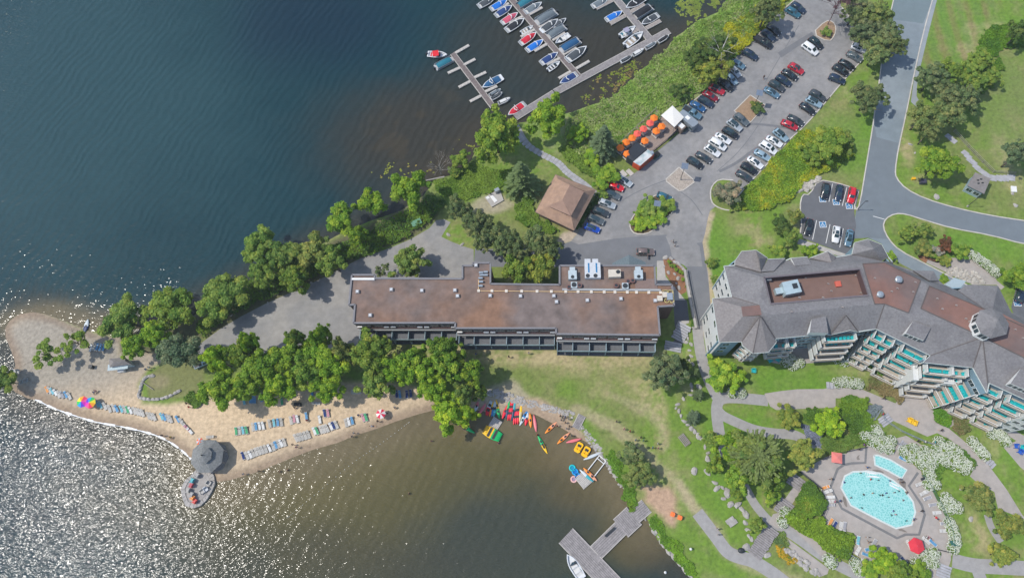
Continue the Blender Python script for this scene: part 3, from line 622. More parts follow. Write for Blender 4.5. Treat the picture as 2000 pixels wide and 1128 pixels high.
beach = [(425, 702, 26, GY), (432, 762, 36, GY), (470, 690, 30, GM, 12), (489, 668, 18, GB, 14), (485, 745, 36, GB), (520, 715, 36, GB), (545, 755, 34, GY), (572, 690, 30, GB), (578, 662, 19, GM, 14), (600, 725, 36, GB), (620, 690, 30, GB), (628, 655, 20, GB, 15),
         (640, 755, 30, GY, 10), (650, 715, 32, GY), (668, 690, 26, GO), (730, 685, 44, GM, 14), (735, 748, 34, GM, 10), (780, 722, 30, GB), (806, 705, 28, GB), (830, 730, 32, GB), (868, 680, 28, GB, 14), (878, 715, 32, GB), (850, 765, 28, GY), (880, 800, 42, GY, 11), (922, 730, 26, GB), (905, 770, 26, GM), (935, 764, 18, GM, 8), (910, 805, 22, GY, 9)]
rowtrees(sorted(beach), 'broad', GB, '# bright green broadleaf tree from the left in the row above the beach', 'trees above the beach', 12)
tree(800, 512, 39, 9, 'broad', GM, 'round green tree against the north wall of the flat-roofed hotel'); tree(745, 527, 19, 6, 'sparse', GG, 'small grey-leaved tree left of the round tree by the hotel')
gr = [(897, 408, 28, GG), (932, 436, 32, GG), (948, 470, 26, GG), (985, 470, 34, GG), (1012, 500, 30, GG), (1048, 470, 34, GG), (1075, 490, 26, GG)]
for i, t in enumerate(gr): tree(t[0], t[1], t[2], 11, 'pine', t[3], '%s grey-green pine from the left in the clump north of the hotel' % ORD[i], 'pines north of the hotel')
tree(1012, 530, 34, 12, 'broad', GM, 'green tree standing in the notch of the hotel roof, left one of two'); tree(1058, 527, 33, 12, 'broad', GO, 'green tree standing in the notch of the hotel roof, right one of two')
tree(1018, 345, 33, 15, 'spruce', GS, 'tall pointed spruce between the concrete slab and the brown-roofed pavilion', asp=1.1); tree(1178, 272, 30, 13, 'spruce', GS, 'pointed spruce beside the patio with orange umbrellas')
for u, v, r, c_, h, lb in [(1180, 342, 30, GB, 4, 'broad green shrub next to the red parked car'), (1128, 260, 22, GB, 4, 'bright green shrub beside the round maple'), (1155, 305, 20, GB, 3, 'low green shrub below the pointed spruce by the patio'), (900, 312, 20, GM, 5, 'upper green shrub on the grassy point'), (888, 335, 14, GM, 3, 'lower small shrub on the grassy point'),
                           (940, 296, 16, GM, 3, 'dark shrub under the tall maple'), (1326, 178, 20, GD, 4, 'dark green shrub on the marsh bank'), (1178, 378, 12, GM, 2, 'small shrub at the east corner of the pavilion')]:
    tree(u, v, r, h, 'broad', c_, lb, None, 'shrub', 'shrub')
for u, v, r, h, k, c_, lb in [(1398, 92, 38, 9, 'broad', GD, 'dark green tree highest of the clump beside the parking lot'), (1365, 112, 34, 8, 'broad', GD, 'dark green tree at the lake side of the clump beside the parking lot'), (1408, 130, 36, 9, 'sparse', GO, 'pale-limbed birch overhanging the parked cars'), (1385, 140, 30, 8, 'broad', GO, 'olive green tree below the dark clump by the parking lot'),
                            (1497, 22, 36, 12, 'pine', GG, 'grey-green pine at the upper end of the marsh bank'), (1620, 280, 40, 7, 'broad', GM, 'big rounded green tree in the flowering bank'), (1590, 300, 26, 4, 'broad', GM, 'lower green tree left in the flowering bank'), (1648, 275, 26, 5, 'broad', GM, 'lower green tree right in the flowering bank')]:
    tree(u, v, r, h, k, c_, lb)
for i, (u, v, r) in enumerate([(1672, 20, 34), (1712, 30, 36), (1690, 62, 34), (1735, 68, 32), (1712, 100, 36), (1750, 92, 24), (1697, 190, 40)]):
    tree(u, v, r, 10, 'pine', GG, '%s grey-green pine counted down the strip between parking lot and main road' % ORD[i], 'pines beside the main road')
e = empty('bare_tree', P(1616, 48), 0, 'leafless purplish tree standing on the top parking island', 'tree'); t = link('trunk', trunk_mesh(9, .15, mat('purple twigs', (.17, .11, .12), .9, .2, 3), 77, spread=.42, nl=15, bare=True), e); t.location = (0, 0, 8)
c_ = link('crown', raw_mesh('crown', *leaf_cloud(*[z[:-1] for z in crown_lobes(4.4, 5, 18, 55, rl=(.2, .3), hollow=.2)], 1700, .30, seed=3, shell=.2), leaf_m, smooth=False), e, color=(.15, .09, .10)); c_.location = (0, 0, 10.5)
ne = [(1822, 150, 36, GS), (1850, 185, 36, GG), (1800, 228, 30, GG), (1845, 225, 36, GG), (1885, 195, 34, GS), (1900, 152, 34, GM), (1860, 140, 32, GM), (1815, 258, 26, GG)]
for i, t in enumerate(sorted(ne)): tree(t[0], t[1], t[2], 10, 'pine' if i % 3 else 'broad', t[3], '%s tree from the left in the thicket beside the mown field' % ORD[i], 'thicket beside the mown field')
tree(1918, 118, 30, 6, 'broad', GM, 'bright leafy tree at the upper right end of the thicket'); tree(1938, 150, 24, 5, 'broad', GM, 'leafy tree casting a shadow on the field at right of the thicket')
tree(1990, 62, 26, 9, 'broad', GD, 'dark blue-green tree at the right edge near the top'); tree(1990, 298, 34, 12, 'pine', GS, 'large blue-green pine at the right edge above the stepping stones'); tree(1832, 318, 44, 9, 'broad', GB, 'bright green spreading tree left of the small grey hut')
for u, v, r, h, c_, lb in [(1526, 438, 20, 4, GD, 'dark rounded shrub left of the accessible parking'), (1552, 422, 17, 4, GO, 'yellow-green shrub at the upper corner of the accessible parking'), (1545, 462, 20, 4, GM, 'olive shrub below the dark one at the accessible parking'), (1520, 493, 20, 3, GM, 'shrub against the roof edge left of the bright one'), (1582, 490, 18, 3, GB, 'bright green shrub at the roof edge below the walkway'),
                           (1772, 456, 21, 4, GM, 'dark shrub left in the grass oval'), (1804, 450, 21, 4, GM, 'dark shrub right in the grass oval'), (1803, 484, 21, 3, GO, 'yellow-green mounded shrub in the oval bed'), (1848, 478, 17, 3, (.19, .09, .06), 'dark red leaved shrub in the oval bed'), (1874, 490, 22, 3, GB, 'green and red shrub beside the dark red one'), (1833, 488, 13, 2, (.30, .30, .27), 'silvery small shrub beside the dark red one'), (1845, 508, 14, 1.5, GO, 'low yellow shrub in front of the dark red one'),
                           (1988, 540, 30, 6, GB, 'bright feathery tree at the right edge by the forecourt'), (1845, 546, 12, 1.5, GB, 'small green shrub at the forecourt roof edge'), (1742, 500, 12, 2, GB, 'small shrub beside the entrance turret'), (1403, 552, 14, 3, GM, 'green shrub between the road and the white west wall'), (1396, 545, 10, 2, GM, 'small shrub at the road edge by the white wall'), (1390, 512, 13, 2, GM, 'low shrub on the lawn edge above the white wall'),
                           (1268, 403, 22, 2.5, GM, 'green shrub at the middle of the planted traffic island'), (1300, 400, 20, 2.5, GM, 'green shrub at the right of the planted traffic island'), (1290, 420, 18, 2, GB, 'bright shrub at the lower right of the planted island'), (1250, 435, 20, 1.6, GY, 'bright yellow-green shrub at the lower left of the planted island'), (1272, 432, 18, 1.6, GY, 'bright yellow-green shrub at the lower middle of the planted island'), (1252, 412, 14, 2, GB, 'shrub at the left of the planted island'),
                           (1481, 212, 14, 1.8, GD, 'dark rounded shrub on the square planted island'), (1472, 203, 8, 1.5, GO, 'yellowish shrub around the lamp post'), (1614, 62, 12, 1.6, GM, 'low green shrub under the leafless tree'), (1421, 376, 30, 5, (.25, .25, .20), 'greyish flowering tree in the rounded kerb corner'), (1438, 400, 16, 1.5, GM, 'low shrub beside the greyish flowering tree')]:
    tree(u, v, r, h, 'broad', c_, lb, None, 'shrub', 'shrub')
# resort garden
tree(1298, 724, 46, 12, 'pine', GG, 'large grey-green pine below the right end of the hotel'); tree(1335, 715, 20, 7, 'broad', GD, 'dark tree behind the large grey-green pine')
tree(1358, 726, 15, 5, 'fir', GS, 'small spruce right of the large grey-green pine'); tree(1366, 768, 15, 5, 'fir', GS, 'small blue-green spruce by the path bend'); tree(1357, 813, 18, 5, 'fir', GS, 'round blue spruce beside the stone line on the lawn')
tree(1405, 730, 36, 5, 'broad', GY, 'bright green spreading tree at the south-west corner of the resort'); tree(1432, 740, 26, 4, 'broad', GY, 'bright green lower tree right of the corner tree'); tree(1388, 858, 20, 5, 'broad', GM, 'round green tree upper of two by the stone line'); tree(1395, 908, 20, 5, 'broad', GM, 'round green tree lower of two by the stone line')
tree(1232, 885, 26, 6, 'pine', GG, 'grey willow-like tree upper of two on the bay bank'); tree(1248, 925, 34, 7, 'pine', GG, 'grey willow-like tree lower of two on the bay bank'); BP = tree(1476, 890, 58, 12, 'pine', (.20, .27, .07), 'very large pine with radiating branches in the resort garden')
q = link('branches', PINR[0], BP, color=(.21, .27, .085)); q.location = (0, 0, 8.2); q.scale = (1.1, 1.1, .9)
tree(1437, 868, 38, 8, 'broad', GY, 'light green tree left of the very large pine'); tree(1440, 930, 34, 8, 'broad', GB, 'green tree below left of the very large pine'); tree(1508, 935, 28, 7, 'broad', GM, 'green tree below right of the very large pine')
tree(1569, 890, 38, 6, 'broad', GO, 'round fine-leaved tree between the path and pool deck'); tree(1541, 813, 25, 4, 'broad', GO, 'round shrub-like tree below the terrace'); tree(1619, 825, 34, 5, 'broad', GY, 'round yellow-green tree below the terrace')
tree(1478, 1025, 19, 4, 'broad', GM, 'small round tree beside the wooden stairs'); tree(1440, 966, 13, 3, 'broad', GM, 'little tree on the stone line'); tree(1508, 970, 18, 3, 'broad', GB, 'small tree left of the upper stairs')
tree(1912, 970, 34, 6, 'broad', GO, 'upper of three round fine-leaved trees on the right lawn'); tree(1968, 1023, 30, 6, 'broad', GO, 'middle of three round fine-leaved trees on the right lawn'); tree(1955, 1083, 27, 6, 'broad', GO, 'lowest of three round fine-leaved trees on the right lawn')
tree(1727, 1092, 30, 6, 'broad', GY, 'bright tree at the lower edge of the pool deck'); tree(1755, 1118, 30, 6, 'broad', GM, 'green tree at the bottom edge below the pool'); tree(1700, 1112, 22, 3, 'broad', GB, 'small green tree at the bottom edge left of the pool trees'); tree(1795, 1120, 26, 3, 'broad', GB, 'green shrub at the bottom edge below the red umbrella', None, 'shrub', 'shrub')
# ---- masses of low plants (nobody could count the plants in them)
def herbs(name, label, s, n, size, hgt, cols, seed, tilt=.5, z0=0, clump=0, holes=0):
    pl = PP(s); r = np.random.default_rng(seed); xs = [p[0] for p in pl]; ys = [p[1] for p in pl]
    m = n*4; x = r.uniform(min(xs)-1, max(xs)+1, m); y = r.uniform(min(ys)-1, max(ys)+1, m); jx = (fbm(x, y, .5, seed+2)-.5)*3
    ok = sdist(x, y, pl)+jx > 0; A = fbm(x, y, .28, seed+3)
    if holes: ok &= (fbm(x, y, .35, seed+8)*.6+.4*fbm(x, y, 1.3, seed+9)) > holes
    x, y, A = x[ok][:n], y[ok][:n], A[ok][:n]; n = len(x)
    hh = hgt*(.35+1.1*fbm(x, y, .45, seed+4)**1.5*1.3)*r.uniform(.6, 1.1, n); p = np.stack([x, y, z0+hh], 1)
    nm = np.stack([r.normal(size=n)*tilt, r.normal(size=n)*tilt, np.ones(n)], 1); nm /= np.linalg.norm(nm, axis=1, keepdims=True)
    a = np.cross(nm, r.normal(size=(n, 3))); a /= np.linalg.norm(a, axis=1, keepdims=True); b = np.cross(nm, a); s_ = (size*r.uniform(.5, 1.3, n))[:, None]
    V = np.stack([p-a*s_*.5, p+b*s_*.33, p+a*s_*.5, p-b*s_*.33], 1).reshape(-1, 3)
    cs = np.array([c[:3] for c in cols]); wt = np.array([c[3] for c in cols]); 
    pick = np.searchsorted(np.cumsum(wt)/wt.sum(), np.clip((A-.5)*2.0+.5+r.normal(size=n)*.16, 0, .9999)); c = cs[pick]*(1+.15*r.normal(size=(n, 1)))
    c = np.repeat(np.clip(c*1.3, .005, 1), 4, 0)
    return raw_obj(name, V, np.arange(n*4).reshape(n, 4), np.concatenate([c, np.ones((len(c), 1))], 1), herb_m, smooth=False, kind='stuff', label=label)
MG = [(.15, .25, .04, 2), (.20, .28, .06, 3), (.24, .27, .11, 2), (.12, .22, .03, 2)]; YF = (.33, .33, .015)
herbs('marsh_grass', 'tall marsh grass on the lake bank', "1425,-20 1490,-20 1490,30 1450,80 1410,150 1375,180 1340,200 1290,232 1240,262 1200,300 1150,320 1100,270 1110,225 1150,210 1194,195 1231,162 1255,137 1306,91 1340,58 1405,24", 42000, .55, .7, MG, 1)
herbs('goldenrod', 'yellow flowering weeds along the parking lot', "1430,45 1470,20 1500,10 1530,0 1545,-10 1530,16 1506,40 1487,60 1469,78 1440,108 1425,110 1425,75 1410,60", 15000, .42, .9, [(.12, .19, .02, 3), (.22, .24, .02, 2), (*YF, 4)], 2)
herbs('tall_weeds', 'bright weeds with yellow flowers on the bank by the cars', "1440,402 1460,366 1493,328 1541,276 1570,252 1600,270 1660,280 1672,300 1640,330 1600,345 1570,360 1560,378 1540,392 1500,408 1450,412", 26000, .48, .8, [(.11, .20, .02, 4), (.17, .26, .02, 4), (.22, .27, .03, 2), (*YF, 1.3)], 3)
herbs('ground_cover', 'bright ground cover between shore and slab', "845,352 880,345 925,318 960,330 1000,335 990,365 960,375 930,385 905,390 870,385 850,375", 8000, .45, .5, [(.10, .18, .02, 3), (.15, .23, .03, 3)], 4)
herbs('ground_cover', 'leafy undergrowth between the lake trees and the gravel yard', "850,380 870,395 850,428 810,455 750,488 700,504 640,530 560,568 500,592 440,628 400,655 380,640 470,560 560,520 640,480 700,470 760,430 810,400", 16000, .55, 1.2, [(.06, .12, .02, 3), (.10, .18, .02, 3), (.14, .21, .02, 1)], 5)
herbs('ground_cover', 'leafy plants around the brown-roofed pavilion', "1010,400 1030,380 1040,400 1050,425 1090,450 1080,455 1040,450 1005,425", 4500, .5, .8, [(.09, .17, .02, 3), (.14, .22, .03, 3)], 6)
herbs('ground_cover', 'leafy plants between pavilion and parked cars', "1165,378 1172,385 1140,435 1128,450 1122,445 1150,400", 1800, .45, .6, [(.06, .12, .02, 3), (.10, .17, .03, 2)], 7)
herbs('ground_cover', 'green plants along the flagstone path', "1085,290 1110,285 1150,320 1195,350 1185,368 1150,345 1120,325 1100,310", 5000, .5, .8, [(.09, .16, .02, 3), (.14, .22, .03, 3)], 8)
herbs('ground_cover', 'green creeper spread beside the mown field', "1905,95 1925,62 1945,52 2010,45 2010,92 1960,98 1945,110 1920,110", 12000, .45, .5, [(.06, .14, .015, 3), (.10, .20, .015, 3)], 9)
herbs('ground_cover', 'green undergrowth below the field thicket', "1880,140 1895,105 1950,118 1958,130 1940,165 1920,185 1900,170", 6000, .45, .5, [(.06, .14, .015, 3), (.11, .20, .02, 3)], 10)
herbs('ground_cover', 'bright strip of plants along the dock shore', "1233,1000 1212,950 1190,915 1180,890 1195,880 1215,905 1232,940 1245,965 1240,985", 2600, .4, .35, [(.10, .2, .02, 3), (.14, .24, .02, 2)], 11)
herbs('ground_cover', 'bright strip of plants above the shore boulders', "1265,1010 1280,1005 1300,1035 1330,1070 1355,1105 1372,1140 1345,1115 1320,1088 1298,1060 1282,1040", 3200, .4, .35, [(.10, .2, .02, 3), (.14, .26, .02, 3)], 12)
herbs('hedge', 'dense leafy hedge left of the pool deck', "1573,940 1590,945 1605,965 1610,985 1606,1000 1590,1015 1560,1010 1537,1002 1545,985 1560,965", 9000, .42, 1.2, [(.07, .14, .02, 3), (.12, .21, .02, 4), (.19, .22, .03, 1)], 13)
herbs('hedge', 'dense bright hedge below the left side of the pool deck', "1537,1000 1560,1008 1600,1012 1630,1030 1662,1042 1668,1060 1655,1085 1635,1095 1615,1080 1590,1050 1560,1035 1535,1020", 11000, .42, 1.3, [(.09, .17, .02, 3), (.15, .24, .02, 4)], 14)
herbs('hedge', 'clipped green hedge bed beside the terrace end', "1640,778 1672,774 1688,782 1690,798 1670,806 1645,800 1634,795", 5500, .36, 1.0, [(.09, .18, .02, 3), (.13, .22, .02, 3)], 15)
herbs('hedge', 'green planting bed below the terrace', "1575,800 1640,800 1690,800 1702,820 1705,840 1690,852 1660,840 1640,830 1600,835 1570,820", 9000, .38, .8, [(.07, .14, .02, 3), (.11, .2, .02, 3)], 16)
herbs('hedge', 'green planting bed between the yellow tree and pool fence', "1600,850 1640,842 1690,850 1695,866 1660,876 1615,885 1600,870", 5000, .38, .6, [(.10, .17, .03, 3), (.15, .2, .04, 3)], 17)
herbs('lavender_bed', 'grey-blue lavender bed beside the path', "1568,830 1585,835 1612,862 1600,872 1580,860", 1800, .34, .5, [(.13, .17, .17, 3), (.17, .19, .25, 3)], 18)
herbs('lavender_bed', 'grey-blue lavender bed beside the ramp railing', "1690,782 1719,795 1705,815 1690,800", 1300, .34, .5, [(.13, .17, .17, 3), (.17, .2, .22, 3)], 19)
herbs('ornamental_grass', 'brown ornamental grass bed on the terrace', "1700,740 1715,735 1763,766 1752,787 1738,778 1695,758", 4200, .38, .8, [(.20, .16, .07, 3), (.13, .15, .05, 3)], 20)
herbs('ornamental_grass', 'brown ornamental grass bed below the balconies', "1860,812 1885,820 1890,840 1880,850 1850,835", 2400, .38, .8, [(.20, .16, .07, 3), (.13, .15, .05, 3)], 21)
herbs('hedge', 'low green hedge strip beside the paved path', "1822,797 1840,802 1862,815 1850,832 1818,815", 3000, .36, .6, [(.08, .19, .02, 3), (.12, .24, .02, 3)], 22)
herbs('hedge', 'low green hedge patch at the balcony corner', "1876,797 1895,797 1908,825 1890,828 1878,815", 2000, .36, .6, [(.08, .19, .02, 3), (.12, .24, .02, 3)], 23)
herbs('hedge', 'low green hedge patch at the patio corner', "1692,718 1720,716 1718,735 1700,736", 1500, .36, .6, [(.08, .19, .02, 3), (.12, .24, .02, 3)], 24)
herbs('flower_bed', 'orange and yellow flowers beside the stone steps', "1517,1062 1530,1070 1552,1090 1553,1102 1540,1105 1520,1085", 1500, .3, .4, [(.12, .2, .03, 2), (.42, .27, .02, 3)], 25)
herbs('flower_bed', 'green bed above the orange flowers', "1512,1040 1530,1045 1535,1060 1525,1068 1508,1060", 900, .34, .4, [(.1, .16, .05, 2), (.14, .2, .04, 3)], 26)
herbs('ground_cover', 'leafy patch inside the grass plot wall', "355,775 380,765 400,775 405,790 370,790", 1500, .45, .6, [(.07, .14, .02, 3), (.12, .2, .03, 3)], 27)
herbs('lily_pads', 'yellow-green lily pads on dark water near the bank', "1318,2 1345,-10 1420,-10 1400,18 1380,28 1345,44 1338,30 1325,20", 1500, .6, .02, [(.13, .18, .03, 3), (.18, .22, .04, 3)], 28, tilt=.03, z0=ZW+.03, holes=.53)
herbs('lily_pads', 'brownish lily pads along the marsh edge', "1160,150 1190,140 1230,120 1255,118 1262,128 1225,158 1190,190 1150,205 1135,190", 900, .55, .02, [(.12, .12, .03, 3), (.16, .22, .02, 3), (.2, .15, .05, 2)], 29, tilt=.03, z0=ZW+.03, holes=.5)
herbs('lily_pads', 'scattered lily pads off the wooded shore', "720,335 780,310 860,300 920,250 930,290 880,330 800,345 735,350", 420, .7, .02, [(.2, .22, .03, 3), (.2, .15, .04, 2)], 30, tilt=.03, z0=ZW+.03, holes=.62)
herbs('ground_cover', 'green planting filling the large white-flowered bed above the pool', '1760,878 1785,866 1812,878 1824,880 1832,858 1850,856 1885,885 1904,908 1890,926 1870,914 1840,918 1830,955 1815,945 1808,922 1780,905 1765,895', 6500, .36, .7, [(.07, .15, .02, 3), (.12, .22, .03, 3)], 51)
herbs('ground_cover', 'green planting under the white flowers left of the ramp', '1685,845 1705,832 1735,850 1750,866 1742,880 1715,878 1688,862', 2200, .36, .7, [(.07, .15, .02, 3), (.12, .22, .03, 3)], 52)
# ---- white hydrangeas
petal_m = mat('white petals', (.64, .68, .56), .8, .1, 2, trans=.1)
def bloom_mesh(n, seed, rx=1.5, rz=1.0):
    r = random.Random(seed); b = MB()
    for _ in range(n):
        a = r.uniform(0, 6.28); q = math.sqrt(r.random()); z = rz*math.sqrt(max(0, 1-q*q*.9)); s = r.uniform(.07, .135)
        b.ball((rx*q*math.cos(a), rx*q*math.sin(a), z), (s, s, s*.7), 5, 4)
    return b.mesh('blooms', petal_m, True)
BL = [bloom_mesh(230, k, 1.55, 1.0) for k in range(3)]; HF = [shrub_mesh(230+k, 1000, .3) for k in range(2)]
hyd = [(1535, 705), (1549, 712), (1562, 706), (1546, 700), (1635, 698), (1650, 704), (1662, 697), (1638, 746), (1652, 744), (1666, 746), (1678, 748), (1432, 765), (1448, 767), (1692, 850), (1706, 862), (1718, 848), (1730, 862), (1738, 875), (1712, 838), (1722, 872), (1742, 860),
       (1768, 880), (1778, 892), (1786, 876), (1796, 890), (1802, 904), (1812, 895), (1808, 880), (1822, 905), (1824, 890), (1832, 878), (1836, 862), (1844, 872), (1838, 895), (1852, 885), (1858, 872), (1850, 900), (1865, 895), (1872, 882), (1868, 908), (1882, 900), (1893, 908), (1885, 915), (1815, 918), (1820, 930), (1828, 945), (1815, 945),
       (1902, 862), (1910, 872), (1918, 880), (1925, 888), (1945, 838), (1952, 845), (1960, 852), (1940, 845), (1966, 860), (1856, 1020), (1862, 1032), (1866, 1045), (1868, 1058), (1863, 1070), (1800, 1075), (1815, 1085), (1808, 1098), (1825, 1098), (1790, 1100), (1826, 1080),
       (1896, 495), (1908, 500), (1918, 508), (1928, 514), (1938, 522), (1946, 530), (1850, 972), (1860, 982), (1872, 990), (1856, 992), (1845, 985), (1535, 1000), (1530, 1018), (1620, 1092), (1625, 1098), (1672, 1100), (1680, 1112), (1330, 660+700)]
LAND = [((1500, 1600, 690, 720), 'in the bed under the resort south wall'), ((1620, 1670, 690, 710), 'left of the first balcony stack'), ((1630, 1690, 735, 755), 'along the upper terrace edge'), ((1420, 1460, 755, 775), 'beside the path at the bright corner tree'), ((1685, 1750, 830, 880), 'left of the pool ramp'),
        ((1760, 1900, 855, 950), 'in the large bed above the pool'), ((1900, 1930, 855, 895), 'along the paved curving path'), ((1935, 1970, 830, 865), 'beside the lowest resort terrace'), ((1850, 1875, 1010, 1075), 'outside the curved pool fence'), ((1785, 1830, 1070, 1105), 'below the red pool umbrella'), ((1890, 1950, 490, 535), 'edging the entrance forecourt'), ((1840, 1880, 965, 1000), 'in the pale patch left of the round tree'), ((1500, 1700, 990, 1120), 'along the stairs and hedge')]
cc_ = {}
for u, v in hyd:
    if v > 1128: continue
    for (a0, a1, b0, b1), ph in LAND:
        if a0 <= u <= a1 and b0 <= v <= b1: break
    cc_[ph] = cc_.get(ph, 0)+1; x, y, _ = P(u, v, .9); e = empty('hydrangea', (x, y, 0), random.uniform(0, 6), '%s white hydrangea from the left %s' % (ORD[cc_[ph]-1], ph), 'shrub', 'white hydrangeas')
    f_ = link('foliage', random.choice(HF), e, color=(.17, .28, .04)); f_.location = (0, 0, .55); f_.scale = (.98, .98, .62); q = link('blooms', random.choice(BL), e); q.scale = (.92, .92, 1.15); s_ = link('stem', STEM, e); s_.location = (0, 0, .8); s_.scale = (.7, .7, .7)
# ================================================= buildings
def lz(pl, o): return [(p[0]-o[0], p[1]-o[1]) for p in pl]
def V3(u, v, h, o=(0, 0)): p = P(u, v, h); return (p[0]-o[0], p[1]-o[1], h)
class Wall:
    """a wall frame: origin p0 on the ground, x along the wall, n outward"""
    def __init__(s, p0, p1, out=1):
        s.p = Vector((p0[0], p0[1])); d = Vector((p1[0]-p0[0], p1[1]-p0[1])); s.L = d.length; s.d = d.normalized(); s.n = Vector((s.d.y, -s.d.x))*out; s.rz = math.atan2(s.d.y, s.d.x)
    def at(s, x, o=0): q = s.p+s.d*x+s.n*o; return (q.x, q.y)
    def box(s, mb, x0, x1, z0, z1, o0, o1, m=0): mb.prism([s.at(x0, o0), s.at(x1, o0), s.at(x1, o1), s.at(x0, o1)], z0, z1, m, bottom=True); return mb
    def window(s, par, x, z, w_, h, fm=None, n=2, name='window', glass=True):
        f = MB(); t = .07; s.box(f, x-w_/2-t, x+w_/2+t, z-t, z+h+t, 0, .05); o = f.build(name, fm or white_m, par)
        g = MB(); k = w_/n
        for i in range(n): s.box(g, x-w_/2+i*k+.03, x-w_/2+(i+1)*k-.03, z+.04, z+h-.04, .05, .062)
        g.build('pane', glass_m, o); return o
# ---- the long flat-roofed hotel
HH = 10.2
ROOF = ("688,537.4 732.3,537.4 732.3,544 903.6,545 903.6,519.4 923.8,519.4 923.8,514 957.9,514 957.9,555 1093,556.6 1093,519.4 1278,519.4 1280,556.6 1312,556.6 1316,597 1284,599 1288.5,654.5 1086.4,652.3 1085.7,641 889,641 889.6,630.6 691,631 694,595 682.3,596")
pl = PP(ROOF, HH); oc = (sum(p[0] for p in pl)/len(pl), sum(p[1] for p in pl)/len(pl)); pl = lz(pl, oc)
hotel = empty('hotel_building', (*oc, 0), 0, 'long flat brown-roofed hotel with dark brick walls and balconies facing the lawn', 'building')
brown_m = mat('brown brick', (.135, .085, .07), .85, .25, 2.5)
roof_m = mat('tar roof', (.17, .135, .122), .9, .3, .35, col2=(.225, .13, .085), sc2=.06, detail=8)
n_ = roof_m.node_tree  # pale dusty patches
MB().prism(pl, 0, HH).build('wall', brown_m, hotel)
MB().prism(pl, HH, HH+.06).build('roof', roof_m, hotel)
mb = MB()
ins = pl+[pl[0]]
for i in range(len(ins)-1): strip(mb, [ins[i], ins[i+1]], .42, HH-.35, HH+.42)
mb.build('parapet', mat('grey flashing', (.19, .185, .195), .6, .1, 2), hotel)
def onroof(u, v, h=HH+.06): p = P(u, v, h); return (p[0]-oc[0], p[1]-oc[1], h)
for q in ("732,544 688,544", "958,555 1093,557", "1093,519 1093,557"):
    a, b = [onroof(*map(float, t.split(','))) for t in q.split()]; strip(MB(), [a[:2], b[:2]], .3, HH, HH+.35).build('roof_curb', MAT['grey flashing'], hotel)
strip(MB(), [onroof(688, 545.5)[:2], onroof(732, 545.5)[:2]], .5, HH+.06, HH+.5).build('white_duct', white_m, hotel)
strip(MB(), [onroof(1098, 565.5)[:2], onroof(1290, 567)[:2]], .5, HH, HH+.45).build('roof_step', mat('light flashing', (.33, .34, .34), .6, .1, 2), hotel)
pts = [onroof(935, 568), onroof(1290, 571.5)]; yl_m = mat('yellow gas pipe', (.62, .42, .22), .6, .1, 2)
MB().tube((*pts[0][:2], HH+.22), (*pts[1][:2], HH+.22), .10).build('gas_pipe', yl_m, hotel)
MB().tube((*onroof(935, 568)[:2], HH+.22), (*onroof(935, 547)[:2], HH+.22), .10).build('gas_pipe', yl_m, hotel)
blk = MB().box((0, 0, .16), (.65, .65, .32), 0).mesh('pipe_block', mat('pale block', (.62, .56, .48), .8, .1, 2))
for u in (935, 961, 989, 1019, 1049, 1077, 1105, 1129, 1155, 1180, 1201, 1225, 1243, 1267, 1290):
    p = onroof(u, 568+(u-935)*.0100); link('pipe_block', blk, hotel, loc=(p[0], p[1], HH+.06))
vent = MB().box((0, 0, .25), (.9, .9, .5)).box((0, 0, .56), (.62, .62, .14), 0, 1).mesh('roof_vent', [mat('vent curb', (.28, .26, .26), .7, .1, 2), mat('dull white metal', (.52, .54, .56), .5, .1, 2)])
for u, v in [(699, 570), (765, 566), (824.6, 568), (889, 567.5), (894, 578.5), (957.7, 578), (1016.8, 578.8), (1081.7, 578.5), (1087, 590), (1147, 587), (1212.5, 584), (1279.4, 587.5), (724, 616), (930, 519)]:
    p = onroof(u, v); link('roof_vent', vent, hotel, loc=p, rz=.05)
ac = MB().box((0, 0, .75), (2.0, 2.2, 1.3), 0, 0).box((0, 1.5, .6), (1.3, 1.2, .9), 0, 0).tube((0, -.55, 1.4), (0, -.55, 1.46), .42, n=12, m=1).mesh('ac_unit', [mat('pale blue metal', (.48, .55, .57), .45, .1, 2, metal=.3), dark_m])
ac2 = MB().box((0, 0, .7), (1.9, 3.9, 1.2), 0, 0).box((-.2, 2.4, .6), (1.4, 1.2, .9), 0, 0).box((0, .6, 1.32), (.35, 2.4, .06), 0, 2).tube((-.3, -1.4, 1.3), (-.3, -1.4, 1.36), .5, n=12, m=1).mesh('ac_unit', [mat('dull white metal', (.52, .54, .56), .5, .1, 2), dark_m, blue_m])
for u, v, me in [(1118, 540, ac), (1246, 539.5, ac), (1149.5, 531, ac2), (1164.5, 531, ac2)]: link('ac_unit', me, hotel, loc=onroof(u, v))
me = MB().box((0, 0, .75), (2.9, 1.9, 1.3), 0, 0).tube((.85, .3, 1.4), (.85, .3, 1.46), .5, n=12, m=1).mesh('ac_unit', [mat('cream metal', (.55, .50, .42), .5, .1, 2), dark_m]); link('ac_unit', me, hotel, loc=onroof(1199.5, 537))
fan = MB().tube((0, 0, 0), (0, 0, .8), .55, .62, 12).tube((0, 0, .8), (0, 0, .9), .35, n=10, m=1).mesh('roof_fan', [mat('brown metal', (.17, .09, .08), .5, .1, 2), dark_m])
for u, v in [(1111, 562), (1131.5, 559), (1203, 559), (1226, 551), (1235, 549.5)]: link('roof_fan', fan, hotel, loc=onroof(u, v))
fan2 = MB().box((0, 0, .45), (1.5, 1.5, .8), 0, 0).tube((0, 0, .85), (0, 0, .95), .6, n=12, m=1).mesh('roof_fan', [MAT['pale blue metal'], dark_m])
for u, v in [(1121, 558), (1220.5, 560)]: link('roof_fan', fan2, hotel, loc=onroof(u, v))
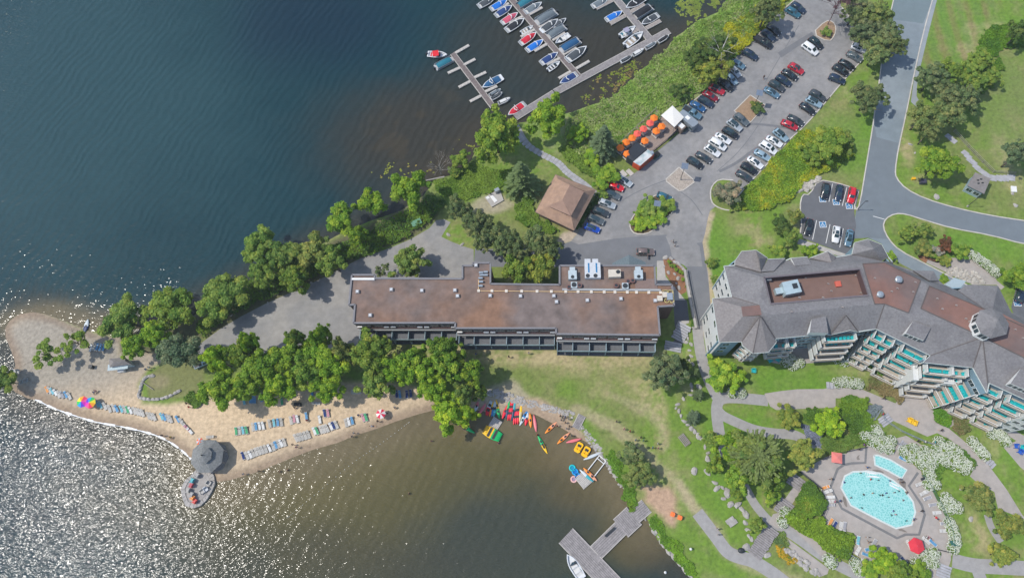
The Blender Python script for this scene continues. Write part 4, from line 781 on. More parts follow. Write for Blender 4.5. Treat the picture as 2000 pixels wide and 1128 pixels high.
hb = MB().box((0, 0, .08), (5.2, 3.2, .12)).mesh('roof_hatch', mat('hatch felt', (.21, .15, .13), .9, .1, 2)); link('roof_hatch', hb, hotel, loc=onroof(1262, 557))
for u, v in [(940, 533), (949, 532), (941, 538), (949, 538), (939, 544), (940, 551), (939, 559)]:
    p = onroof(u, v); MB().tube((p[0]-.5, p[1], HH+.5), (p[0]+.5, p[1], HH+.5), .28, n=8).tube((p[0], p[1], HH), (p[0], p[1], HH+.5), .12).build('exhaust_cowl', steel_m, hotel)
cell = MB().box((0, 0, .45), (1.2, 1.3, .8), 0, 0).mesh('equipment_box', MAT['cream metal'])
for u, v in [(1288, 584), (1298, 577)]: link('equipment_box', cell, hotel, loc=onroof(u, v))
p = onroof(1307, 581); MB().box((p[0], p[1], HH+.6), (1.3, 1.7, 1.1)).build('equipment_box', steel_m, hotel)
for u, v in [(1300, 571.5), (1309, 571.5), (1302, 587.5), (1312, 587.5)]: p = onroof(u, v); MB().ring((p[0], p[1], HH+.35), .5, .09, .12, 14).build('yellow_ring', mat('yellow ballast', (.60, .52, .20), .6, .1, 2), hotel)
# roofline fence of the equipment corner
rail = MB()
for q in ("1292,569 1313,569", "1313,569 1315,592"):
    a, b = [onroof(*map(float, t.split(','))) for t in q.split()]
    for z in (.6, 1.1): rail.tube((*a[:2], HH+z), (*b[:2], HH+z), .05, n=4)
rail.build('railing', mat('yellow rail', (.5, .42, .2), .6, .1, 2), hotel)
# south facade: windows, air conditioners, balconies
rail_m = mat('grey-green rail', (.22, .30, .32), .6, .15, 2); slab_m = mat('balcony slab', (.13, .135, .145), .8, .15, 2); divider_m = mat('blue grey divider', (.27, .36, .40), .7, .1, 2)
def facade(u0, v0, u1, v1, nb):
    a, b = onroof(u0, v0, HH), onroof(u1, v1, HH); w_ = Wall(a, b); L = w_.L; bay = L/nb
    if w_.n.y > 0: w_.n = -w_.n
    sk = MB(); w_.box(sk, 0, L, 6.7, 6.95, 0, .35); sk.build('ledge', mat('brick ledge', (.22, .14, .12), .8, .15, 2), hotel)
    for i in range(nb):
        c = (i+.5)*bay; sd = -1 if i % 2 else 1
        w_.window(hotel, c+sd*bay*.16, 7.3, 2.2, 1.7, mat('dark window frame', (.16, .14, .13), .6, .1, 2))
        x = c-sd*bay*.30; q = MB(); w_.box(q, x-.6, x+.6, 7.2, 7.8, 0, .32); q.build('ac_cover', white_m, hotel)
        w_.window(hotel, c, 3.9, bay*.62, 2.1, divider_m, 3); w_.window(hotel, c, .5, bay*.62, 2.1, divider_m, 3)
    for z, nm in ((3.5, 'balcony'), (.12, 'patio_slab')):
        s_ = MB(); w_.box(s_, .2, L-.3, z-.18, z, .02, 2.5); bo = s_.build(nm, slab_m, hotel)
        if z > 1:
            r_ = MB(); w_.box(r_, .2, L-.3, z+.95, z+1.08, 2.40, 2.56); w_.box(r_, .2, L-.3, z+.1, z+.75, 2.44, 2.50); r_.build('railing', rail_m, bo)
        for i in range(nb+1):
            d_ = MB(); x = min(max(i*bay, .25), L-.35); w_.box(d_, x-.07, x+.07, z, z+(2.6 if z < 1 else 1.6), .35, 2.45); d_.build('divider', divider_m, bo)
    up = MB(); w_.box(up, 0, L-.2, 6.1, 6.3, .0, .7); up.build('canopy', mat('pale canopy', (.26, .27, .27), .7, .1, 2), hotel)
facade(691, 631, 889.6, 631, 6); facade(889, 641.2, 1085.7, 641.2, 6); facade(1086.4, 652.8, 1288.5, 655, 6)
# entrance porch with a small grey gabled roof, north side
a = P(1235, 514, 3.6); pr = [(-3.9, -1.7), (3.9, -1.7), (3.9, .9), (0, 2.6), (-3.9, .9)]
porch = empty('entrance_porch', (a[0]-.8, a[1]-1.2, 0), 0, 'blue-grey roofed entrance porch at the north side of the flat-roofed hotel', 'porch')
MB().face([(-4.2, -1.7, 3.3), (0, -1.7, 4.4), (0, 3.2, 4.4), (-4.2, 1.5, 3.3)]).face([(4.2, -1.7, 3.3), (4.2, 1.5, 3.3), (0, 3.2, 4.4), (0, -1.7, 4.4)]).build('roof', mat('slate blue shingle', (.13, .17, .19), .85, .2, 3), porch)
for x in (-3.8, 3.8): MB().box((x, 1.1, 1.6), (.3, .3, 3.3)).build('post', divider_m, porch)
# ---- brown-roofed pavilion
pv = [P(u, v, 3.6) for u, v in ((1085, 341), (1163.5, 371), (1121, 450), (1045.5, 414))]; o = (sum(p[0] for p in pv)/4, sum(p[1] for p in pv)/4)
pav = empty('pavilion', (*o, 0), 0, 'square pavilion with a brown hipped shingle roof and raised clerestory', 'building')
sh_m = mat('brown shingles', (.36, .235, .165), .85, .14, .9, col2=(.31, .205, .15), sc2=.6)
n = lambda u, v, h: V3(u, v, h, o)
A_, B_, C_, D_ = n(1085, 341, 3.6), n(1163.5, 371, 3.6), n(1121, 450, 3.6), n(1045.5, 414, 3.6)
r1, r2 = n(1113, 361, 7.6), n(1098.5, 390, 7.6); k1, k2, k3, k4 = n(1090, 350, 4.6), n(1141, 373, 5.6), n(1115.5, 421, 5.6), n(1072, 402, 5.4)
MB().face([A_, D_, k4, r2, r1, k1]).face([D_, C_, k3, k4]).face([C_, B_, k2, k3]).face([A_, k1, r1, k2, B_]).build('roof', sh_m, pav)
MB().face([r1, r2, n(1115.5, 421, 6.4), n(1141, 374, 6.4)]).face([r2, n(1070, 402, 6.3), n(1115.5, 422, 6.4)]).build('upper_roof', mat('brown shingles darker', (.30, .195, .145), .85, .14, .9), pav)
q = [Vector(n(1072, 402, 5.0)), Vector(n(1110, 419.5, 5.2))]; w_ = Wall(q[0], q[1])
if w_.n.y > 0: w_.n = -w_.n
for i in range(5): g = MB(); w_.box(g, .3+i*w_.L/5.3, .3+(i+.86)*w_.L/5.3, 5.1, 5.85, -.05, .30); g.build('clerestory_window', glass_m, pav)
c0 = Vector((0, 0)); ipl = [(p[0]*.86, p[1]*.86) for p in (A_, B_, C_, D_)]; MB().prism(ipl, 0, 3.6).build('wall', mat('pavilion wall', (.22, .15, .11), .8, .15, 2), pav)
for a, b in ((D_, C_), (A_, D_), (C_, B_), (B_, A_)):
    w2 = Wall((a[0]*.86, a[1]*.86), (b[0]*.86, b[1]*.86))
    if (w2.p+w2.d*w2.L/2).dot(w2.n) < 0: w2.n = -w2.n
    for i in range(3): w2.window(pav, w2.L*(i+.5)/3, 1.0, 1.6, 1.4, divider_m)
gut = MB(); e4 = [A_, B_, C_, D_, A_]
for i in range(4): gut.tube(e4[i], e4[i+1], .09, n=4)
gut.build('gutter', mat('gutter', (.2, .15, .12), .6, .1, 2), pav)
# ---- utility slab with hatches, green bin
e = empty('concrete_slab', P(967, 387), 0, 'raised square concrete slab with pale hatches and a blue box', 'slab'); q = lz(PP("947,386 976,370 984,392 961,405"), P(967, 387))
MB().prism(q, 0, .35).build('slab', conc_m, e); o2 = P(967, 387)
for s_ in ("957,384 962,381 972,392 966,396", "949,386 953,383 957,387 952,389"): MB().prism(lz(PP(s_, .35), o2), .35, .47).build('hatch', white_m, e)
p = V3(971, 374, .4, o2); MB().box((p[0], p[1], 1.0), (1.3, .9, 1.3), .5).build('utility_box', steel_m, e); p = V3(959, 380, .35, o2); MB().tube(p, (p[0], p[1], 1.2), .15).build('vent_pipe', dark_m, e)
e = empty('waste_bin', P(815, 438), yawd(815, 438, -25), 'green lidded waste container at the end of the gravel yard', 'bin'); MB().box((0, 0, .6), (2.6, 1.5, 1.2)).build('body', mat('dark green steel', (.05, .13, .09), .5, .1, 2), e); MB().box((0, 0, 1.25), (2.7, 1.6, .12)).build('lid', mat('green lid', (.12, .27, .17), .5, .1, 2), e)
# ---- small huts
def hut(u, v, h, corners, ridge, name, label, rm, wm, win=None):
    o = P(u, v, 0); e = empty(name, o, 0, label, 'hut'); c = [V3(a, b, h, o) for a, b in corners]; r = [V3(a, b, h+1.0, o) for a, b in ridge]
    cen = Vector((sum(p[0] for p in c)/len(c), sum(p[1] for p in c)/len(c))); b_ = MB()
    if len(c) == 4 and len(r) == 2: b_.face([c[0], r[0], r[1], c[1]]).face([c[3], c[2], r[1], r[0]]).face([c[1], r[1], c[2]]).face([c[0], c[3], r[0]])
    b_.build('roof', rm, e); MB().prism([(cen.x+(p[0]-cen.x)*.85, cen.y+(p[1]-cen.y)*.85) for p in c], 0, h).build('wall', wm, e); return e, c, cen
grey_sh = mat('grey shingles', (.205, .19, .185), .9, .16, 1.1, col2=(.235, .215, .20), sc2=.4, bump=.03)
e, c, cen = hut(235, 708, 2.8, ((213, 700), (245, 697), (256, 711), (214, 717)), ((222, 706), (244, 704)), 'beach_hut', 'small grey-roofed beach hut with a white counter on the spit', grey_sh, mat('hut wall', (.35, .42, .43), .7, .1, 2))
p = V3(235, 724, .9, P(235, 708)); MB().box((p[0], p[1]+.2, .45), (1.6, .8, .9), .1).build('counter', white_m, e); p = V3(230, 717, 2.2, P(235, 708)); MB().box((p[0], p[1]+.2, 2.2), (5.2, 1.6, .1), .1).build('awning', mat('pale awning', (.42, .50, .52), .7, .1, 2), e)
o = P(1908, 362, 0); e = empty('bus_shelter', o, 0, 'small grey-shingled hut beside the stepping stones near the road', 'hut'); c = [V3(a, b, 3.0, o) for a, b in ((1904, 337), (1934.5, 349), (1921.5, 379), (1889, 363))]
MB().prism([x[:2] for x in c], 3.0, 3.15).build('roof', grey_sh, e); ce = Vector((sum(x[0] for x in c)/4, sum(x[1] for x in c)/4)); MB().prism([(ce.x+(x[0]-ce.x)*.86, ce.y+(x[1]-ce.y)*.86) for x in c], 0, 3.0).build('wall', mat('pale blue siding', (.34, .45, .50), .7, .1, 2), e)
for u, v in ((1910, 352), (1916, 350), (1919, 357), (1911, 358)): p = V3(u, v, 3.15, o); MB().ball((p[0], p[1], 3.2), (.35, .22, .15), 7, 4).build('roof_vent', dark_m, e)
w_ = Wall((ce.x+(c[3][0]-ce.x)*.86, ce.y+(c[3][1]-ce.y)*.86), (ce.x+(c[2][0]-ce.x)*.86, ce.y+(c[2][1]-ce.y)*.86))
if w_.n.y > 0: w_.n = -w_.n
for i in range(2): w_.window(e, w_.L*(i+.5)/2, .9, 1.4, 1.2)
# ---- gazebo: two-tier octagonal roof
o = P(404, 890, 3.2); gzb = empty('gazebo', (o[0], o[1], 0), 0, 'octagonal grey-shingled two-tier gazebo at the tip of the beach', 'gazebo')
gs_m = mat('cedar shingles', (.20, .205, .20), .9, .3, 2.2, bump=.05)
for nm, r0, z0, r1_, z1 in (('roof', 4.1, 3.0, 1.75, 4.2), ('upper_roof', 2.0, 4.65, .15, 5.7)):
    b_ = MB()
    for k in range(8):
        a0, a1 = R(22.5+45*k), R(22.5+45*(k+1)); c_ = math.cos; s_ = math.sin
        b_.face([(r0*c_(a0), r0*s_(a0), z0), (r0*c_(a1), r0*s_(a1), z0), (r1_*c_(a1), r1_*s_(a1), z1), (r1_*c_(a0), r1_*s_(a0), z1)])
    b_.build(nm, gs_m, gzb)
MB().tube((0, 0, 4.2), (0, 0, 4.7), 1.8, n=8).build('clerestory', dark_m, gzb); MB().tube((0, 0, 5.6), (0, 0, 6.3), .2, .05).build('finial', dark_m, gzb); MB().tube((0, 0, -.3), (0, 0, .25), 3.9, n=8).build('floor', wood_m, gzb)
for k in range(8): a0 = R(22.5+45*k); MB().tube((3.7*math.cos(a0), 3.7*math.sin(a0), .2), (3.7*math.cos(a0), 3.7*math.sin(a0), 3.1), .12).build('post', wood_m, gzb)
# stone platform: flat slabs
plat = "398,913 411,916 418,928 420,945 413,960 404,975 392,987 378,992 362,987 356,972 353,955 360,940 372,928 384,916"
o = P(388, 952); e = empty('stone_platform', (o[0], o[1], 0), 0, 'irregular platform of large flat stones reaching into the glittering water', 'platform')
MB().prism(lz(PP(plat), o), ZW-1, -.06).build('base', stone_m, e)
pp_ = lz(PP(plat), o); 
MB().prism([(x*.72, y*.72) for x, y in pp_], -.1, .0).build('terrace_floor', mat('stone floor', (.34, .32, .30), .85, .18, .9, bump=.02), e)
for i in range(len(pp_)):
    a, b = Vector(pp_[i]), Vector(pp_[(i+1) % len(pp_)])
    for j in range(2):
        p0, p1 = a.lerp(b, j/2+.02), a.lerp(b, j/2+.48); MB().prism([tuple(p0), tuple(p1), tuple(p1*.76), tuple(p0*.78)], -.2, .06+random.uniform(0, .1)).build('stone', stone_m, e)
# ---- food court: container, dark canopy, deck, food truck
def quadbox(name, s, z0, z1, m, par, o, mt=None, hz=None):
    return MB().prism(lz(PP(s, z1 if hz is None else hz), o), z0, z1, 0, mt=1 if mt else None).build(name, [m, mt] if mt else m, par)
deckwood = mat('patio boards', (.30, .235, .20), .85, .15, 1.5, stretch=(1, 1, 1))
o = P(1255, 262); e = empty('patio_deck', (o[0], o[1], 0), 0, 'raised wooden patio deck carrying the orange umbrellas', 'deck')
dk = lz(PP("1283,214 1330,250 1292,282 1268,300 1250,312 1222,308 1202,294 1208,282 1240,252 1262,232", .4), o); MB().prism(dk, 0, .38).build('deck_base', deckwood, e)
# boards as pieces
ax = Vector((P(1268, 300)[0]-P(1330, 250)[0], P(1268, 300)[1]-P(1330, 250)[1])).normalized(); nb_ = Vector((-ax.y, ax.x))
def boards(par, poly, ax, wd, z0, z1, m, name='board', kind=None, gap=.06):
    nb_ = Vector((-ax.y, ax.x)); q = [(Vector(p).dot(ax), Vector(p).dot(nb_)) for p in poly]; y0, y1 = min(p[1] for p in q), max(p[1] for p in q); b = MB(); y = y0+.02; n = 0
    while y < y1-.05:
        ym = min(y+wd, y1)/2+y/2; xs = []
        for i in range(len(q)):
            (xa, ya), (xb, yb) = q[i], q[(i+1) % len(q)]
            if (ya > ym) != (yb > ym): xs.append(xa+(ym-ya)*(xb-xa)/(yb-ya))
        xs.sort()
        for k in range(0, len(xs)-1, 2):
            a, c = xs[k], xs[k+1]; cor = [(a, y), (c, y), (c, min(y+wd-gap, y1)), (a, min(y+wd-gap, y1))]
            b.prism([tuple(ax*x_+nb_*y_) for x_, y_ in cor], z0, z1+random.uniform(0, .012)); n += 1
        y += wd
    return b.build(name, m, par, kind=kind)
boards(e, dk, ax, .5, .38, .42, deckwood, 'boards', 'stuff')
def railing(par, pts, h=1.0, m=white_m, step=2.0, name='railing', o=(0, 0), z=0):
    P3 = [Vector((*p[:2], z)) for p in pts]; b = MB()
    for i in range(len(P3)-1):
        a, c = P3[i], P3[i+1]; n = max(1, int((c-a).length/step))
        for k in range(n+1): t = a.lerp(c, k/n); b.tube(t, t+Vector((0, 0, h)), .045, n=4)
        for hz in (h, h*.5): b.tube(a+Vector((0, 0, hz)), c+Vector((0, 0, hz)), .04, n=4)
    return b.build(name, m, par)
railing(e, lz(PP("1282,214 1210,282 1202,294"), o), z=.4, m=wood_m); railing(e, lz(PP("1330,252 1292,284 1270,301"), o), z=.4, m=dark_m)
c0_ = P(1326, 252); w_ = Wall(lz(PP("1322,257 1303,276"), o)[0], lz(PP("1322,257 1303,276"), o)[1], 1); q = MB(); w_.box(q, 0, w_.L, .5, 1.5, -.05, .05); q.build('banner', mat('banner', (.05, .06, .07), .6, .1, 2), e)
o = P(1258, 318); e = empty('container_kitchen', (o[0], o[1], 0), 0, 'bright red shipping container with a whitish roof beside the orange umbrellas', 'container')
red_m = mat('red container', (.62, .085, .03), .55, .12, 1.5)
MB().prism(lz(PP("1265.5,291.5 1278,300 1250,324 1236.5,316", 2.7), o), .05, 2.7, 0, mt=1).build('body', [red_m, mat('container roof', (.55, .57, .56), .7, .12, .8, col2=(.25, .35, .37), sc2=.45)], e)
cr_ = lz(PP("1265.5,291.5 1278,300 1250,324 1236.5,316", 2.7), o); ribs = MB(); w_ = Wall(cr_[2], cr_[1])
if w_.n.y > 0: w_.n = -w_.n
for i in range(int(w_.L/.4)): w_.box(ribs, i*.4+.05, i*.4+.22, .1, 2.65, 0, .05)
ribs.build('rib_panel', red_m, e, kind='stuff'); q = MB(); w_.box(q, w_.L*.35, w_.L*.62, 1.2, 2.1, .05, .12); q.build('hatch', mat('menu hatch', (.22, .14, .10), .6, .1, 2), e)
q = MB(); w3 = Wall(cr_[3], cr_[2]); 
if w3.n.y > 0: w3.n = -w3.n
w3.box(q, .1, w3.L/2-.05, .15, 2.5, 0, .06); w3.box(q, w3.L/2+.05, w3.L-.1, .15, 2.5, 0, .06); q.build('end_doors', red_m, e, kind='stuff')
p = V3(1273, 299, 2.7, o); MB().box((p[0], p[1], 2.95), (.8, .8, .45), .6).build('roof_fan', steel_m, e)
e2 = empty('dark_container', (o[0], o[1], 0), 0, 'dark flat-topped container beside the red one', 'container')
MB().prism(lz(PP("1243,277 1264,291 1237,315 1224,306", 2.75), o), 0, 2.75).build('body', mat('charcoal steel', (.035, .04, .05), .6, .12, 1), e2)
MB().prism(lz(PP("1242.5,276.5 1264.5,290.5 1241,310 1226,297", 3.0), o), 2.85, 2.93).build('roof', mat('black membrane', (.028, .033, .042), .5, .15, 1), e2)
o = P(1322, 235); e = empty('food_truck', (o[0], o[1], 0), yawd(1340, 232, 40), 'silver food trailer parked behind the white canopy', 'trailer')
MB().box((2.6, 1.0, 1.5), (5.8, 2.3, 2.6), 0, bevel=.35).build('body', mat('grey trailer', (.30, .34, .37), .35, .1, 1, metal=.3), e)
MB().box((2.4, 1.0, 2.83), (1.2, 1.0, .12)).build('roof_vent', white_m, e); MB().box((4.8, -.18, 1.6), (1.2, .08, .7)).build('window', glass_m, e)
for x in (1.3, 3.2): MB().tube((x, -.25, .4), (x, .0, .4), .38, n=12).build('wheel', black_m, e)
o = P(1315, 232, 2.9); e = empty('canopy_tent', (o[0], o[1], 0), 0, 'large square white shade canopy at the end of the patio', 'canopy')
cr_ = [V3(a, b, 3.0, o) for a, b in ((1313.5, 206), (1336, 229), (1317, 248.5), (1291, 225.5))]
b_ = MB(); m_ = (sum(p[0] for p in cr_)/4, sum(p[1] for p in cr_)/4, 3.35)
for i in range(4): b_.face([cr_[i], cr_[(i+1) % 4], m_])
b_.build('cloth', mat('white canvas', (.70, .68, .63), .8, .05, 2), e)
for p in cr_: MB().tube((p[0], p[1], 0), (p[0], p[1], 3.0), .06).build('pole', steel_m, e)
o = P(1323, 250); e = empty('service_kiosk', (o[0], o[1], 0), yawd(1323, 250, 40), 'small kiosk with striped pink banner below the white canopy', 'kiosk'); MB().box((.8, 0, 1), (2.4, 1.8, 2.0)).build('body', mat('brown kiosk', (.2, .15, .12), .7, .1, 2), e); MB().box((.9, .1, 2.08), (1.6, 1.3, .14)).build('roof', white_m, e); MB().box((-.5, -.3, 1), (.1, .9, 1.6)).build('banner', mat('pink banner', (.5, .06, .12), .6, .1, 2), e)
for u, v, c_, lb in [(1280, 305.5, (.04, .10, .06), 'dark green dumpster at the end of the red container'), (1337, 252, (.05, .11, .08), 'green dumpster beside the small kiosk')]:
    e = empty('dumpster', P(u, v), yawd(u, v, -38), lb, 'bin'); MB().box((0, 0, .6), (1.9, 1.3, 1.2), bevel=.1).build('body', mat('bin green', (.05, .11, .08), .5, .1, 2), e); MB().box((0, 0, 1.24), (2.0, 1.4, .1)).build('lid', black_m, e)
for u, v, lb in [(1230, 337, 'flat beige sheet lying on the verge below the red container'), (1218, 339, 'small yellowish crate behind the silver parked car')]:
    e = empty('pallet', P(u, v), yawd(u, v, 45), lb, 'pallet'); MB().box((0, 0, .12), (2.0, 1.2, .15)).build('board', wlight_m, e)
# hex umbrellas
def umbrella(r, n, name, cat):
    e = empty(name, (0, 0, 0), 0, 'x', cat); b_ = MB(); b_.cone((0, 0, 2.2), r, .55, n).cone((0, 0, 2.7), r*.18, .15, n); c = b_.build('canopy', fab_m, e, color=(1, 1, 1))
    w_ = MB()
    for k in range(n): t = 2*math.pi*(k+.5)/n; t2 = 2*math.pi*(k+1.5)/n; w_.face([(r*math.cos(t), r*math.sin(t), 2.2), (r*math.cos(t2), r*math.sin(t2), 2.2), (r*.99*math.cos(t2), r*.99*math.sin(t2), 2.02), (r*.99*math.cos(t), r*.99*math.sin(t), 2.02)])
    w_.build('valance', fab_m, e); p = MB().tube((0, 0, 0), (0, 0, 2.75), .04).build('pole', steel_m, e); p['keep'] = 1; return proto(e)
hexu = umbrella(1.12, 6, 'patio_umbrella', 'umbrella'); ORG = (.85, .20, .025); COR = (.78, .12, .09)
us = [(690, 275, ORG), (635, 345, COR), (545, 425, COR), (460, 490, COR), (390, 550, ORG), (305, 610, ORG), (225, 685, ORG), (318, 768, ORG), (795, 390, ORG), (720, 455, ORG), (563, 590, ORG)]
names = ['orange umbrella uppermost in the long row, nearest the white canopy', 'coral umbrella uppermost of three coral ones', 'coral umbrella in the middle of three coral ones', 'coral umbrella lowest of three coral ones', 'orange umbrella just below the three coral ones', 'orange umbrella second last down the long row', 'orange umbrella at the lower left end of the row', 'orange umbrella half under the dark container roof', 'orange umbrella right upper of the inner pair', 'orange umbrella left lower of the inner pair', 'orange umbrella alone beside the dark container corner']
table_p = empty('picnic_table', (0, 0, 0), 0, 'x', 'table'); MB().box((0, 0, .74), (1.9, .75, .06)).build('table_top', wlight_m, table_p)
for y in (-.75, .75): MB().box((0, y, .44), (1.9, .28, .05)).build('bench', wlight_m, table_p)
for x in (-.7, .7): MB().box((x, 0, .37), (.08, 1.3, .72)).build('leg', wlight_m, table_p)
proto(table_p)
for (a, b, c), nm in zip(us, names):
    u, v = 1180+a/7.05, 190+b/7.05; p = P(u, v, 2.9); use(hexu, (p[0], p[1], .4), random.random(), nm, c, 'patio umbrellas')
    use(table_p, (p[0]+.1, p[1], .42), yawd(u, v, 40), 'picnic table under the '+nm, group='patio tables')
# ================================================= the resort with grey shingle roofs
EV = 15.0; TP = 18.5
ro = P(1700, 620, 0); resort = empty('resort_building', (ro[0], ro[1], 0), 0, 'large grey shingle-roofed resort building with turrets, flat brown roof wells and tiers of balconies', 'building')
def rv(t, h=None):
    a = t.split(','); return V3(float(a[0]), float(a[1]), float(a[2]) if len(a) > 2 else h, ro)
def rf(faces, m, name='roof', par=None, th=0):
    b_ = MB()
    for f in faces: b_.face([rv(t, EV) for t in f.split()])
    return b_.build(name, m, par or resort)
rs_m = mat('resort shingles', (.192, .187, .19), .9, .2, 2.2, col2=(.16, .155, .16), sc2=.25, bump=.03)
rs2_m = mat('resort shingles warm', (.205, .19, .185), .9, .2, 2.2)
E1, WC = '1414.2,519.4', '1391.5,582.8,15'
rf(['1414.2,519.4,15 1429.8,579.3,15.5 1482.4,595.5,18.3 1487.7,614.7,18.3 1484.8,616.3,18.3 1505.2,593.6,18.5 1492,542.1,18.5',
    '1414.2,519.4,15 1492,542.1,18.5 1678.7,525.4,18.5 1684.7,514.6,18.5 1727.8,512.3,18.5 1721.8,509.9,17.6 1664.4,496.7,15 1581.7,503.9,15 1534,508.6,15 1470,518,15',
    '1678.7,525.4,18.5 1695.4,576.9,18.5 1708.2,593.2,18.5 1684.7,514.6,18.5',
    '1721.8,509.9,17.6 1727.8,512.3,18.5 1798.4,547,18.5 1815.2,557.7,18.5 1870,567,15.5 1846.3,557.7,15 1834.3,548.2,15 1815,548,15.6 1782.9,527.8,15 1745,516,15 1743.4,511,15',
    '1798.4,547,18.5 1774.5,610.4,18.5 1798.4,602,18.5 1815.2,557.7,18.5',
    '1815.2,557.7,18.5 1922.9,603.2,18.5 1870,567,15.5',
    '1870,567,15.5 1922.9,603.2,18.5 1938.5,603.2,18.6 1949.3,557.7,15 1889.4,555.3,15',
    '1938.5,603.2,18.6 1958.8,612.8,18.5 1975.6,610.4,15 1949.3,557.7,15',
    '1975.6,610.4,15 1958.8,612.8,18.5 2060,664,18.5 2060,640,15'], rs_m)
rf(['1514.3,660.6,15 1484.8,616.3,18.3 1505.2,593.6,18.5 1695.4,576.9,18.5 1708.2,593.2,18.5 1727.8,593.2,18.5 1711,641.5,15 1676.3,647.5,15 1612.9,651.1,15',
    '1711,641.5,15 1727.8,593.2,18.5 1774.5,610.4,18.5 1798.4,602,18.5 1920.5,658.3,18.5 1817.6,693.7,15',
    '1932.5,747.2,15 1929,746,15.2 1919.5,659,18.5 1920.5,658.3,18.5 2060,728,18.5 2060,806,15'], rs_m)
rf(['1391.5,582.8,15 1447.7,598.4,18.3 1482.4,595.5,18.3 1429.8,579.3,15.5', '1391.5,582.8,15 1404.6,667.8,15 1450.6,617.5,18.3 1447.7,598.4,18.3', '1404.6,667.8,15 1448.9,666.6,15 1484.8,616.3,18.3 1450.6,617.5,18.3'], rs2_m)
rf(['1817.6,693.7,15 1803.3,706.9,15 1900.2,717.2,15 1919.3,658.3,18.6', '1900.2,717.2,15 1927.8,766.8,15 1929,746,15.2 1919.3,658.3,18.6'], rs_m, 'gable_roof')
# bay turret at the south-west corner
ap = '1484.8,616.3,19.2'; ev = '1448.9,666.6,15.1 1450.1,673.8,15.1 1470.5,689.3,15.1 1500.4,687,15.1 1515.9,667.8,15.1 1514.3,660.6,15.1'.split()
rf([f'{ap} {ev[i]} {ev[i+1]}' for i in range(5)], rs2_m, 'turret_roof')
rf(['1435.7,517.5,15.2 1435.7,509.8,15.2 1448.9,490.7,15.2 1476.4,488.3,15.2 1482.9,504.6,18.4 1486.5,531.4,17.4', '1476.4,488.3,15.2 1499.2,503.9,15.2 1482.9,504.6,18.4', '1499.2,503.9,15.2 1486.5,531.4,17.4 1482.9,504.6,18.4'], rs2_m, 'turret_roof')
rf(['1499.2,506,15.6 1533.4,504.6,15.6 1511,529,17.6 1486.5,530,17.6', '1533.4,504.6,15.6 1534,508.6,15.3 1511,531,17.3 1511,529,17.6'], rs_m, 'dormer_roof')
rf(['1545.4,503.9,16 1577,501.5,16 1585,515.8,17 1553,519.4,17'], rs_m, 'dormer_roof'); rf(['1545.4,503.9,16 1553,519.4,17 1544,508,15.2'], white_m, 'dormer_side')
rf(['1581.7,503.9,15.7 1616.4,490.7,17 1624.8,513.4,17', '1616.4,490.7,17 1633.2,501.5,15.7 1624.8,513.4,17'], rs2_m, 'dormer_roof')
et = '1664.4,496.7,15.3 1669.2,473.9,15.3 1695.5,466.8,15.3 1721.8,477.5,15.3 1735,501.5,15.3 1721.8,509.9,15.3'.split()
rf([f'1706,486,17.8 {et[i]} {et[(i+1)%6]}' for i in range(6)], rs_m, 'turret_roof')
rf(['1782.9,527.8,15.4 1823.6,528.9,15.4 1815.2,548.2,16.6', '1823.6,528.9,15.4 1834.3,548.2,15.4 1815.2,548.2,16.6'], rs_m, 'dormer_roof')
rf(['1621.2,653.4,15.3 1660.7,643.9,16 1652.4,615.2,18.3', '1660.7,643.9,16 1676.3,647.5,15.3 1652.4,615.2,18.3'], rs2_m, 'gable_roof')
# shed dormers with white cheeks
def dormer(top, bot, name='dormer_roof', win=0):
    t0, t1 = [x for x in top.split()]; b0, b1 = [x for x in bot.split()]
    up = lambda t, h: V3(*map(float, t.split(',')), h, ro)
    a, b = up(t0, 18.1), up(t1, 18.1); c, d = up(b1, 17.6), up(b0, 17.6); e_ = MB().face([a, d, c, b]).build(name, rs_m, resort)
    ch = MB(); 
    for top_, bot_ in ((a, d), (b, c)): ch.face([top_, bot_, (bot_[0], bot_[1], 15.6)])
    ch.face([d, c, (c[0], c[1], 15.5), (d[0], d[1], 15.5)]).build('dormer_wall', white_m, e_)
    if win:
        w_ = Wall(d, c)
        if w_.n.y > 0: w_.n = -w_.n
        g = MB()
        for i in range(win): w_.box(g, (i+.15)*w_.L/win, (i+.85)*w_.L/win, 16.1, 17.2, .02, .08)
        g.build('dormer_window', glass_m, e_)
dormer('1585,622.3 1613,617.5', '1581.7,648.5 1618,650'); dormer('1782.9,627 1818.8,639', '1769.5,650 1804.4,664.3', win=4); dormer('1993,720 2028,735', '1974,748 2012,764', win=4)
# flat parts
well_m = mat('brown membrane', (.19, .12, .10), .85, .1, .5); bf_m = mat('red-brown membrane', (.215, .118, .095), .85, .14, .4, col2=(.16, .115, .105), sc2=.12)
W1, W2, W3, W4 = '1492,542.1', '1678.7,525.4', '1695.4,576.9', '1505.2,593.6'
wp = [rv(t+',18.5') for t in (W1, W2, W3, W4)]; b_ = MB(); b_.face([(p[0], p[1], 16.4) for p in wp]).build('roof_well_floor', well_m, resort)
b_ = MB()
for i in range(4): a, c = wp[i], wp[(i+1) % 4]; b_.face([(a[0], a[1], 16.4), (c[0], c[1], 16.4), (c[0], c[1], 18.5), (a[0], a[1], 18.5)])
b_.build('roof_well_wall', mat('well wall', (.10, .06, .06), .8, .1, 1), resort); strip(MB(), [p[:2] for p in wp]+[wp[0][:2]], .35, 18.45, 18.75).build('roof_curb', mat('purple flashing', (.15, .13, .14), .6, .1, 2), resort)
rf(['1684.7,514.6,18.52 1727.8,512.3,18.52 1798.4,547,18.52 1774.5,610.4,18.52 1727.8,593.2,18.52 1708.2,593.2,18.52'], bf_m, 'flat_roof')
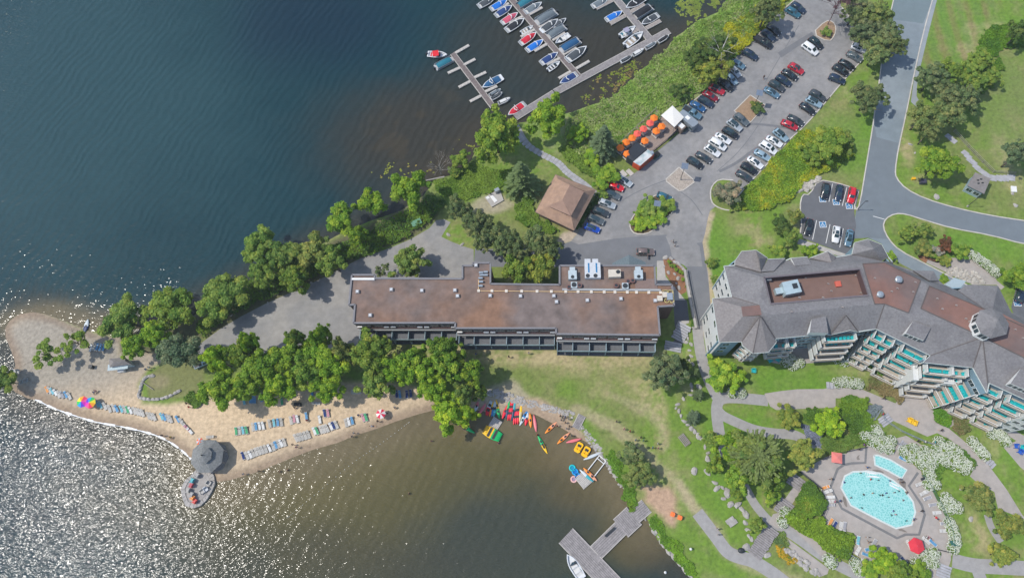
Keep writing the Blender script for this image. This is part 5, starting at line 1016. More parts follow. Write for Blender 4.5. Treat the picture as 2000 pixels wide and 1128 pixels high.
rf(['1815.2,557.7,18.52 1922.9,603.2,18.52 1958.8,612.8,18.52 2060,664,18.52 2060,728,18.52 1920.5,658.3,18.52 1798.4,602,18.52'], bf_m, 'flat_roof')
rf(['1447.7,598.4,18.34 1483.6,595.5,18.34 1487.7,614.7,18.34 1450.6,617.5,18.34'], bf_m, 'flat_roof')
# cap strips on hips and round the flat roofs
cap = MB(); cp_m = mat('ridge caps', (.12, .105, .10), .8, .1, 2)
for s_ in ['1684.7,514.6,18.6 1727.8,512.3,18.6 1798.4,547,18.6 1774.5,610.4,18.6 1727.8,593.2,18.6 1708.2,593.2,18.6 1684.7,514.6,18.6', '2060,664,18.6 1922.9,603.2,18.6 1815.2,557.7,18.6 1798.4,602,18.6 1920.5,658.3,18.6 2060,728,18.6',
           '1711,641.5,15.05 1727.8,593.2,18.55', '1919.3,658.3,18.65 1900.2,717.2,15.05', '1919.3,658.3,18.65 1929,746,15.25', '1919.3,658.3,18.65 1817.6,693.7,15.05', '1484.8,616.3,19.25 1448.9,666.6,15.15', '1484.8,616.3,19.25 1514.3,660.6,15.15', '1484.8,616.3,19.2 1470.5,689.3,15.15', '1429.8,579.3,15.55 1482.4,595.5,18.35',
           '1621.2,653.4,15.35 1652.4,615.2,18.35 1676.3,647.5,15.35', '1581.7,503.9,15.8 1624.8,513.4,17.05', '1870,567,15.55 1922.9,603.2,18.55', '1782.9,527.8,15.45 1815.2,548.2,16.65', '1435.7,517.5,15.3 1486.5,531.4,17.5', '1664.4,496.7,15.4 1721.8,509.9,15.4']:
    t = [rv(x) for x in s_.split()]
    for i in range(len(t)-1): cap.tube(t[i], t[i+1], .1, n=4)
cap.build('ridge_cap', cp_m, resort, kind='stuff')
fas = MB()
EAVE = ['1414.2,519.4,15 1435.7,517.5,15', '1435.7,517.5,15.2 1435.7,509.8,15.2 1448.9,490.7,15.2 1476.4,488.3,15.2 1499.2,503.9,15.2', '1499.2,506,15.6 1533.4,504.6,15.6', '1534,508.6,15 1545,504,15.9 1577,501.5,16', '1581.7,503.9,15.7 1616.4,490.7,17 1633.2,501.5,15.7 1664.4,496.7,15 1669.2,473.9,15.3 1695.5,466.8,15.3 1721.8,477.5,15.3 1735,501.5,15.3 1743.4,511,15',
        '1414.2,519.4,15 1429.8,579.3,15.5 1391.5,582.8,15 1404.6,667.8,15 1448.9,666.6,15 1450.1,673.8,15.1 1470.5,689.3,15.1 1500.4,687,15.1 1515.9,667.8,15.1 1514.3,660.6,15 1612.9,651.1,15 1621.2,653.4,15.2 1660.7,643.9,16 1676.3,647.5,15.2 1711,641.5,15 1817.6,693.7,15 1803.3,706.9,15 1900.2,717.2,15 1927.8,766.8,15 1932.5,747.2,15 2060,806,15']
for s_ in EAVE:
    t = [rv(x) for x in s_.split()]
    for i in range(len(t)-1): a, b = Vector(t[i]), Vector(t[i+1]); fas.tube(a-Vector((0, 0, .12)), b-Vector((0, 0, .12)), .14, n=4)
fas.build('fascia', mat('pale fascia', (.50, .55, .52), .6, .1, 2), resort)
# cupola
cu = [rv(t+',21.5') for t in '1913.4,605.6 1937.3,602 1956.5,610.4 1970.8,632 1966,652.3 1934.9,660.7 1915,650 1905,628'.split()]; cc = Vector((sum(p[0] for p in cu)/8, sum(p[1] for p in cu)/8))
b_ = MB()
for i in range(8): b_.face([cu[i], cu[(i+1) % 8], (cc.x+.2, cc.y+.1, 23.3)])
cup = b_.build('cupola_roof', rs_m, resort); b_ = MB(); g = MB(); sill = MB()
for i in range(8):
    a, c = [(cc.x+(p[0]-cc.x)*.92, cc.y+(p[1]-cc.y)*.92) for p in (cu[i], cu[(i+1) % 8])]; w_ = Wall(a, c)
    if (w_.p+w_.d*w_.L/2-cc).dot(w_.n) < 0: w_.n = -w_.n
    w_.box(b_, 0, w_.L, 18.4, 21.4, -.1, 0); 
    for k in range(2): w_.box(g, w_.L*(.14+.4*k), w_.L*(.46+.4*k), 19.4, 20.9, .01, .07)
b_.build('cupola_wall', white_m, cup); g.build('cupola_window', glass_m, cup)
# rooftop machinery and vents
p = rv('1538,567,16.4'); q = Wall(rv('1512,572,16.5'), rv('1556,563,16.5')); b_ = MB(); q.box(b_, 1.6, q.L, 16.45, 18.6, -1.5, 1.5); q.box(b_, 0, 1.7, 16.45, 17.7, -.7, .7); b_.build('air_handler', mat('pale blue unit', (.40, .50, .53), .45, .1, 1, metal=.2), resort)
b_ = MB(); q.box(b_, q.L-1.6, q.L-.5, 18.6, 18.68, -.7, .5); b_.build('intake_grille', dark_m, resort)
p = rv('1498,547,16.4'); MB().box((p[0], p[1], 17.1), (1.2, 1.0, 1.2)).build('roof_fan', steel_m, resort)
p = rv('1636,555,16.4'); MB().box((p[0], p[1], 16.6), (1.2, 1.3, .5), .1).build('roof_hatch', mat('red hatch', (.55, .12, .08), .6, .1, 2), resort)
for u, v, s_ in [(1752, 548, .8), (1716, 577, .75)]:
    p = rv(f'{u},{v},18.5'); MB().tube((p[0], p[1], 18.5), (p[0], p[1], 19.3), s_*.7, n=10).ball((p[0], p[1], 19.5), (s_, s_, .35), 10, 4).build('roof_fan', steel_m, resort)
pv_ = MB().tube((0, 0, 0), (0, 0, .35), .16).box((.28, 0, .05), (.25, .35, .1)).mesh('vent_pipe', mat('vent metal', (.30, .26, .24), .6, .1, 2))
for t in '1707,543 1786,551 1740,569 1782,570 1751,563 1839,603 1866,596 1885,622 1892,628 1829,583 1981,643 1996,660 1562,556 1572,543 1616,554 1670,538 1680,572 1622,568 1545,609 1644,600 1606,581 1560,581'.split():
    h = 16.4 if 1492 < float(t.split(',')[0]) < 1690 and float(t.split(',')[1]) < 578 else 18.5; link('vent_pipe', pv_, resort, loc=rv(f'{t},{h}'))
# ---- walls
wh_m = mat('white siding', (.60, .61, .59), .7, .06, 2); bl_m = mat('blue grey siding', (.20, .31, .38), .75, .08, 2); bal_m = mat('balcony floor', (.42, .37, .31), .8, .1, 2)
wins = mat('window trim', (.66, .68, .66), .6, .05, 2)
def rwall(a, b, m, rows, cols, inset=.5, wz=(1.2, 1.3), z0=0, top=EV, name='wall', xs=None):
    A, B = rv(a+','+str(EV)), rv(b+','+str(EV)); w_ = Wall(A, B)
    mid = w_.p+w_.d*w_.L/2; pl_ = Vector((0, 0)) 
    w_.n = w_.n if rwall.side > 0 else -w_.n
    o_ = -inset; q = MB(); w_.box(q, .05, w_.L-.05, z0, top-.1, o_-.25, o_); wl = q.build(name, m, resort)
    w_.p = w_.p+w_.n*o_
    for r_ in rows:
        for c in range(cols):
            x = w_.L*(c+.5)/cols if not xs else w_.L*xs[c]; w_.window(wl, x, r_, wz[0], wz[1], wins)
    return w_
rwall.side = 1
fl = [1.0, 4.1, 7.2, 10.3, 13.0]
E_LIST = [('1414.2,519.4', '1429.8,579.3', wh_m, [3, 6.5, 10.5], 3), ('1391.5,582.8', '1404.6,667.8', wh_m, [2, 5.2, 11.2], 3), ('1404.6,667.8', '1448.9,666.6', bl_m, fl[1:4], 1), ('1514.3,660.6', '1612.9,651.1', bl_m, fl[:4], 6), ('1612.9,651.1', '1676.3,647.5', bl_m, fl[:4], 2), ('1676.3,647.5', '1711,641.5', bl_m, fl[:4], 3),
          ('1711,641.5', '1817.6,693.7', bl_m, fl[:4], 9), ('1803.3,706.9', '1900.2,717.2', bl_m, fl[:4], 8), ('1900.2,717.2', '1927.8,766.8', bl_m, fl[:4], 3), ('1932.5,747.2', '2060,806', bl_m, fl[:4], 10)]
for a, b, m, rows, cols in E_LIST:
    A, B = rv(a+',15'), rv(b+',15'); d = Vector((B[0]-A[0], B[1]-A[1])); rwall.side = 1   # walls run anticlockwise seen from above: outward is to the right
    rwall(a, b, m, rows, cols, wz=(1.5, 1.35))
# closing walls on the sides that face away
for s_ in ['1743.4,511 1735,501.5', '1735,501.5 1721.8,477.5', '1721.8,477.5 1695.5,466.8', '1695.5,466.8 1669.2,473.9', '1669.2,473.9 1664.4,496.7', '1664.4,496.7 1534,508.6', '1534,508.6 1499.2,506', '1499.2,506 1476.4,488.3', '1476.4,488.3 1448.9,490.7', '1448.9,490.7 1414.2,519.4', '1975.6,610.4 1949.3,557.7', '1949.3,557.7 1889.4,555.3', '1889.4,555.3 1846.3,557.7', '1846.3,557.7 1743.4,511', '2060,640 1975.6,610.4', '1429.8,579.3 1391.5,582.8']:
    a, b = s_.split(); rwall(a, b, wh_m if '1429.8' in a else bl_m, [], 1)
# octagonal bay with stacked balconies under the corner turret
GR = {'1450.1,673.8': 0, '1470.5,689.3': 0, '1500.4,687': 0, '1514.3,660.6': .5}
def stack(a, b, depth, floors, nb, par=resort, inset=.5, chairs=True, seed=0, top=EV, x0=0., x1=1., zs=None):
    A, B = rv(a+',15'), rv(b+',15'); w_ = Wall(A, B); w_.p = w_.p-w_.n*inset; L = w_.L; rr = random.Random(seed)
    d0 = depth
    for z in floors:
        depth = d0*.75+(12.4-z)*.24*GR.get(a, 1); q = MB(); w_.box(q, L*x0, L*x1, z-.22, z, .03, depth); sl_ = q.build('balcony', bal_m, par)
        pf = MB(); w_.box(pf, L*x0, L*x1, z, z+.6, depth-.16, depth+.06); pf.build('parapet', bal_m, sl_)
        r_ = MB(); w_.box(r_, L*x0, L*x1, z+.98, z+1.08, depth-.28, depth-.16); n = max(2, int(L*(x1-x0)/1.6))
        for i in range(n+1): x = L*x0+(L*(x1-x0)-.08)*i/n; w_.box(r_, x, x+.08, z+.6, z+1.0, depth-.26, depth-.18)
        r_.build('railing', white_m, sl_)
        for i in ((0, nb) if nb < 4 else (0, 2, nb)):
            x = L*(x0+(x1-x0)*i/nb); x = min(max(x, L*x0+.08), L*x1-.08); d_ = MB(); w_.box(d_, x-.09, x+.09, z, z+1.9, .05, depth-.1); d_.build('partition', wh_m, sl_)
        if chairs:
            bw = L*(x1-x0)/nb
            for i in range(nb):
                for k in range(4):
                    if rr.random() < .85:
                        x = L*x0+bw*(i+.14+.24*k); c = w_.at(x, depth*.58); e = link('balcony_chair', CH_ME, sl_); e.location = (c[0], c[1], z); e.rotation_euler = (0, 0, w_.rz-math.pi/2+rr.uniform(-.3, .3))
    return w_
q = MB().box((0, 0, .38), (.62, .6, .08)).box((-.3, 0, .65), (.1, .6, .6)).box((0, .3, .5), (.6, .09, .06)).box((0, -.3, .5), (.6, .09, .06))
for x in (-.25, .25):
    for y in (-.25, .25): q.box((x, y, .18), (.07, .07, .36))
CH_ME = q.mesh('chair', teal_m)
fz = [.4, 3.3, 6.2, 9.1, 12.0]
for a, b, nb in (('1450.1,673.8', '1470.5,689.3', 1), ('1470.5,689.3', '1500.4,687', 2), ('1500.4,687', '1515.9,667.8', 1)): rwall(a, b, wh_m, fl[:4], 1, inset=2.3); stack(a, b, 2.0, fz[1:], nb, inset=2.4, seed=nb)
for i, (x0, x1) in enumerate(((.14, .44), (.46, .62))): stack('1514.3,660.6', '1612.9,651.1', 2.0, fz[1:4], 1, x0=x0-.1, x1=x1-.1, seed=i+9)
stack('1612.9,651.1', '1676.3,647.5', 2.6, fz[1:], 2, seed=14)
stack('1711,641.5', '1817.6,693.7', 2.8, fz, 4, x0=.04, x1=.40, seed=3); stack('1711,641.5', '1817.6,693.7', 2.8, fz, 3, x0=.56, x1=.98, seed=4); stack('1711,641.5', '1817.6,693.7', 1.8, fz[:2], 1, x0=.40, x1=.56, seed=5)
stack('1803.3,706.9', '1900.2,717.2', 2.8, fz, 3, x0=.13, x1=.65, inset=.3, seed=6); stack('1803.3,706.9', '1900.2,717.2', 2.8, fz[3:], 1, x0=.66, x1=.97, inset=.3, seed=61); stack('1900.2,717.2', '1927.8,766.8', 2.6, fz[:4], 2, x0=.15, x1=.95, inset=.3, seed=7)
stack('1932.5,747.2', '2060,806', 2.8, fz, 2, x0=.02, x1=.26, seed=8); stack('1932.5,747.2', '2060,806', 2.8, fz, 3, x0=.38, x1=.70, seed=10); stack('1932.5,747.2', '2060,806', 1.8, fz[:3], 1, x0=.26, x1=.38, seed=11)
# projecting white bays between the balcony stacks
def bay(a, b, x0, x1, d, z1):
    w_ = Wall(rv(a+',15'), rv(b+',15')); w_.p = w_.p-w_.n*.5; L = w_.L; q = MB(); w_.box(q, L*x0, L*x1, 0, z1, .0, d); bo = q.build('bay', wh_m, resort); w_.p = w_.p+w_.n*d
    for z in fl[:4]:
        if z+1.5 < z1:
            for k in range(2): w_.window(bo, L*(x0+(x1-x0)*(.27+.46*k)), z, 1.1, 1.4, wins)
bay('1803.3,706.9', '1900.2,717.2', .01, .12, 3.4, 10.2); bay('1803.3,706.9', '1900.2,717.2', .66, .88, 3.3, 9.8); bay('1932.5,747.2', '2060,806', .72, 1.0, 3.0, 13.8)
# wide lowest terraces with pale parapets
tr = MB()
for s_ in ["1676,693 1955,832"]:
    pl_ = PP(s_); strip(tr, lz(pl_, ro), .35, 0, 1.0)
tr.build('terrace_parapet', bal_m, resort)
for i, (u, v) in enumerate([(1751, 742), (1774, 757), (1835, 785), (1858, 797)]):
    e = empty('terrace_steps', P(u, v), yawd(u, v, 116), '%s pale flight of steps from the left below the balconies' % ORD[i], 'steps', 'steps down from the balconies')
    for k in range(4): MB().box((.35*k, 0, .45-.11*k-.05), (.35, 2.6, .9-.22*k)).build('step', bal_m, e)
# small white dormer house over the entrance
b_ = MB(); A_ = [rv(t) for t in ('1846,556,13.5', '1864,542,13.5', '1887,549,13.5', '1871,567,13.5')]; b_.face(A_).build('entrance_roof', mat('pale blue roof', (.34, .42, .45), .6, .05, 2), resort)
b_ = MB()
for i in range(4): a, c = A_[i], A_[(i+1) % 4]; b_.face([a, c, (c[0], c[1], 0), (a[0], a[1], 0)])
b_.build('entrance_wall', wh_m, resort)
# ================================================= vehicles
def car_proto(kind):
    """x forward; stations: x, half width, belt z, roof half width, roof z"""
    L, W_ = {'suv': (4.6, .93), 'sedan': (4.7, .90), 'hatch': (4.2, .88), 'van': (5.0, .98), 'pickup': (5.6, .97)}[kind]; h = L/2
    if kind == 'suv': S = [(-h, .78, .86, .5, .9), (-h+.12, .9, .98, .62, 1.02), (-h+.45, W_, 1.02, .64, 1.60), (-.6, W_, 1.02, .68, 1.68), (.35, W_, 1.0, .66, 1.62), (1.0, W_, .98, .60, 1.02), (h-.35, .88, .9, .55, .95), (h, .66, .72, .4, .74)]; wi = 4; ri = 1
    elif kind == 'sedan': S = [(-h, .72, .80, .5, .84), (-h+.5, .88, .94, .6, .97), (-h+1.05, W_, .94, .56, 1.34), (-.35, W_, .93, .62, 1.43), (.35, W_, .92, .6, 1.40), (1.1, W_, .90, .60, .93), (h-.35, .84, .80, .5, .84), (h, .62, .64, .4, .66)]; wi = 4; ri = 1
    elif kind == 'hatch': S = [(-h, .74, .84, .5, .88), (-h+.15, .86, .95, .6, .98), (-h+.6, W_, .96, .6, 1.42), (-.4, W_, .95, .63, 1.50), (.35, W_, .94, .6, 1.46), (1.05, W_, .92, .6, .95), (h-.3, .84, .82, .5, .86), (h, .62, .66, .4, .68)]; wi = 4; ri = 1
    elif kind == 'van': S = [(-h, .86, .92, .6, .96), (-h+.1, .95, 1.0, .72, 1.04), (-h+.35, W_, 1.02, .72, 1.70), (-.5, W_, 1.02, .76, 1.78), (.75, W_, 1.0, .72, 1.70), (1.6, W_, .98, .62, 1.02), (h-.3, .9, .88, .55, .92), (h, .68, .7, .4, .72)]; wi = 4; ri = 1
    else: S = [(-.75, W_, 1.12, .7, 1.14), (-.72, W_, 1.12, .68, 1.15), (-.45, W_, 1.1, .66, 1.78), (.2, W_, 1.1, .70, 1.85), (.75, W_, 1.08, .66, 1.8), (1.35, W_, 1.08, .66, 1.12), (h-.35, .92, 1.0, .6, 1.03), (h, .72, .8, .45, .82)]; wi = 4; ri = 1
    b = MB(); R_ = []
    for x, w_, bz, rw, rz_ in S:
        ring = [(x, -w_*.93, .28), (x, -w_, .55), (x, -w_*.985, bz-.08), (x, -w_*.93, bz), (x, -rw, rz_), (x, -rw*.5, rz_+.03), (x, rw*.5, rz_+.03), (x, rw, rz_), (x, w_*.93, bz), (x, w_*.985, bz-.08), (x, w_, .55), (x, w_*.93, .28)]
        R_.append(ring)
    base = 0
    for r_ in R_: b.v += r_
    for i in range(len(R_)-1):
        for k in range(11): b.f.append((i*12+k, (i+1)*12+k, (i+1)*12+k+1, i*12+k+1)); b.m.append(0)
    b.f.append(tuple(range(11, -1, -1))); b.m.append(0); b.f.append(tuple(range((len(R_)-1)*12, len(R_)*12))); b.m.append(0)
    e = empty('parked_car' if kind != 'pickup' else 'pickup_truck', (0, 0, 0), 0, 'x', 'car' if kind != 'pickup' else 'pickup'); body = b.build('body', car_m, e, smooth=True)
    if kind == 'pickup':
        bed = MB()
        bed.box((-1.77, 0, .75), (2.06, 1.9, .5)); 
        for y in (-.88, .88): bed.box((-1.77, y, 1.03), (2.06, .12, .14))
        bed.box((-2.75, 0, 1.03), (.1, 1.7, .14)); bed.build('bed', car_m, e); q = MB().box((-1.76, 0, 1.03), (1.9, 1.62, .05)).build('bed_cover', dark_m, e); q['keep'] = 1
    def pane(nm, quad, out=.012, k=.9):
        q = [Vector(p) for p in quad]; c = sum(q, Vector())/4; n_ = (q[1]-q[0]).cross(q[2]-q[0]).normalized()
        if n_.dot(c-Vector((0, 0, .8))) < 0: n_ = -n_
        o_ = MB().face([tuple(c+(p-c)*k+n_*out) for p in q]).build(nm, glass_m, e); o_['keep'] = 1; return o_
    pane('windshield', [R_[wi][4], R_[wi][7], R_[wi+1][7], R_[wi+1][4]], .05, .93); pane('rear_window', [R_[2][4], R_[2][7], R_[ri][7], R_[ri][4]], .05, .86)
    for a in (3, 8):
        for i in (2, 3): pane('side_window', [R_[i][a], R_[i+1][a], R_[i+1][a+(1 if a == 3 else -1)], R_[i][a+(1 if a == 3 else -1)]], .015, .88)
    wx = (-h+.85, h-.85) 
    for x in wx:
        for y in (-1, 1): q = MB().tube((x, y*W_*.80, .33), (x, y*W_*1.01, .33), .34, n=12).tube((x, y*W_*1.01, .33), (x, y*W_*1.03, .33), .2, n=8, m=1).build('wheel', [black_m, steel_m], e); q['keep'] = 1
    for y in (-1, 1):
        q = MB().box((h-.12, y*.62, .68), (.2, .3, .14)).build('headlight', white_m, e); q['keep'] = 1
        q = MB().box((S[0][0]+.03 if kind != 'pickup' else -2.8, y*.66, .82), (.1, .2, .2)).build('tail_light', mat('red lamp', (.4, .01, .01), .3, .05, 2), e); q['keep'] = 1
        MB().box((S[5][0]-.3, y*(W_+.07), .98), (.12, .2, .12)).build('mirror', car_m, e)
    if kind == 'suv':
        for y in (-.6, .6): q = MB().box((-.5, y, 1.72), (1.8, .05, .05)).build('roof_rail', dark_m, e); q['keep'] = 1
    return e
CARS = {}
for k in ('suv', 'sedan', 'hatch', 'van', 'pickup'):
    CARS[k] = proto(car_proto(k))
    CARS[k+'R'] = None
sunroof = MB().box((-.1, 0, 0), (1.0, .8, .03)).mesh('sunroof', glass_m)
K = dict(black=(.012, .014, .018), navy=(.015, .03, .06), white=(.72, .73, .73), silver=(.38, .42, .45), grey=(.10, .12, .13), dkgrey=(.045, .052, .058), red=(.42, .015, .03), bright_red=(.62, .01, .02), dark_red=(.20, .008, .02), blue=(.02, .09, .22), vivid_blue=(.01, .07, .45), teal=(.03, .12, .17), light_blue=(.25, .36, .43), steel_blue=(.10, .19, .26), brown=(.16, .12, .11), cream=(.5, .5, .44))
CN = dict(black='black', navy='dark navy', white='white', silver='silver', grey='mid grey', dkgrey='charcoal', red='red', bright_red='bright red', dark_red='dark red', blue='blue', vivid_blue='vivid blue', teal='teal', light_blue='pale blue', steel_blue='slate blue', brown='brown', cream='cream')
def row(data, phrase, deg, group):
    """(u, v, kind, colour[, flags: s sunroof, d dark roof, f facing the other way, angle])"""
    for i, t in enumerate(data):
        u, v, kd, c = t[:4]; fl_ = t[4] if len(t) > 4 else ''; dg = t[5] if len(t) > 5 else deg; p = P(u, v, .8)
        rz = yawd(u, v, dg)+(0 if 'f' in fl_ else 0)
        e = use(CARS[kd], (p[0], p[1], .02 if u < 1560 or v < 340 else .024), rz+(math.pi if 'f' in fl_ else 0), f'{CN[c]} {"pickup" if kd == "pickup" else dict(suv="suv", sedan="sedan", hatch="hatchback", van="van")[kd]}{" with sunroof" if "s" in fl_ else " with dark roof" if "d" in fl_ else ""}, {ORD[i]} {phrase}', K[c], group)
        if 's' in fl_ or 'd' in fl_:
            z = {'suv': 1.70, 'sedan': 1.47, 'hatch': 1.54, 'van': 1.80, 'pickup': 1.88}[kd]; q = link('sunroof', sunroof, e); q.location = (-.05, 0, z)
            if 'd' in fl_: q.name = 'roof_panel'; q.scale = (1.7, 1.3, 1); q.location = (-.35, 0, z)
D1 = 30
row([(1558.7, 15, 'suv', 'navy'), (1549, 24, 'suv', 'teal')], 'of the two at the top of the row beside the marsh', D1, 'cars beside the marsh')
row([(1511.7, 57.6, 'sedan', 'black', '', 38), (1501, 69, 'suv', 'navy', '', 36), (1490.4, 81.6, 'pickup', 'black'), (1465.6, 106.4, 'suv', 'navy'), (1441.7, 125, 'hatch', 'steel_blue'), (1435.5, 138, 'sedan', 'silver', '', 50), (1429, 154, 'hatch', 'light_blue', '', 45), (1418, 166, 'suv', 'black', '', 40), (1400, 174.6, 'suv', 'red', 'd', 25), (1387.6, 187, 'sedan', 'dark_red'), (1378.7, 198.3, 'suv', 'navy', 'd'), (1362.8, 207, 'sedan', 'blue'), (1352, 219.6, 'pickup', 'steel_blue')],
    'down the marsh-side row to the food truck', D1, 'cars beside the marsh')
row([(1593.3, 83.3, 'suv', 'black', 'd', 38), (1582.6, 94.9, 'van', 'white', '', 35)], 'of the two below the leafless tree', D1, 'cars in the middle rows')
row([(1555, 133.9, 'suv', 'red', 's'), (1542.7, 145.4, 'sedan', 'black'), (1530.3, 157, 'suv', 'navy'), (1517, 167.6, 'suv', 'dkgrey', 'd'), (1507.3, 180, 'sedan', 'steel_blue', 's')], 'of five down the upper middle row', D1, 'cars in the middle rows')
row([(1448.4, 233, 'suv', 'grey', '', 38), (1434.6, 244, 'suv', 'silver', 'd', 36), (1426.6, 259, 'suv', 'black', 'd'), (1412, 269.7, 'sedan', 'white', 's'), (1402, 281.3, 'van', 'white'), (1391.5, 294, 'suv', 'white', 'd', 32), (1374.5, 306.8, 'sedan', 'dkgrey'), (1357.4, 317.4, 'suv', 'black', 'd')], 'of eight down the lower middle row', D1, 'cars in the middle rows')
row([(1679, 94, 'suv', 'white', 's', 22), (1669.5, 110, 'sedan', 'grey'), (1654.4, 125.9, 'sedan', 'black'), (1642, 136.5, 'suv', 'black'), (1635, 154.3, 'suv', 'navy', '', 22)], 'of five down the kerb row nearest the main road', D1, 'cars along the south kerb')
row([(1596.8, 186.4, 'suv', 'dkgrey'), (1589.4, 199, 'suv', 'light_blue', 'd', 26), (1577.4, 211.7, 'sedan', 'black', '', 34), (1554.3, 234.3, 'sedan', 'dkgrey'), (1542.3, 243.6, 'sedan', 'red', '', 25), (1525, 263.6, 'suv', 'light_blue', 'd', 38), (1512.2, 275.5, 'sedan', 'white', 's'), (1500.5, 288.3, 'van', 'white', 's', 32), (1488.6, 302, 'sedan', 'light_blue'), (1475, 316.8, 'sedan', 'white', 's', 35), (1463, 328.7, 'suv', 'black'), (1454, 343.4, 'sedan', 'dkgrey')], 'down the kerb row above the flowering bank', D1, 'cars along the south kerb')
row([(1220, 352, 'sedan', 'silver', 's', 35), (1202, 363.6, 'sedan', 'bright_red', '', 20), (1195.7, 379.6, 'suv', 'grey', 'd', 22), (1186, 397.7, 'suv', 'silver', 's', 20), (1173.4, 413.6, 'suv', 'dkgrey', 'd', 20), (1163.8, 428.5, 'suv', 'grey', 'd', 22), (1156.4, 445, 'hatch', 'vivid_blue', 'd', 20)], 'of seven down the row beside the brown pavilion', 20, 'cars beside the pavilion')
row([(1611.7, 373, 'suv', 'black', 'd', -82+180), (1639, 375.7, 'sedan', 'navy', '', 98), (1663.6, 380.8, 'suv', 'bright_red', '', 100)], 'of three in the upper accessible row', 90, 'cars in the accessible spaces')
row([(1579.4, 443, 'sedan', 'black', '', 102), (1633, 457.3, 'suv', 'white', 's', 96), (1658.5, 464, 'sedan', 'steel_blue', 's', 100)], 'of three in the lower accessible row', 90, 'cars in the accessible spaces')
use(CARS['hatch'], P(1297.9, 383.8, .8)[:2]+(.024,), yawd(1298, 384, 22), 'dark teal hatchback alone at the top of the planted island', K['teal'], None)
e = use(CARS['suv'], P(1260.6, 491.3, .8)[:2]+(.024,), yawd(1260, 491, 2), 'brown suv with an open door in front of the hotel porch', K['brown'], None); q = MB().box((0, -.5, .85), (.08, 1.0, .7)).build('open_door', ob_m, e, color=K['brown']); q.location = (.5, -.9, 0)
use(CARS['pickup'], P(399.5, 705, .8)[:2]+(.024,), yawd(400, 705, -25), 'pale blue pickup half hidden between the trees near the grass plot', K['light_blue'], None)
use(CARS['suv'], P(1994, 574, .8)[:2]+(.024,), yawd(1994, 574, -70), 'navy suv at the right picture edge behind the bright feathery tree', K['navy'], None)
for k in CARS:
    if CARS[k] and CARS[k].get('fresh'): bpy.data.objects.remove(CARS[k])
# lamp posts with solar panels, plain lamp posts
def lamp(u, v, h, label, solar=False, arm=90):
    e = empty('street_lamp', P(u, v), 0, label, 'lamp post'); MB().tube((0, 0, 0), (0, 0, h), .09, .06, 6).build('pole', dark_m, e); MB().tube((0, 0, 0), (0, 0, .5), .22, .2, 8).build('base', conc_m, e)
    if solar: MB().box((0, 0, 0), (1.7, 1.5, .06)).build('solar_panel', mat('solar panel', (.16, .20, .26), .25, .1, 3, spec=.6), e).matrix_local = Matrix.Translation((0, .2, h))@Matrix.Rotation(R(20), 4, 'X')@Matrix.Rotation(R(-10), 4, 'Z')
    MB().box((.35, 0, h-.5 if solar else h), (.7, .22, .1)).build('lamp_head', dark_m if not solar else steel_m, e)
lamp(1328.7, 351, 7, 'solar lamp post on the gravel island', True); lamp(1472, 208, 6, 'lamp post on the square planted island', True); lamp(1279, 415, 5, 'solar lamp post rising from the planted traffic island', True)
lamp(1674, 410, 5, 'dark lamp post at the kerb corner of the accessible parking'); lamp(1889, 403, 5, 'dark lamp post on the grass by the road below the small hut'); 
for u, v, lb in [(1347.5, 1071, 'short white globe lamp on the lawn near the dock'), (1300, 1117, 'white buoy floating off the shore boulders')]:
    z = .0 if u > 1310 else ZW; e = empty('globe_lamp' if u > 1310 else 'buoy', (*P(u, v)[:2], z), 0, lb, 'lamp' if u > 1310 else 'buoy'); MB().ball((0, 0, 1.0 if u > 1310 else .15), .32, 10, 6).build('globe', white_m, e, smooth=True)
    MB().tube((0, 0, -.1), (0, 0, 1), .06).build('post', steel_m, e)
# ================================================= docks
def dock(name, s, wd, label, z=0.0, boardw=.3, cross=True, floats=None, m=None):
    pl = PP(s, z); a, b = Vector(pl[0]), Vector(pl[1]); c = (a+b)/2; d = (b-a).normalized(); L = (b-a).length; rz = math.atan2(d.y, d.x); e = empty(name, (c.x, c.y, 0), rz, label, 'dock' if 'finger' not in name else 'pier')
    f = MB().box((0, wd/2-.08, z-.2), (L, .16, .34)).box((0, -wd/2+.08, z-.2), (L, .16, .34)); f.build('edge_beam', wlight_m, e)
    bd = MB()
    if cross:
        n = int(L/boardw)
        for i in range(n): bd.box((-L/2+(i+.5)*L/n, 0, z-.03+random.uniform(0, .015)), (L/n-.05, wd-.36, .06))
    else:
        n = int((wd-.3)/boardw)
        for i in range(n):
            for k in range(2): bd.box(((k-.5)*L/2, -wd/2+.15+(i+.5)*(wd-.3)/n, z-.03+random.uniform(0, .015)), (L/2-.03, (wd-.3)/n-.05, .06))
    bd.build('boards', m or wood2_m, e, kind='stuff'); MB().box((0, 0, z-.35), (L-.2, wd-.3, .35)).build('float', dark_m, e); return e
dock('marina_dock', "884,104 963,208", 1.7, 'narrow left marina pier beside the red-canopied boat', m=mat('brown boards', (.20, .165, .155), .85, .25, 1.2))
dock('marina_dock', "990,-12 1131,150", 1.8, 'middle marina pier lined with boats on both sides', m=MAT['brown boards'])
dock('marina_dock', "1194,-14 1271,78", 2.1, 'right marina pier with the black pontoon boat')
dock('marina_dock', "1006,229 1083,181", 2.2, 'lower half of the long marina walkway reaching the shore'); dock('marina_dock', "1084,180 1307,60", 2.2, 'upper half of the long marina walkway')
fg = [((350, 670), (462, 618)), ((450, 800), (560, 742)), ((553, 930), (662, 873)), ((408, 492), (545, 413)), ((492, 597), (602, 540)), ((590, 712), (702, 660)), ((690, 842), (803, 788))]
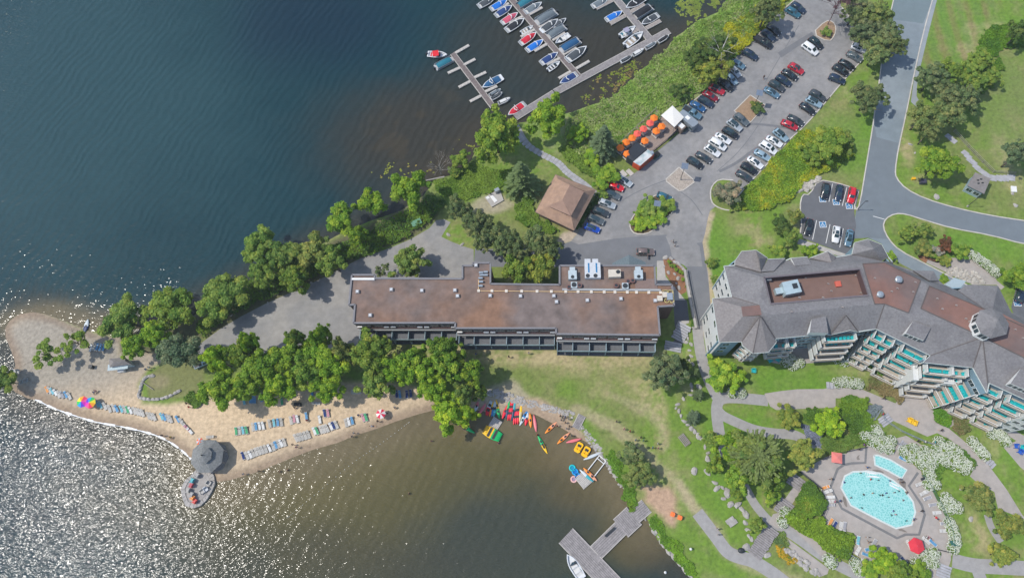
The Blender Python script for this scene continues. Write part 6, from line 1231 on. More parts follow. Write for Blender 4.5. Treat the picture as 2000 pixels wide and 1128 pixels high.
f2 = [((800, 88), (912, 28)), ((910, 208), (1042, 148)), ((1020, 338), (1150, 268)), ((1145, 468), (1267, 398)), ((1258, 592), (1382, 530)), ((1368, 718), (1482, 652)), ((1098, 132), (1218, 66)), ((1188, 247), (1312, 188)), ((1308, 368), (1428, 300)), ((1410, 498), (1530, 432)), ((1528, 628), (1650, 558))]
f3 = [((80, 92), (262, 0)), ((235, 262), (415, 162)), ((455, 135), (612, 40)), ((628, 312), (792, 225)), ((385, 400), (550, 318))]
for li, ph, ox, oy, k in ((fg, 'of the left marina pier', 800, 0, 4.7), (f2, 'of the middle marina pier', 800, 0, 4.7), (f3, 'of the right marina pier', 1150, 0, 5.64)):
    for i, (a, b) in enumerate(sorted(li, key=lambda t: t[0][1]+t[1][1])):
        dock('finger_pier', '%.1f,%.1f %.1f,%.1f' % (ox+a[0]/k, oy+a[1]/k, ox+b[0]/k, oy+b[1]/k), .85 if k < 5 else 1.2, f'{ORD[i]} finger float from the top {ph}', boardw=.9, m=wlight_m if k < 5 else wood_m)
dock('bay_dock', "1105,1045 1205,1150", 4.6, 'wide head of the T-shaped dock in the bay', z=.1, cross=False, boardw=.42); dock('bay_dock', "1157,1085 1213,1030", 3.6, 'narrow section of the T-shaped dock with the dark bench', z=.06, cross=False, boardw=.42)
dock('bay_dock', "1212,1031 1239,1006", 5.0, 'stepped middle section of the T-shaped dock', z=.1, boardw=.42); dock('bay_dock', "1238,1008 1263,987", 3.5, 'shore ramp of the T-shaped dock', z=.14, cross=False, boardw=.42)
e = empty('bench', (*P(1191, 1038)[:2], .09), yawd(1191, 1038, -42), 'dark low bench on the bay dock', 'bench'); MB().box((0, 0, .4), (2.9, .5, .12)).build('seat', dark_m, e)
for x in (-1.2, 1.2): MB().box((x, 0, .18), (.12, .45, .36)).build('leg', dark_m, e)
dock('kayak_jetty', "1137,810 1124,836", 1.9, 'small jetty with a dark ramp above the canoe beach', z=.3)
dock('swim_raft', "1131,944 1152,926", 3.2, 'square raft beside the inner tubes', z=-.15, m=wlight_m); dock('swim_raft', "960,838 973,818", 2.4, 'float carrying the stacked green kayaks', z=-.2, m=wlight_m)
e = empty('pipe_frame', (*P(1165, 910)[:2], -.3), yawd(1165, 910, -52), 'open rectangular white pipe frame at the water edge', 'frame')
for a, b in (((-2.4, -1), (2.4, -1)), ((2.4, -1), (2.4, 1)), ((2.4, 1), (-2.4, 1)), ((-2.4, 1), (-2.4, -1)), ((1.6, -1), (1.6, 1))): MB().tube((*a, .2), (*b, .2), .12).build('tube', white_m, e)
# ================================================= boats
def hull_pts(L, W_, n=9, blunt=0):
    out = []
    for i in range(n+1):
        t = i/n; x = -L/2+L*t; w_ = W_/2*(.86+.14*math.sin(min(t*2.2, 1)*1.57))*(1-max(0, (t-.45)/.55)**2.3) if not blunt else W_/2*(1-max(0, (t-.85)/.15)**2*.5); out.append((x, w_))
    return out
def boat_proto(kind):
    L, W_ = dict(cover=(6.2, 2.35), open=(5.4, 2.1), pontoon=(6.6, 2.5), jet=(3.2, 1.15), tower=(6.4, 2.4))[kind]
    e = empty({'pontoon': 'pontoon_boat', 'jet': 'jet_ski'}.get(kind, 'motor_boat'), (0, 0, 0), 0, 'x', 'jet ski' if kind == 'jet' else 'boat'); hp = hull_pts(L, W_, blunt=kind == 'pontoon')
    b = MB(); top = [(x, w_) for x, w_ in hp]; n = len(top)
    ring = [(x, -w_) for x, w_ in top]+[(x, w_) for x, w_ in reversed(top)]
    if kind == 'pontoon':
        for y in (-.85, .85): b.tube((-L/2, y, -.1), (L/2-.4, y, -.1), .32, n=8).cone((0, 0, -9), .01, .01, 3)
        b = MB()
        for y in (-.85, .85): b.tube((-L/2, y, -.05), (L/2-.2, y, -.05), .32, n=8)
        b.build('pontoon', steel_m, e)['keep'] = 1; MB().prism(ring, .25, .35).build('deck', mat('pale deck', (.42, .43, .44), .6, .1, 1), e)['keep'] = 1
        for a, c in (((-L/2+.4, -W_/2+.1), (L/2-.5, -W_/2+.1)), ((-L/2+.4, W_/2-.1), (L/2-.5, W_/2-.1))): MB().box(((a[0]+c[0])/2, a[1], .65), (c[0]-a[0], .07, .6)).build('fence', steel_m, e)['keep'] = 1
        cv = MB(); m = []
        for i in range(9):
            t = i/8; x = -L/2+.7+(L-1.5)*t; w_ = (W_/2-.12)*(1-abs(t-.5)**3*2.2); zz = 1.0+.35*math.sin(t*math.pi); m.append([(x, -w_, .75), (x, -w_*.6, zz), (x, w_*.6, zz), (x, w_, .75)])
        for r_ in m: cv.v += r_
        for i in range(8):
            for k in range(3): cv.f.append((i*4+k, i*4+4+k, i*4+5+k, i*4+1+k)); cv.m.append(0)
        cv.build('cover', fab_m, e, smooth=True)
        MB().box((-L/2-.2, 0, .35), (.55, .45, .8)).build('outboard_motor', dark_m, e)['keep'] = 1; return proto(e)
    low = [(x*.96, y*.62) for x, y in ring]; N = len(ring); b.v += [(*p, -.15) for p in low]+[(*p, .55+.18*max(0, p[0]/L*2)) for p in ring]
    for k in range(N): b.f.append((k, (k+1) % N, N+(k+1) % N, N+k)); b.m.append(0)
    inner = [(x*.88-.05*L*0, y*.80) for x, y in ring]; b.v += [(*p, .55+.18*max(0, p[0]/L*2)) for p in inner]; b.v += [(p[0], p[1]*.9, .2) for p in inner]
    for k in range(N): b.f.append((N+k, N+(k+1) % N, 2*N+(k+1) % N, 2*N+k)); b.m.append(0); b.f.append((2*N+k, 2*N+(k+1) % N, 3*N+(k+1) % N, 3*N+k)); b.m.append(0)
    b.f.append(tuple(range(3*N, 4*N))); b.m.append(0); hu = b.build('hull', mat('gelcoat', (.62, .64, .65), .3, .05, 1, spec=.5) if kind != 'jet' else MAT['gelcoat'], e); hu['keep'] = 1
    if kind == 'jet':
        MB().prism([(-1.1, -.3), (.9, -.3), (1.3, 0), (.9, .3), (-1.1, .3)], .4, .8).build('seat', fab_m, e); MB().tube((.55, -.4, 1.0), (.55, .4, 1.0), .05).build('handlebar', dark_m, e)['keep'] = 1; MB().box((-1.3, 0, .5), (.5, .9, .1)).build('platform', dark_m, e)['keep'] = 1; return proto(e)
    if kind in ('cover', 'tower'):
        cv = MB(); rows = []
        for i in range(10):
            t = i/9; x = -L*.36+L*.80*t; w_ = np.interp(x, [p[0] for p in hp], [p[1] for p in hp])*.86; zz = .75+.45*math.exp(-((t-.55)/.22)**2)-.1*t; rows.append([(x, -w_, .62), (x, -w_*.5, zz), (x, 0, zz+.08), (x, w_*.5, zz), (x, w_, .62)])
        for r_ in rows: cv.v += r_
        for i in range(9):
            for k in range(4): cv.f.append((i*5+k, i*5+5+k, i*5+6+k, i*5+1+k)); cv.m.append(0)
        cv.build('cover', fab_m, e, smooth=True)
        MB().prism([(L*.05, -W_*.36), (L*.12, 0), (L*.05, W_*.36), (L*.025, W_*.34), (L*.09, 0), (L*.025, -W_*.34)], 1.0, 1.28).build('windshield', white_m, e)['keep'] = 1
        MB().box((-L*.46, 0, .5), (L*.11, W_*.8, .1)).build('swim_platform', mat('gelcoat', (.6, .6, .6)), e)['keep'] = 1
        if kind == 'tower':
            t_ = MB()
            for y in (-1, 1): t_.tube((-.3, y*1.0, .7), (.1, y*.8, 1.9), .07)
            t_.tube((.1, -.8, 1.9), (.1, .8, 1.9), .08).build('tower', white_m, e)['keep'] = 1
    else:
        for x in (-1.2, -.1): MB().box((x, 0, .45), (.45, W_*.62, .3)).build('seat', mat('white vinyl', (.6, .6, .58), .5, .1, 2), e)['keep'] = 1
        MB().box((.55, -.45, .65), (.5, .5, .5)).build('console', dark_m, e)['keep'] = 1; MB().prism([(L*.1, -W_*.36), (L*.17, 0), (L*.1, W_*.36), (L*.08, 0)], .6, .95).build('windshield', glass_m, e)['keep'] = 1; MB().box((-.6, 0, .26), (2.6, W_*.6, .08)).build('cockpit_floor', fab_m, e)
        MB().box((-L/2-.2, 0, .4), (.55, .42, .9)).build('outboard_motor', dark_m, e)['keep'] = 1
    return proto(e)
BT = {k: boat_proto(k) for k in ('cover', 'open', 'pontoon', 'jet', 'tower')}
BC = dict(red=(.50, .02, .04), blue=(.01, .14, .50), navy=(.02, .05, .16), pink=(.50, .08, .13), dkgrey=(.06, .07, .08), grey=(.13, .16, .18), teal=(.02, .16, .22), black=(.02, .022, .028), tan=(.30, .25, .20), white=(.6, .6, .58), marine=(.02, .09, .20))
BN = dict(red='red', blue='bright blue', navy='navy', pink='rose', dkgrey='dark grey', grey='slate grey', teal='dark teal', black='black', tan='tan', white='white', marine='deep blue')
def boats(data, phrase, ox, oy, k, group):
    """(cx, cy, kind, colour, bow angle, scale)"""
    for i, t in enumerate(sorted(data, key=lambda q: q[1])):
        u, v = ox+t[0]/k, oy+t[1]/k; e = use(BT[t[2]], P(u, v, .1)[:2]+(ZW+.05,), yawd(u, v, t[4]), f'{ORD[i]} {phrase}: {BN[t[3]]} {dict(cover="covered motor boat", open="open motor boat", pontoon="covered pontoon boat", jet="jet ski", tower="boat with white tower")[t[2]]}', BC[t[3]], group)
        if len(t) > 5: e.scale = (t[5],)*3
g_ = 'boats moored in the marina'
boats([(710, 15, 'cover', 'dkgrey', -30), (822, 42, 'cover', 'blue', -30), (866, 98, 'cover', 'navy', -32), (920, 165, 'tower', 'pink', -33, .95), (970, 227, 'cover', 'black', -33, 1.1), (1078, 268, 'open', 'tan', -30, .8), (1090, 350, 'cover', 'red', -35), (1152, 415, 'cover', 'blue', -33), (1284, 532, 'cover', 'navy', -32), (1325, 602, 'open', 'black', -36, .85), (1456, 722, 'cover', 'navy', 150, .95)], 'down the left side of the middle pier', 800, 0, 4.7, g_)
boats([(1066, 18, 'pontoon', 'teal', 150), (1136, 68, 'cover', 'grey', -30), (1250, 158, 'pontoon', 'grey', 150, 1.12), (1285, 232, 'cover', 'dkgrey', -35, 1.05), (1378, 208, 'cover', 'dkgrey', -35, .8), (1345, 292, 'pontoon', 'grey', 148), (1402, 355, 'open', 'white', 148, .95), (1470, 415, 'pontoon', 'marine', 150, 1.05), (1535, 492, 'cover', 'dkgrey', -35, 1.2)], 'down the right side of the middle pier', 800, 0, 4.7, g_)
boats([(255, 500, 'open', 'red', 3, 1.1), (315, 577, 'pontoon', 'teal', -28, .9), (758, 755, 'tower', 'marine', 152, 1.05), (785, 850, 'jet', 'grey', -30, 1.2), (800, 880, 'jet', 'dkgrey', -30, 1.2), (870, 925, 'jet', 'white', -25), (980, 1002, 'tower', 'red', 145, .95)], 'down beside the left pier', 800, 0, 4.7, g_)
p = P(850, 102, 2); e = empty('bimini_top', (p[0], p[1], 1.2), .1, 'bright red square canopy over the outermost boat', 'canopy'); MB().box((0, 0, .3), (1.8, 1.9, .08)).build('cloth', mat('red canvas', (.65, .02, .03), .7, .05, 2), e)
for x in (-.8, .8):
    for y in (-.8, .8): MB().tube((x, y, -1.1), (x, y, .3), .03).build('pole', steel_m, e)
boats([(130, 25, 'cover', 'grey', -28, .95), (280, 172, 'cover', 'blue', -28, .95), (515, 30, 'cover', 'black', 150, 1.15), (592, 135, 'pontoon', 'black', 148, 1.05), (672, 215, 'cover', 'dkgrey', 150, .98), (430, 345, 'open', 'teal', -33, 1.05), (498, 432, 'open', 'tan', -38, 1.3)], 'down along the right pier', 1150, 0, 5.64, g_)
boats([(825, 427, 'jet', 'black', -32), (685, 502, 'jet', 'grey', -30), (545, 575, 'jet', 'white', -30), (415, 650, 'jet', 'dkgrey', -28)], 'down below the long walkway', 1150, 0, 5.64, 'jet skis below the walkway')
p = P(1224, 56, 2); e = empty('bimini_top', (p[0], p[1], 1.2), .5, 'lilac grey canopy over the white boat at the right pier', 'canopy'); MB().box((0, 0, .3), (1.6, 1.5, .08)).build('cloth', mat('lilac canvas', (.30, .29, .38), .7, .05, 2), e)
e = use(BT['open'], P(1122, 1105, 0)[:2]+(ZW+.05,), yawd(1122, 1105, 238), 'white open motor boat tied to the head of the bay dock', BC['white'], None); e.scale = (1.12,)*3
for k in BT:
    if BT[k].get('fresh'): bpy.data.objects.remove(BT[k])
# kayaks, canoes, boards
def kayak_mesh():
    b = MB(); n = 10; N = 8; rings = []
    for i in range(n+1):
        t = i/n; x = -2.1+4.2*t; w_ = .42*math.sin(math.pi*min(max(t, .015), .985))**.62
        for k in range(N): a = 2*math.pi*k/N; b.v.append((x, w_*math.cos(a), .18+.17*math.sin(a)*min(1, w_*4)))
    for i in range(n):
        for k in range(N): b.f.append((i*N+k, i*N+(k+1) % N, (i+1)*N+(k+1) % N, (i+1)*N+k)); b.m.append(0 if i < n/2 else 1)
    return b
M_A = fab_m; kb = kayak_mesh()
def kayak(u, v, ang, c1, c2, label, z=None, L=1.0, W_=1.0, pits=2, name='kayak', dz=0, cat=None, grp='kayaks and boards on the shore'):
    x, y, _ = P(u, v, 0); z = (max(gz(x, y), ZW)+.05 if z is None else z)+dz
    e = empty(name, (x, y, z), yawd(u, v, ang), label, cat or name.replace('_', ' '), grp); a = KM.get(c1) or KM.setdefault(c1, mat('plastic %g %g %g' % c1, c1, .4, .06, 2)); b = KM.get(c2) or KM.setdefault(c2, mat('plastic %g %g %g' % c2, c2, .4, .06, 2))
    h = link('hull', kb.mesh('hull', [a, b], True), e); h.scale = (L, W_, 1)
    for k in range(pits): MB().prism([(math.cos(t_*math.pi/4)*.38, math.sin(t_*math.pi/4)*.24) for t_ in range(8)], .30, .365).build('cockpit', dark_m, e).location = ((k-.5*(pits-1))*1.3*L, 0, 0)
    return e
KM = {}; Rd, Yl, Gn, Og, Pk, Wt, Bl, Te, Nv, Tn = (.72, .015, .04), (.85, .50, .02), (.01, .42, .12), (.85, .27, .03), (.70, .18, .20), (.55, .60, .62), (.02, .2, .5), (.05, .35, .40), (.015, .06, .12), (.60, .48, .22)
kz = [(415, 270, -70, Wt, Pk, 'white and pink paddle board at the left end of the shore row', .7, 1), (475, 290, -58, Pk, Pk, 'rose paddle board second in the shore row', 1.05, 0), (533, 282, -72, Rd, Wt, 'first red and white kayak left of the orange one', .95, 2), (546, 288, -72, Rd, Wt, 'second red and white kayak left of the orange one', .95, 2), (566, 292, -74, Og, Yl, 'narrow orange kayak beside the red and white pair', .95, 1), (583, 292, -78, Bl, Wt, 'white and blue kayak beside the narrow orange one', .95, 1), (600, 292, -80, Te, Wt, 'white and teal kayak left of the green and yellow one', 1, 1), (625, 295, -100, Gn, Yl, 'green and yellow kayak upright on the shore row', 1.15, 2),
      (702, 320, -68, Rd, Rd, 'short red kayak at the left of the big red cluster', .95, 1), (728, 305, -78, Nv, Gn, 'dark green kayak inside the red cluster', 1.1, 1), (745, 310, -80, Rd, Rd, 'red kayak left of the pair in the cluster', 1.2, 2), (764, 308, -82, Rd, Rd, 'red kayak right of the pair in the cluster', 1.2, 2), (785, 315, -80, Nv, Te, 'dark blue kayak between the red ones', 1.2, 1), (800, 345, -82, Rd, Rd, 'leftmost of the last three red kayaks', 1.25, 2), (817, 342, -84, Rd, Rd, 'middle one of the last three red kayaks', 1.25, 2), (834, 340, -86, Rd, Rd, 'rightmost of the last three red kayaks', 1.25, 2), (856, 328, -84, Tn, Yl, 'tan and yellow canoe at the right of the red cluster', 1.2, 0),
      (888, 382, -62, Wt, Bl, 'pale blue and white canoe beside the red cluster', 1.05, 2), (917, 395, -78, Rd, Wt, 'white and red paddle board right of the pale canoe', .8, 1), (953, 410, -94, Og, Og, 'orange paddle board right of the white and red one', .85, 1), (1000, 440, -98, Pk, Pk, 'coral pink paddle board at the end of the shore row', 1.0, 0), (1160, 483, -44, Og, (.8, .35, .2), 'upper orange kayak pulled half onto the sand', .95, 2), (1285, 590, -42, Og, (.8, .35, .2), 'lower orange kayak in the shallow water', .95, 2), (1388, 614, -14, Pk, Pk, 'coral paddle board above the yellow pedal boats', .9, 0), (1572, 770, -22, Wt, Wt, 'whitish canoe below the yellow pedal boats', 1.05, 0),
      (1515, 965, 42, Wt, Te, 'white paddle board lying on the square raft', 1.0, 0), (1552, 952, 44, Og, (.8, .35, .2), 'orange kayak lying on the square raft', 1.0, 2), (318, 490, 32, Yl, Gn, 'yellow and green kayak afloat under the tree edge', 1.05, 1), (1075, 652, 62, Gn, Yl, 'green and yellow kayak paddled out from the beach', 1.15, 2)]
for i, t in enumerate(kz):
    kayak(850+t[0]/5.13, 740+t[1]/5.13, t[2], t[3], t[4], t[5], L=t[6], W_=1.05 if t[7] else .95, pits=t[7], name='kayak' if t[7] else ('canoe' if 'canoe' in t[5] else 'paddle_board'), z=(-.05 if 'raft' in t[5] else None), dz=.0)
for i in range(7): kayak(850+(592-i*6)/5.13, 740+(508+i*12)/5.13, 208, Gn, Yl, '%s yellow and green kayak from the top of the floating stack' % ORD[i], z=-.15+.04*i, L=1.08, W_=.95, grp='stacked kayaks')
for a, b, lb in [(1437, 683, 'upper left yellow pedal boat'), (1510, 727, 'lower right yellow pedal boat')]:
    u, v = 850+a/5.13, 740+b/5.13; e = empty('pedal_boat', (*P(u, v)[:2], ZW+.1), yawd(u, v, -62), lb, 'pedal boat'); ym = mat('yellow plastic', (.85, .47, .01), .4, .05, 2)
    MB().box((0, 0, .3), (2.5, 1.55, .5), bevel=.3).build('hull', ym, e)
    for y in (-.4, .4): MB().box((-.2, y, .62), (.55, .5, .18)).build('seat', ym, e); MB().box((-.62, y, .8), (.12, .5, .5)).build('backrest', ym, e)
    MB().box((.45, 0, .56), (.6, .9, .03)).build('footwell', dark_m, e)
for a, b, c_, lb in [(1375, 887, (.02, .48, .50), 'teal inner tube farthest from the raft'), (1403, 925, (.02, .30, .60), 'upper blue inner tube'), (1430, 970, (.03, .28, .62), 'lower blue inner tube touching the raft'), (1390, 1000, (.72, .42, .38), 'pale pink inner tube by the raft corner')]:
    u, v = 850+a/5.13, 740+b/5.13; e = empty('inner_tube', (*P(u, v)[:2], ZW+.15), 0, lb, 'inner tube'); MB().ring((0, 0, 0), .62, .2, .2, 18).build('tube', fab_m, e, smooth=True, color=c_); MB().tube((0, 0, -.1), (0, 0, -.05), .5, n=12).build('floor', fab_m, e, color=(c_[0]*.4, c_[1]*.5, c_[2]*.8))
# small boat on the spit
kayak(167, 636, -75, (.02, .04, .12), Wt, 'small white and navy dinghy at the north shore of the spit', L=.9, W_=1.6, pits=1, name='dinghy', grp=None)
# ================================================= loungers, people, stones, garden things
def lounger_proto():
    e = empty('sun_lounger', (0, 0, 0), 0, 'x', 'lounger'); b = MB()
    for i in range(7): b.box((-.85+i*.19, 0, .34), (.15, .66, .05))
    b.build('seat', ob_m, e); b = MB()
    for i in range(4): b.prism([(.48+i*.17, -.33), (.62+i*.17, -.33), (.62+i*.17, .33), (.48+i*.17, .33)], .37+i*.09, .42+i*.09)
    b.build('backrest', ob_m, e); MB().box((0, -.33, .3), (2.0, .06, .08)).box((0, .33, .3), (2.0, .06, .08)).build('frame', ob_m, e)
    for x in (-.8, .75):
        for y in (-.3, .3): MB().box((x, y, .14), (.07, .07, .3)).build('leg', ob_m, e)
    return proto(e)
LG = lounger_proto(); TWC = dict(blue=(.10, .27, .46), aqua=(.16, .42, .48), white=(.62, .62, .60), pink=(.50, .24, .28), orange=(.65, .28, .08), green=(.07, .33, .15), navy=(.02, .04, .15), red=(.6, .03, .05), yellow=(.7, .55, .05), grey=(.3, .3, .32))
tw_me = MB().box((-.05, 0, .40), (1.5, .58, .03)).box((.8, 0, .62), (.5, .58, .03)).mesh('towel', fab_m)
def lrow(data, ox, oy, k, ang, phrase, grp='sun loungers on the beach', base=(.44, .43, .40), z=None):
    for i, t in enumerate(data):
        u, v = ox+t[0]/k, oy+t[1]/k; x, y, _ = P(u, v, .3); zz = gz(x, y) if z is None else z; g = random.uniform(.85, 1.1); a = t[3] if len(t) > 3 else ang+random.uniform(-4, 4)
        rz = yawd(u, v, a)+math.pi*0; lab = f'{ORD[i]} lounger from the left {phrase}'
        e = use(LG, (x, y, zz), rz+math.pi, lab, (base[0]*g, base[1]*g, base[2]*g), grp)
        if len(t) > 2 and t[2]:
            tw = link('towel', tw_me, None, f'{t[2]} towel on the {ORD[i]} lounger {phrase}', 'towel', 'towels on loungers', color=TWC[t[2]], loc=(x, y, zz), rz=rz+math.pi)
lrow([(185, 180, 'orange'), (215, 190), (245, 200, 'aqua'), (282, 215, 'white'), (318, 235), (358, 240, 'grey'), (403, 240, 'blue'), (440, 255)], 60, 730, 5.88, 67, 'left of the rainbow umbrellas')
lrow([(765, 345, 'aqua'), (800, 358, 'aqua'), (850, 372), (903, 400), (950, 390), (985, 400, 'blue'), (1040, 405, 'aqua'), (1078, 405), (1110, 412, 'green'), (1145, 420, 'white'), (1190, 425), (1222, 435), (1252, 442), (1282, 450), (1350, 480), (1382, 487), (1415, 495)], 60, 730, 5.88, 69, 'in the row right of the rainbow umbrellas')
lrow([(1505, 490, 'aqua'), (1535, 500, 'blue'), (1575, 510), (1605, 520), (1690, 520, 'blue', 60), (1735, 550, '', 55), (1765, 590, '', 48), (1797, 620, 'pink', 45), (1830, 655, 'white', 48)], 60, 730, 5.88, 69, 'in the row curving towards the gazebo')
lrow([(680, 610, 'navy'), (715, 610), (745, 600, 'white'), (771, 587), (800, 576), (828, 566), (857, 557), (887, 548), (922, 540, 'white'), (955, 528), (980, 512, 'blue'), (1002, 503), (1029, 495, 'white'), (1058, 487)], 330, 760, 4.7, 70, 'in the lowest row beside the bay')
lrow([(1165, 447), (1192, 441), (1220, 433), (1250, 425), (1280, 415), (1335, 385, 'white'), (1358, 382, 'green'), (1395, 372), (1422, 366), (1450, 358), (1487, 342, 'white'), (1510, 333, 'navy'), (1535, 326)], 330, 760, 4.7, 68, 'in the second row above the bay')
lrow([(725, 663), (760, 648, 'white'), (800, 636, 'blue'), (935, 600, 'pink'), (970, 595, 'green')], 560, 720, 6.267, 75, 'left of the red striped umbrella')
lrow([(618, 387, 'green'), (648, 381), (680, 379, 'aqua'), (712, 377, 'green'), (772, 347), (800, 343, 'blue'), (832, 338, 'white'), (864, 335, 'white'), (925, 317), (965, 310, 'aqua'), (1000, 305, 'blue'), (1032, 303), (1120, 287), (1150, 273, 'pink'), (1180, 275, 'white'), (1262, 250, 'blue'), (1385, 280, 'white'), (1430, 222, 'navy'), (1460, 220, 'pink')], 330, 760, 4.7, 82, 'in the uppermost sunlit row')
lrow([(690, 108, 'aqua'), (745, 97, 'blue'), (766, 97, 'blue'), (788, 97, 'blue'), (850, 82, 'blue'), (885, 68, 'navy'), (912, 72, 'blue'), (938, 76, 'blue'), (1037, 112, 'green'), (1315, 30, 'blue')], 330, 760, 4.7, 85, 'in the shade below the row of trees')
lrow([(1345, 310, 'navy'), (1385, 315, 'blue'), (1470, 315, 'navy'), (1518, 305, 'navy')], 560, 720, 6.267, 85, 'in the shade right of the striped umbrella')
lrow([(1000, 562, 'white'), (1035, 550), (1068, 550, 'blue'), (1103, 556, 'blue'), (1140, 555, 'blue')], 0, 580, 5.64, 112, 'beside the hut on the spit')
lrow([(375, 435, '', 176), (1355, 125, '', 5)], 330, 760, 4.7, 0, 'of the two set crosswise on the open sand')
# pool loungers
def pool_l(pts, ox, oy, k, phrase): lrow([(a, b, c, d) for a, b, c, d in pts], ox, oy, k, 0, phrase, 'loungers round the pool', (.62, .61, .58), .035)
pool_l([(465, 385, 'orange', 160), (487, 418, '', 160), (505, 463, 'white', 178), (500, 495, '', 180), (503, 527, 'grey', 180), (515, 665, 'orange', -60), (548, 690, 'navy', -60), (598, 700, '', -80), (628, 700, 'grey', -80), (740, 815, 'aqua', -80), (740, 900, '', -60), (805, 935, 'blue', 20), (803, 985, '', 10), (872, 838, 'grey', -60), (830, 890, 'blue', -10)], 1500, 860, 4.208, 'on the left and lower pool deck')
pool_l([(98, 150, 'blue', 25), (235, 355, '', -20), (270, 430, '', -25), (300, 410, '', -25), (300, 470, 'grey', -20), (345, 525, 'grey', -10), (378, 590, '', -5), (440, 680, 'grey', 0), (437, 740, '', 0), (515, 870, 'blue', 80), (495, 885, 'aqua', 80), (150, 855, '', 60), (290, 820, '', 40), (345, 840, 'blue', 40), (110, 985, 'navy', 40)], 1740, 860, 4.208, 'on the right side of the pool deck')
# lounge chairs with arms
def chair_proto():
    e = empty('garden_chair', (0, 0, 0), 0, 'x', 'chair'); MB().box((.05, 0, .38), (.62, .55, .07)).build('seat', ob_m, e); MB().prism([(-.42, -.3), (-.3, -.3), (-.3, .3), (-.42, .3)], .35, .98).build('backrest', ob_m, e)
    for y in (-.36, .36): MB().box((0, y, .58), (.75, .14, .05)).build('armrest', ob_m, e); MB().box((.3, y, .28), (.07, .1, .56)).build('leg', ob_m, e); MB().box((-.3, y, .28), (.07, .1, .56)).build('leg', ob_m, e)
    return proto(e)
GC = chair_proto(); TL = (.02, .42, .43)
def chairs(data, grp):
    for u, v, a, c, lb, *s in data: x, y, _ = P(u, v, .3); e = use(GC, (x, y, max(gz(x, y), 0)), yawd(u, v, a), lb, c, grp); e.scale = (s[0] if s else 1.25,)*3
chairs([(1313, 1003.5, 200, (.85, .22, .06), 'left orange lounge chair on the bare earth by the dock', 1.15), (1327, 1010, 200, (.85, .22, .06), 'right orange lounge chair on the bare earth by the dock', 1.15),
        (1776, 821, 110, (.80, .50, .03), 'left yellow lounge chair on the terrace', 1.35), (1785, 826, 110, (.80, .50, .03), 'right yellow lounge chair on the terrace', 1.35),
        (1471.5, 724, 90, TL, 'teal chair on the grass below the corner turret'), (1504, 704, 60, TL, 'left teal chair on the shaded patio by the south wall'), (1519, 702, 120, TL, 'right teal chair on the shaded patio by the south wall'), (1599, 694, 90, TL, 'teal chair on the patio left of the hydrangeas'),
        (1678, 704, 60, TL, 'left teal chair on the corner patio'), (1688, 709, 100, TL, 'right teal chair on the corner patio'), (1924, 826, 80, TL, 'left teal chair at the foot of the lowest balconies'), (1934, 827, 120, TL, 'right teal chair at the foot of the lowest balconies'),
        (1984, 871, 80, (.02, .10, .45), 'blue chair on the lowest right patio, upper'), (1992, 882, 120, (.02, .10, .45), 'blue chair on the lowest right patio, lower'), (1996, 874, 120, TL, 'teal chair on the lowest right patio')], 'lounge chairs in the resort grounds')
chairs([(386, 928, 210, (.3, .3, .3), 'grey chair nearest the gazebo on the stone platform'), (376, 938, 200, (.05, .35, .4), 'teal chair with a dark side on the stone platform'), (374, 947, 200, (.4, .05, .08), 'dark red chair on the stone platform'), (368, 957, 190, (.33, .32, .3), 'pale chair at the left of the stone platform'), (375, 965, 200, (.3, .3, .3), 'grey chair above the orange one on the platform'), (377, 971, 210, (.75, .3, .05), 'orange chair on the stone platform'), (381, 978, 210, (.6, .06, .05), 'red chair lowest on the stone platform'),
        (409, 943, 30, (.36, .35, .33), 'upper pale lounge chair at the right of the platform'), (403, 955, 60, (.45, .47, .5), 'whitish lounge chair at the right of the platform'), (395, 960, 70, (.36, .35, .33), 'lower pale chair in the middle of the platform')], 'chairs on the stone platform')
chairs([(27, 725, 10, (.42, .42, .4), 'white garden chair at the left edge of the spit, upper left'), (36, 726, 80, (.42, .42, .4), 'white garden chair at the left edge of the spit, upper right'), (43.5, 746, 80, (.36, .36, .34), 'white garden chair at the left edge of the spit, lower left'), (53, 743, 80, (.36, .36, .34), 'white garden chair at the left edge of the spit, lower right')], 'white chairs on the spit')
# beach umbrellas
def fan_umb(u, v, cols, label, r=1.45, n=8):
    p = P(u, v, 2.2); e = empty('beach_umbrella', (p[0], p[1], max(gz(p[0], p[1]), -.2)), .3, label, 'umbrella', 'beach umbrellas'); ms = [KM.get(c) or KM.setdefault(c, mat('plastic %g %g %g' % c, c, .7, .05, 2)) for c in cols]
    MB().cone((0, 0, 1.9), r, .5, n, ms=[i % len(cols) for i in range(n)]).build('canopy', ms, e); MB().tube((0, 0, 0), (0, 0, 2.4), .03).build('pole', steel_m, e)
RB = [(.75, .05, .10), (.85, .35, .03), (.85, .70, .05), (.05, .50, .10), (.03, .30, .65), (.12, .05, .50), (.60, .03, .40), (.8, .1, .3)]
fan_umb(158.6, 783.6, RB, 'left rainbow-striped beach umbrella'); fan_umb(174, 785.5, RB[3:]+RB[:3], 'right rainbow-striped beach umbrella'); fan_umb(743, 807, [(.65, .03, .08), (.72, .70, .68)], 'red and white striped beach umbrella at the right of the beach', 1.2)
p = P(1791, 1065, 2.5); e = empty('pool_umbrella', (p[0], p[1], .03), .1, 'large bright red umbrella at the lower edge of the pool deck', 'umbrella'); MB().cone((0, 0, 2.2), 1.75, .5, 6).build('canopy', mat('bright red cloth', (.62, .04, .06), .8, .04, 2), e); MB().tube((0, 0, 0), (0, 0, 2.7), .05).build('pole', steel_m, e)
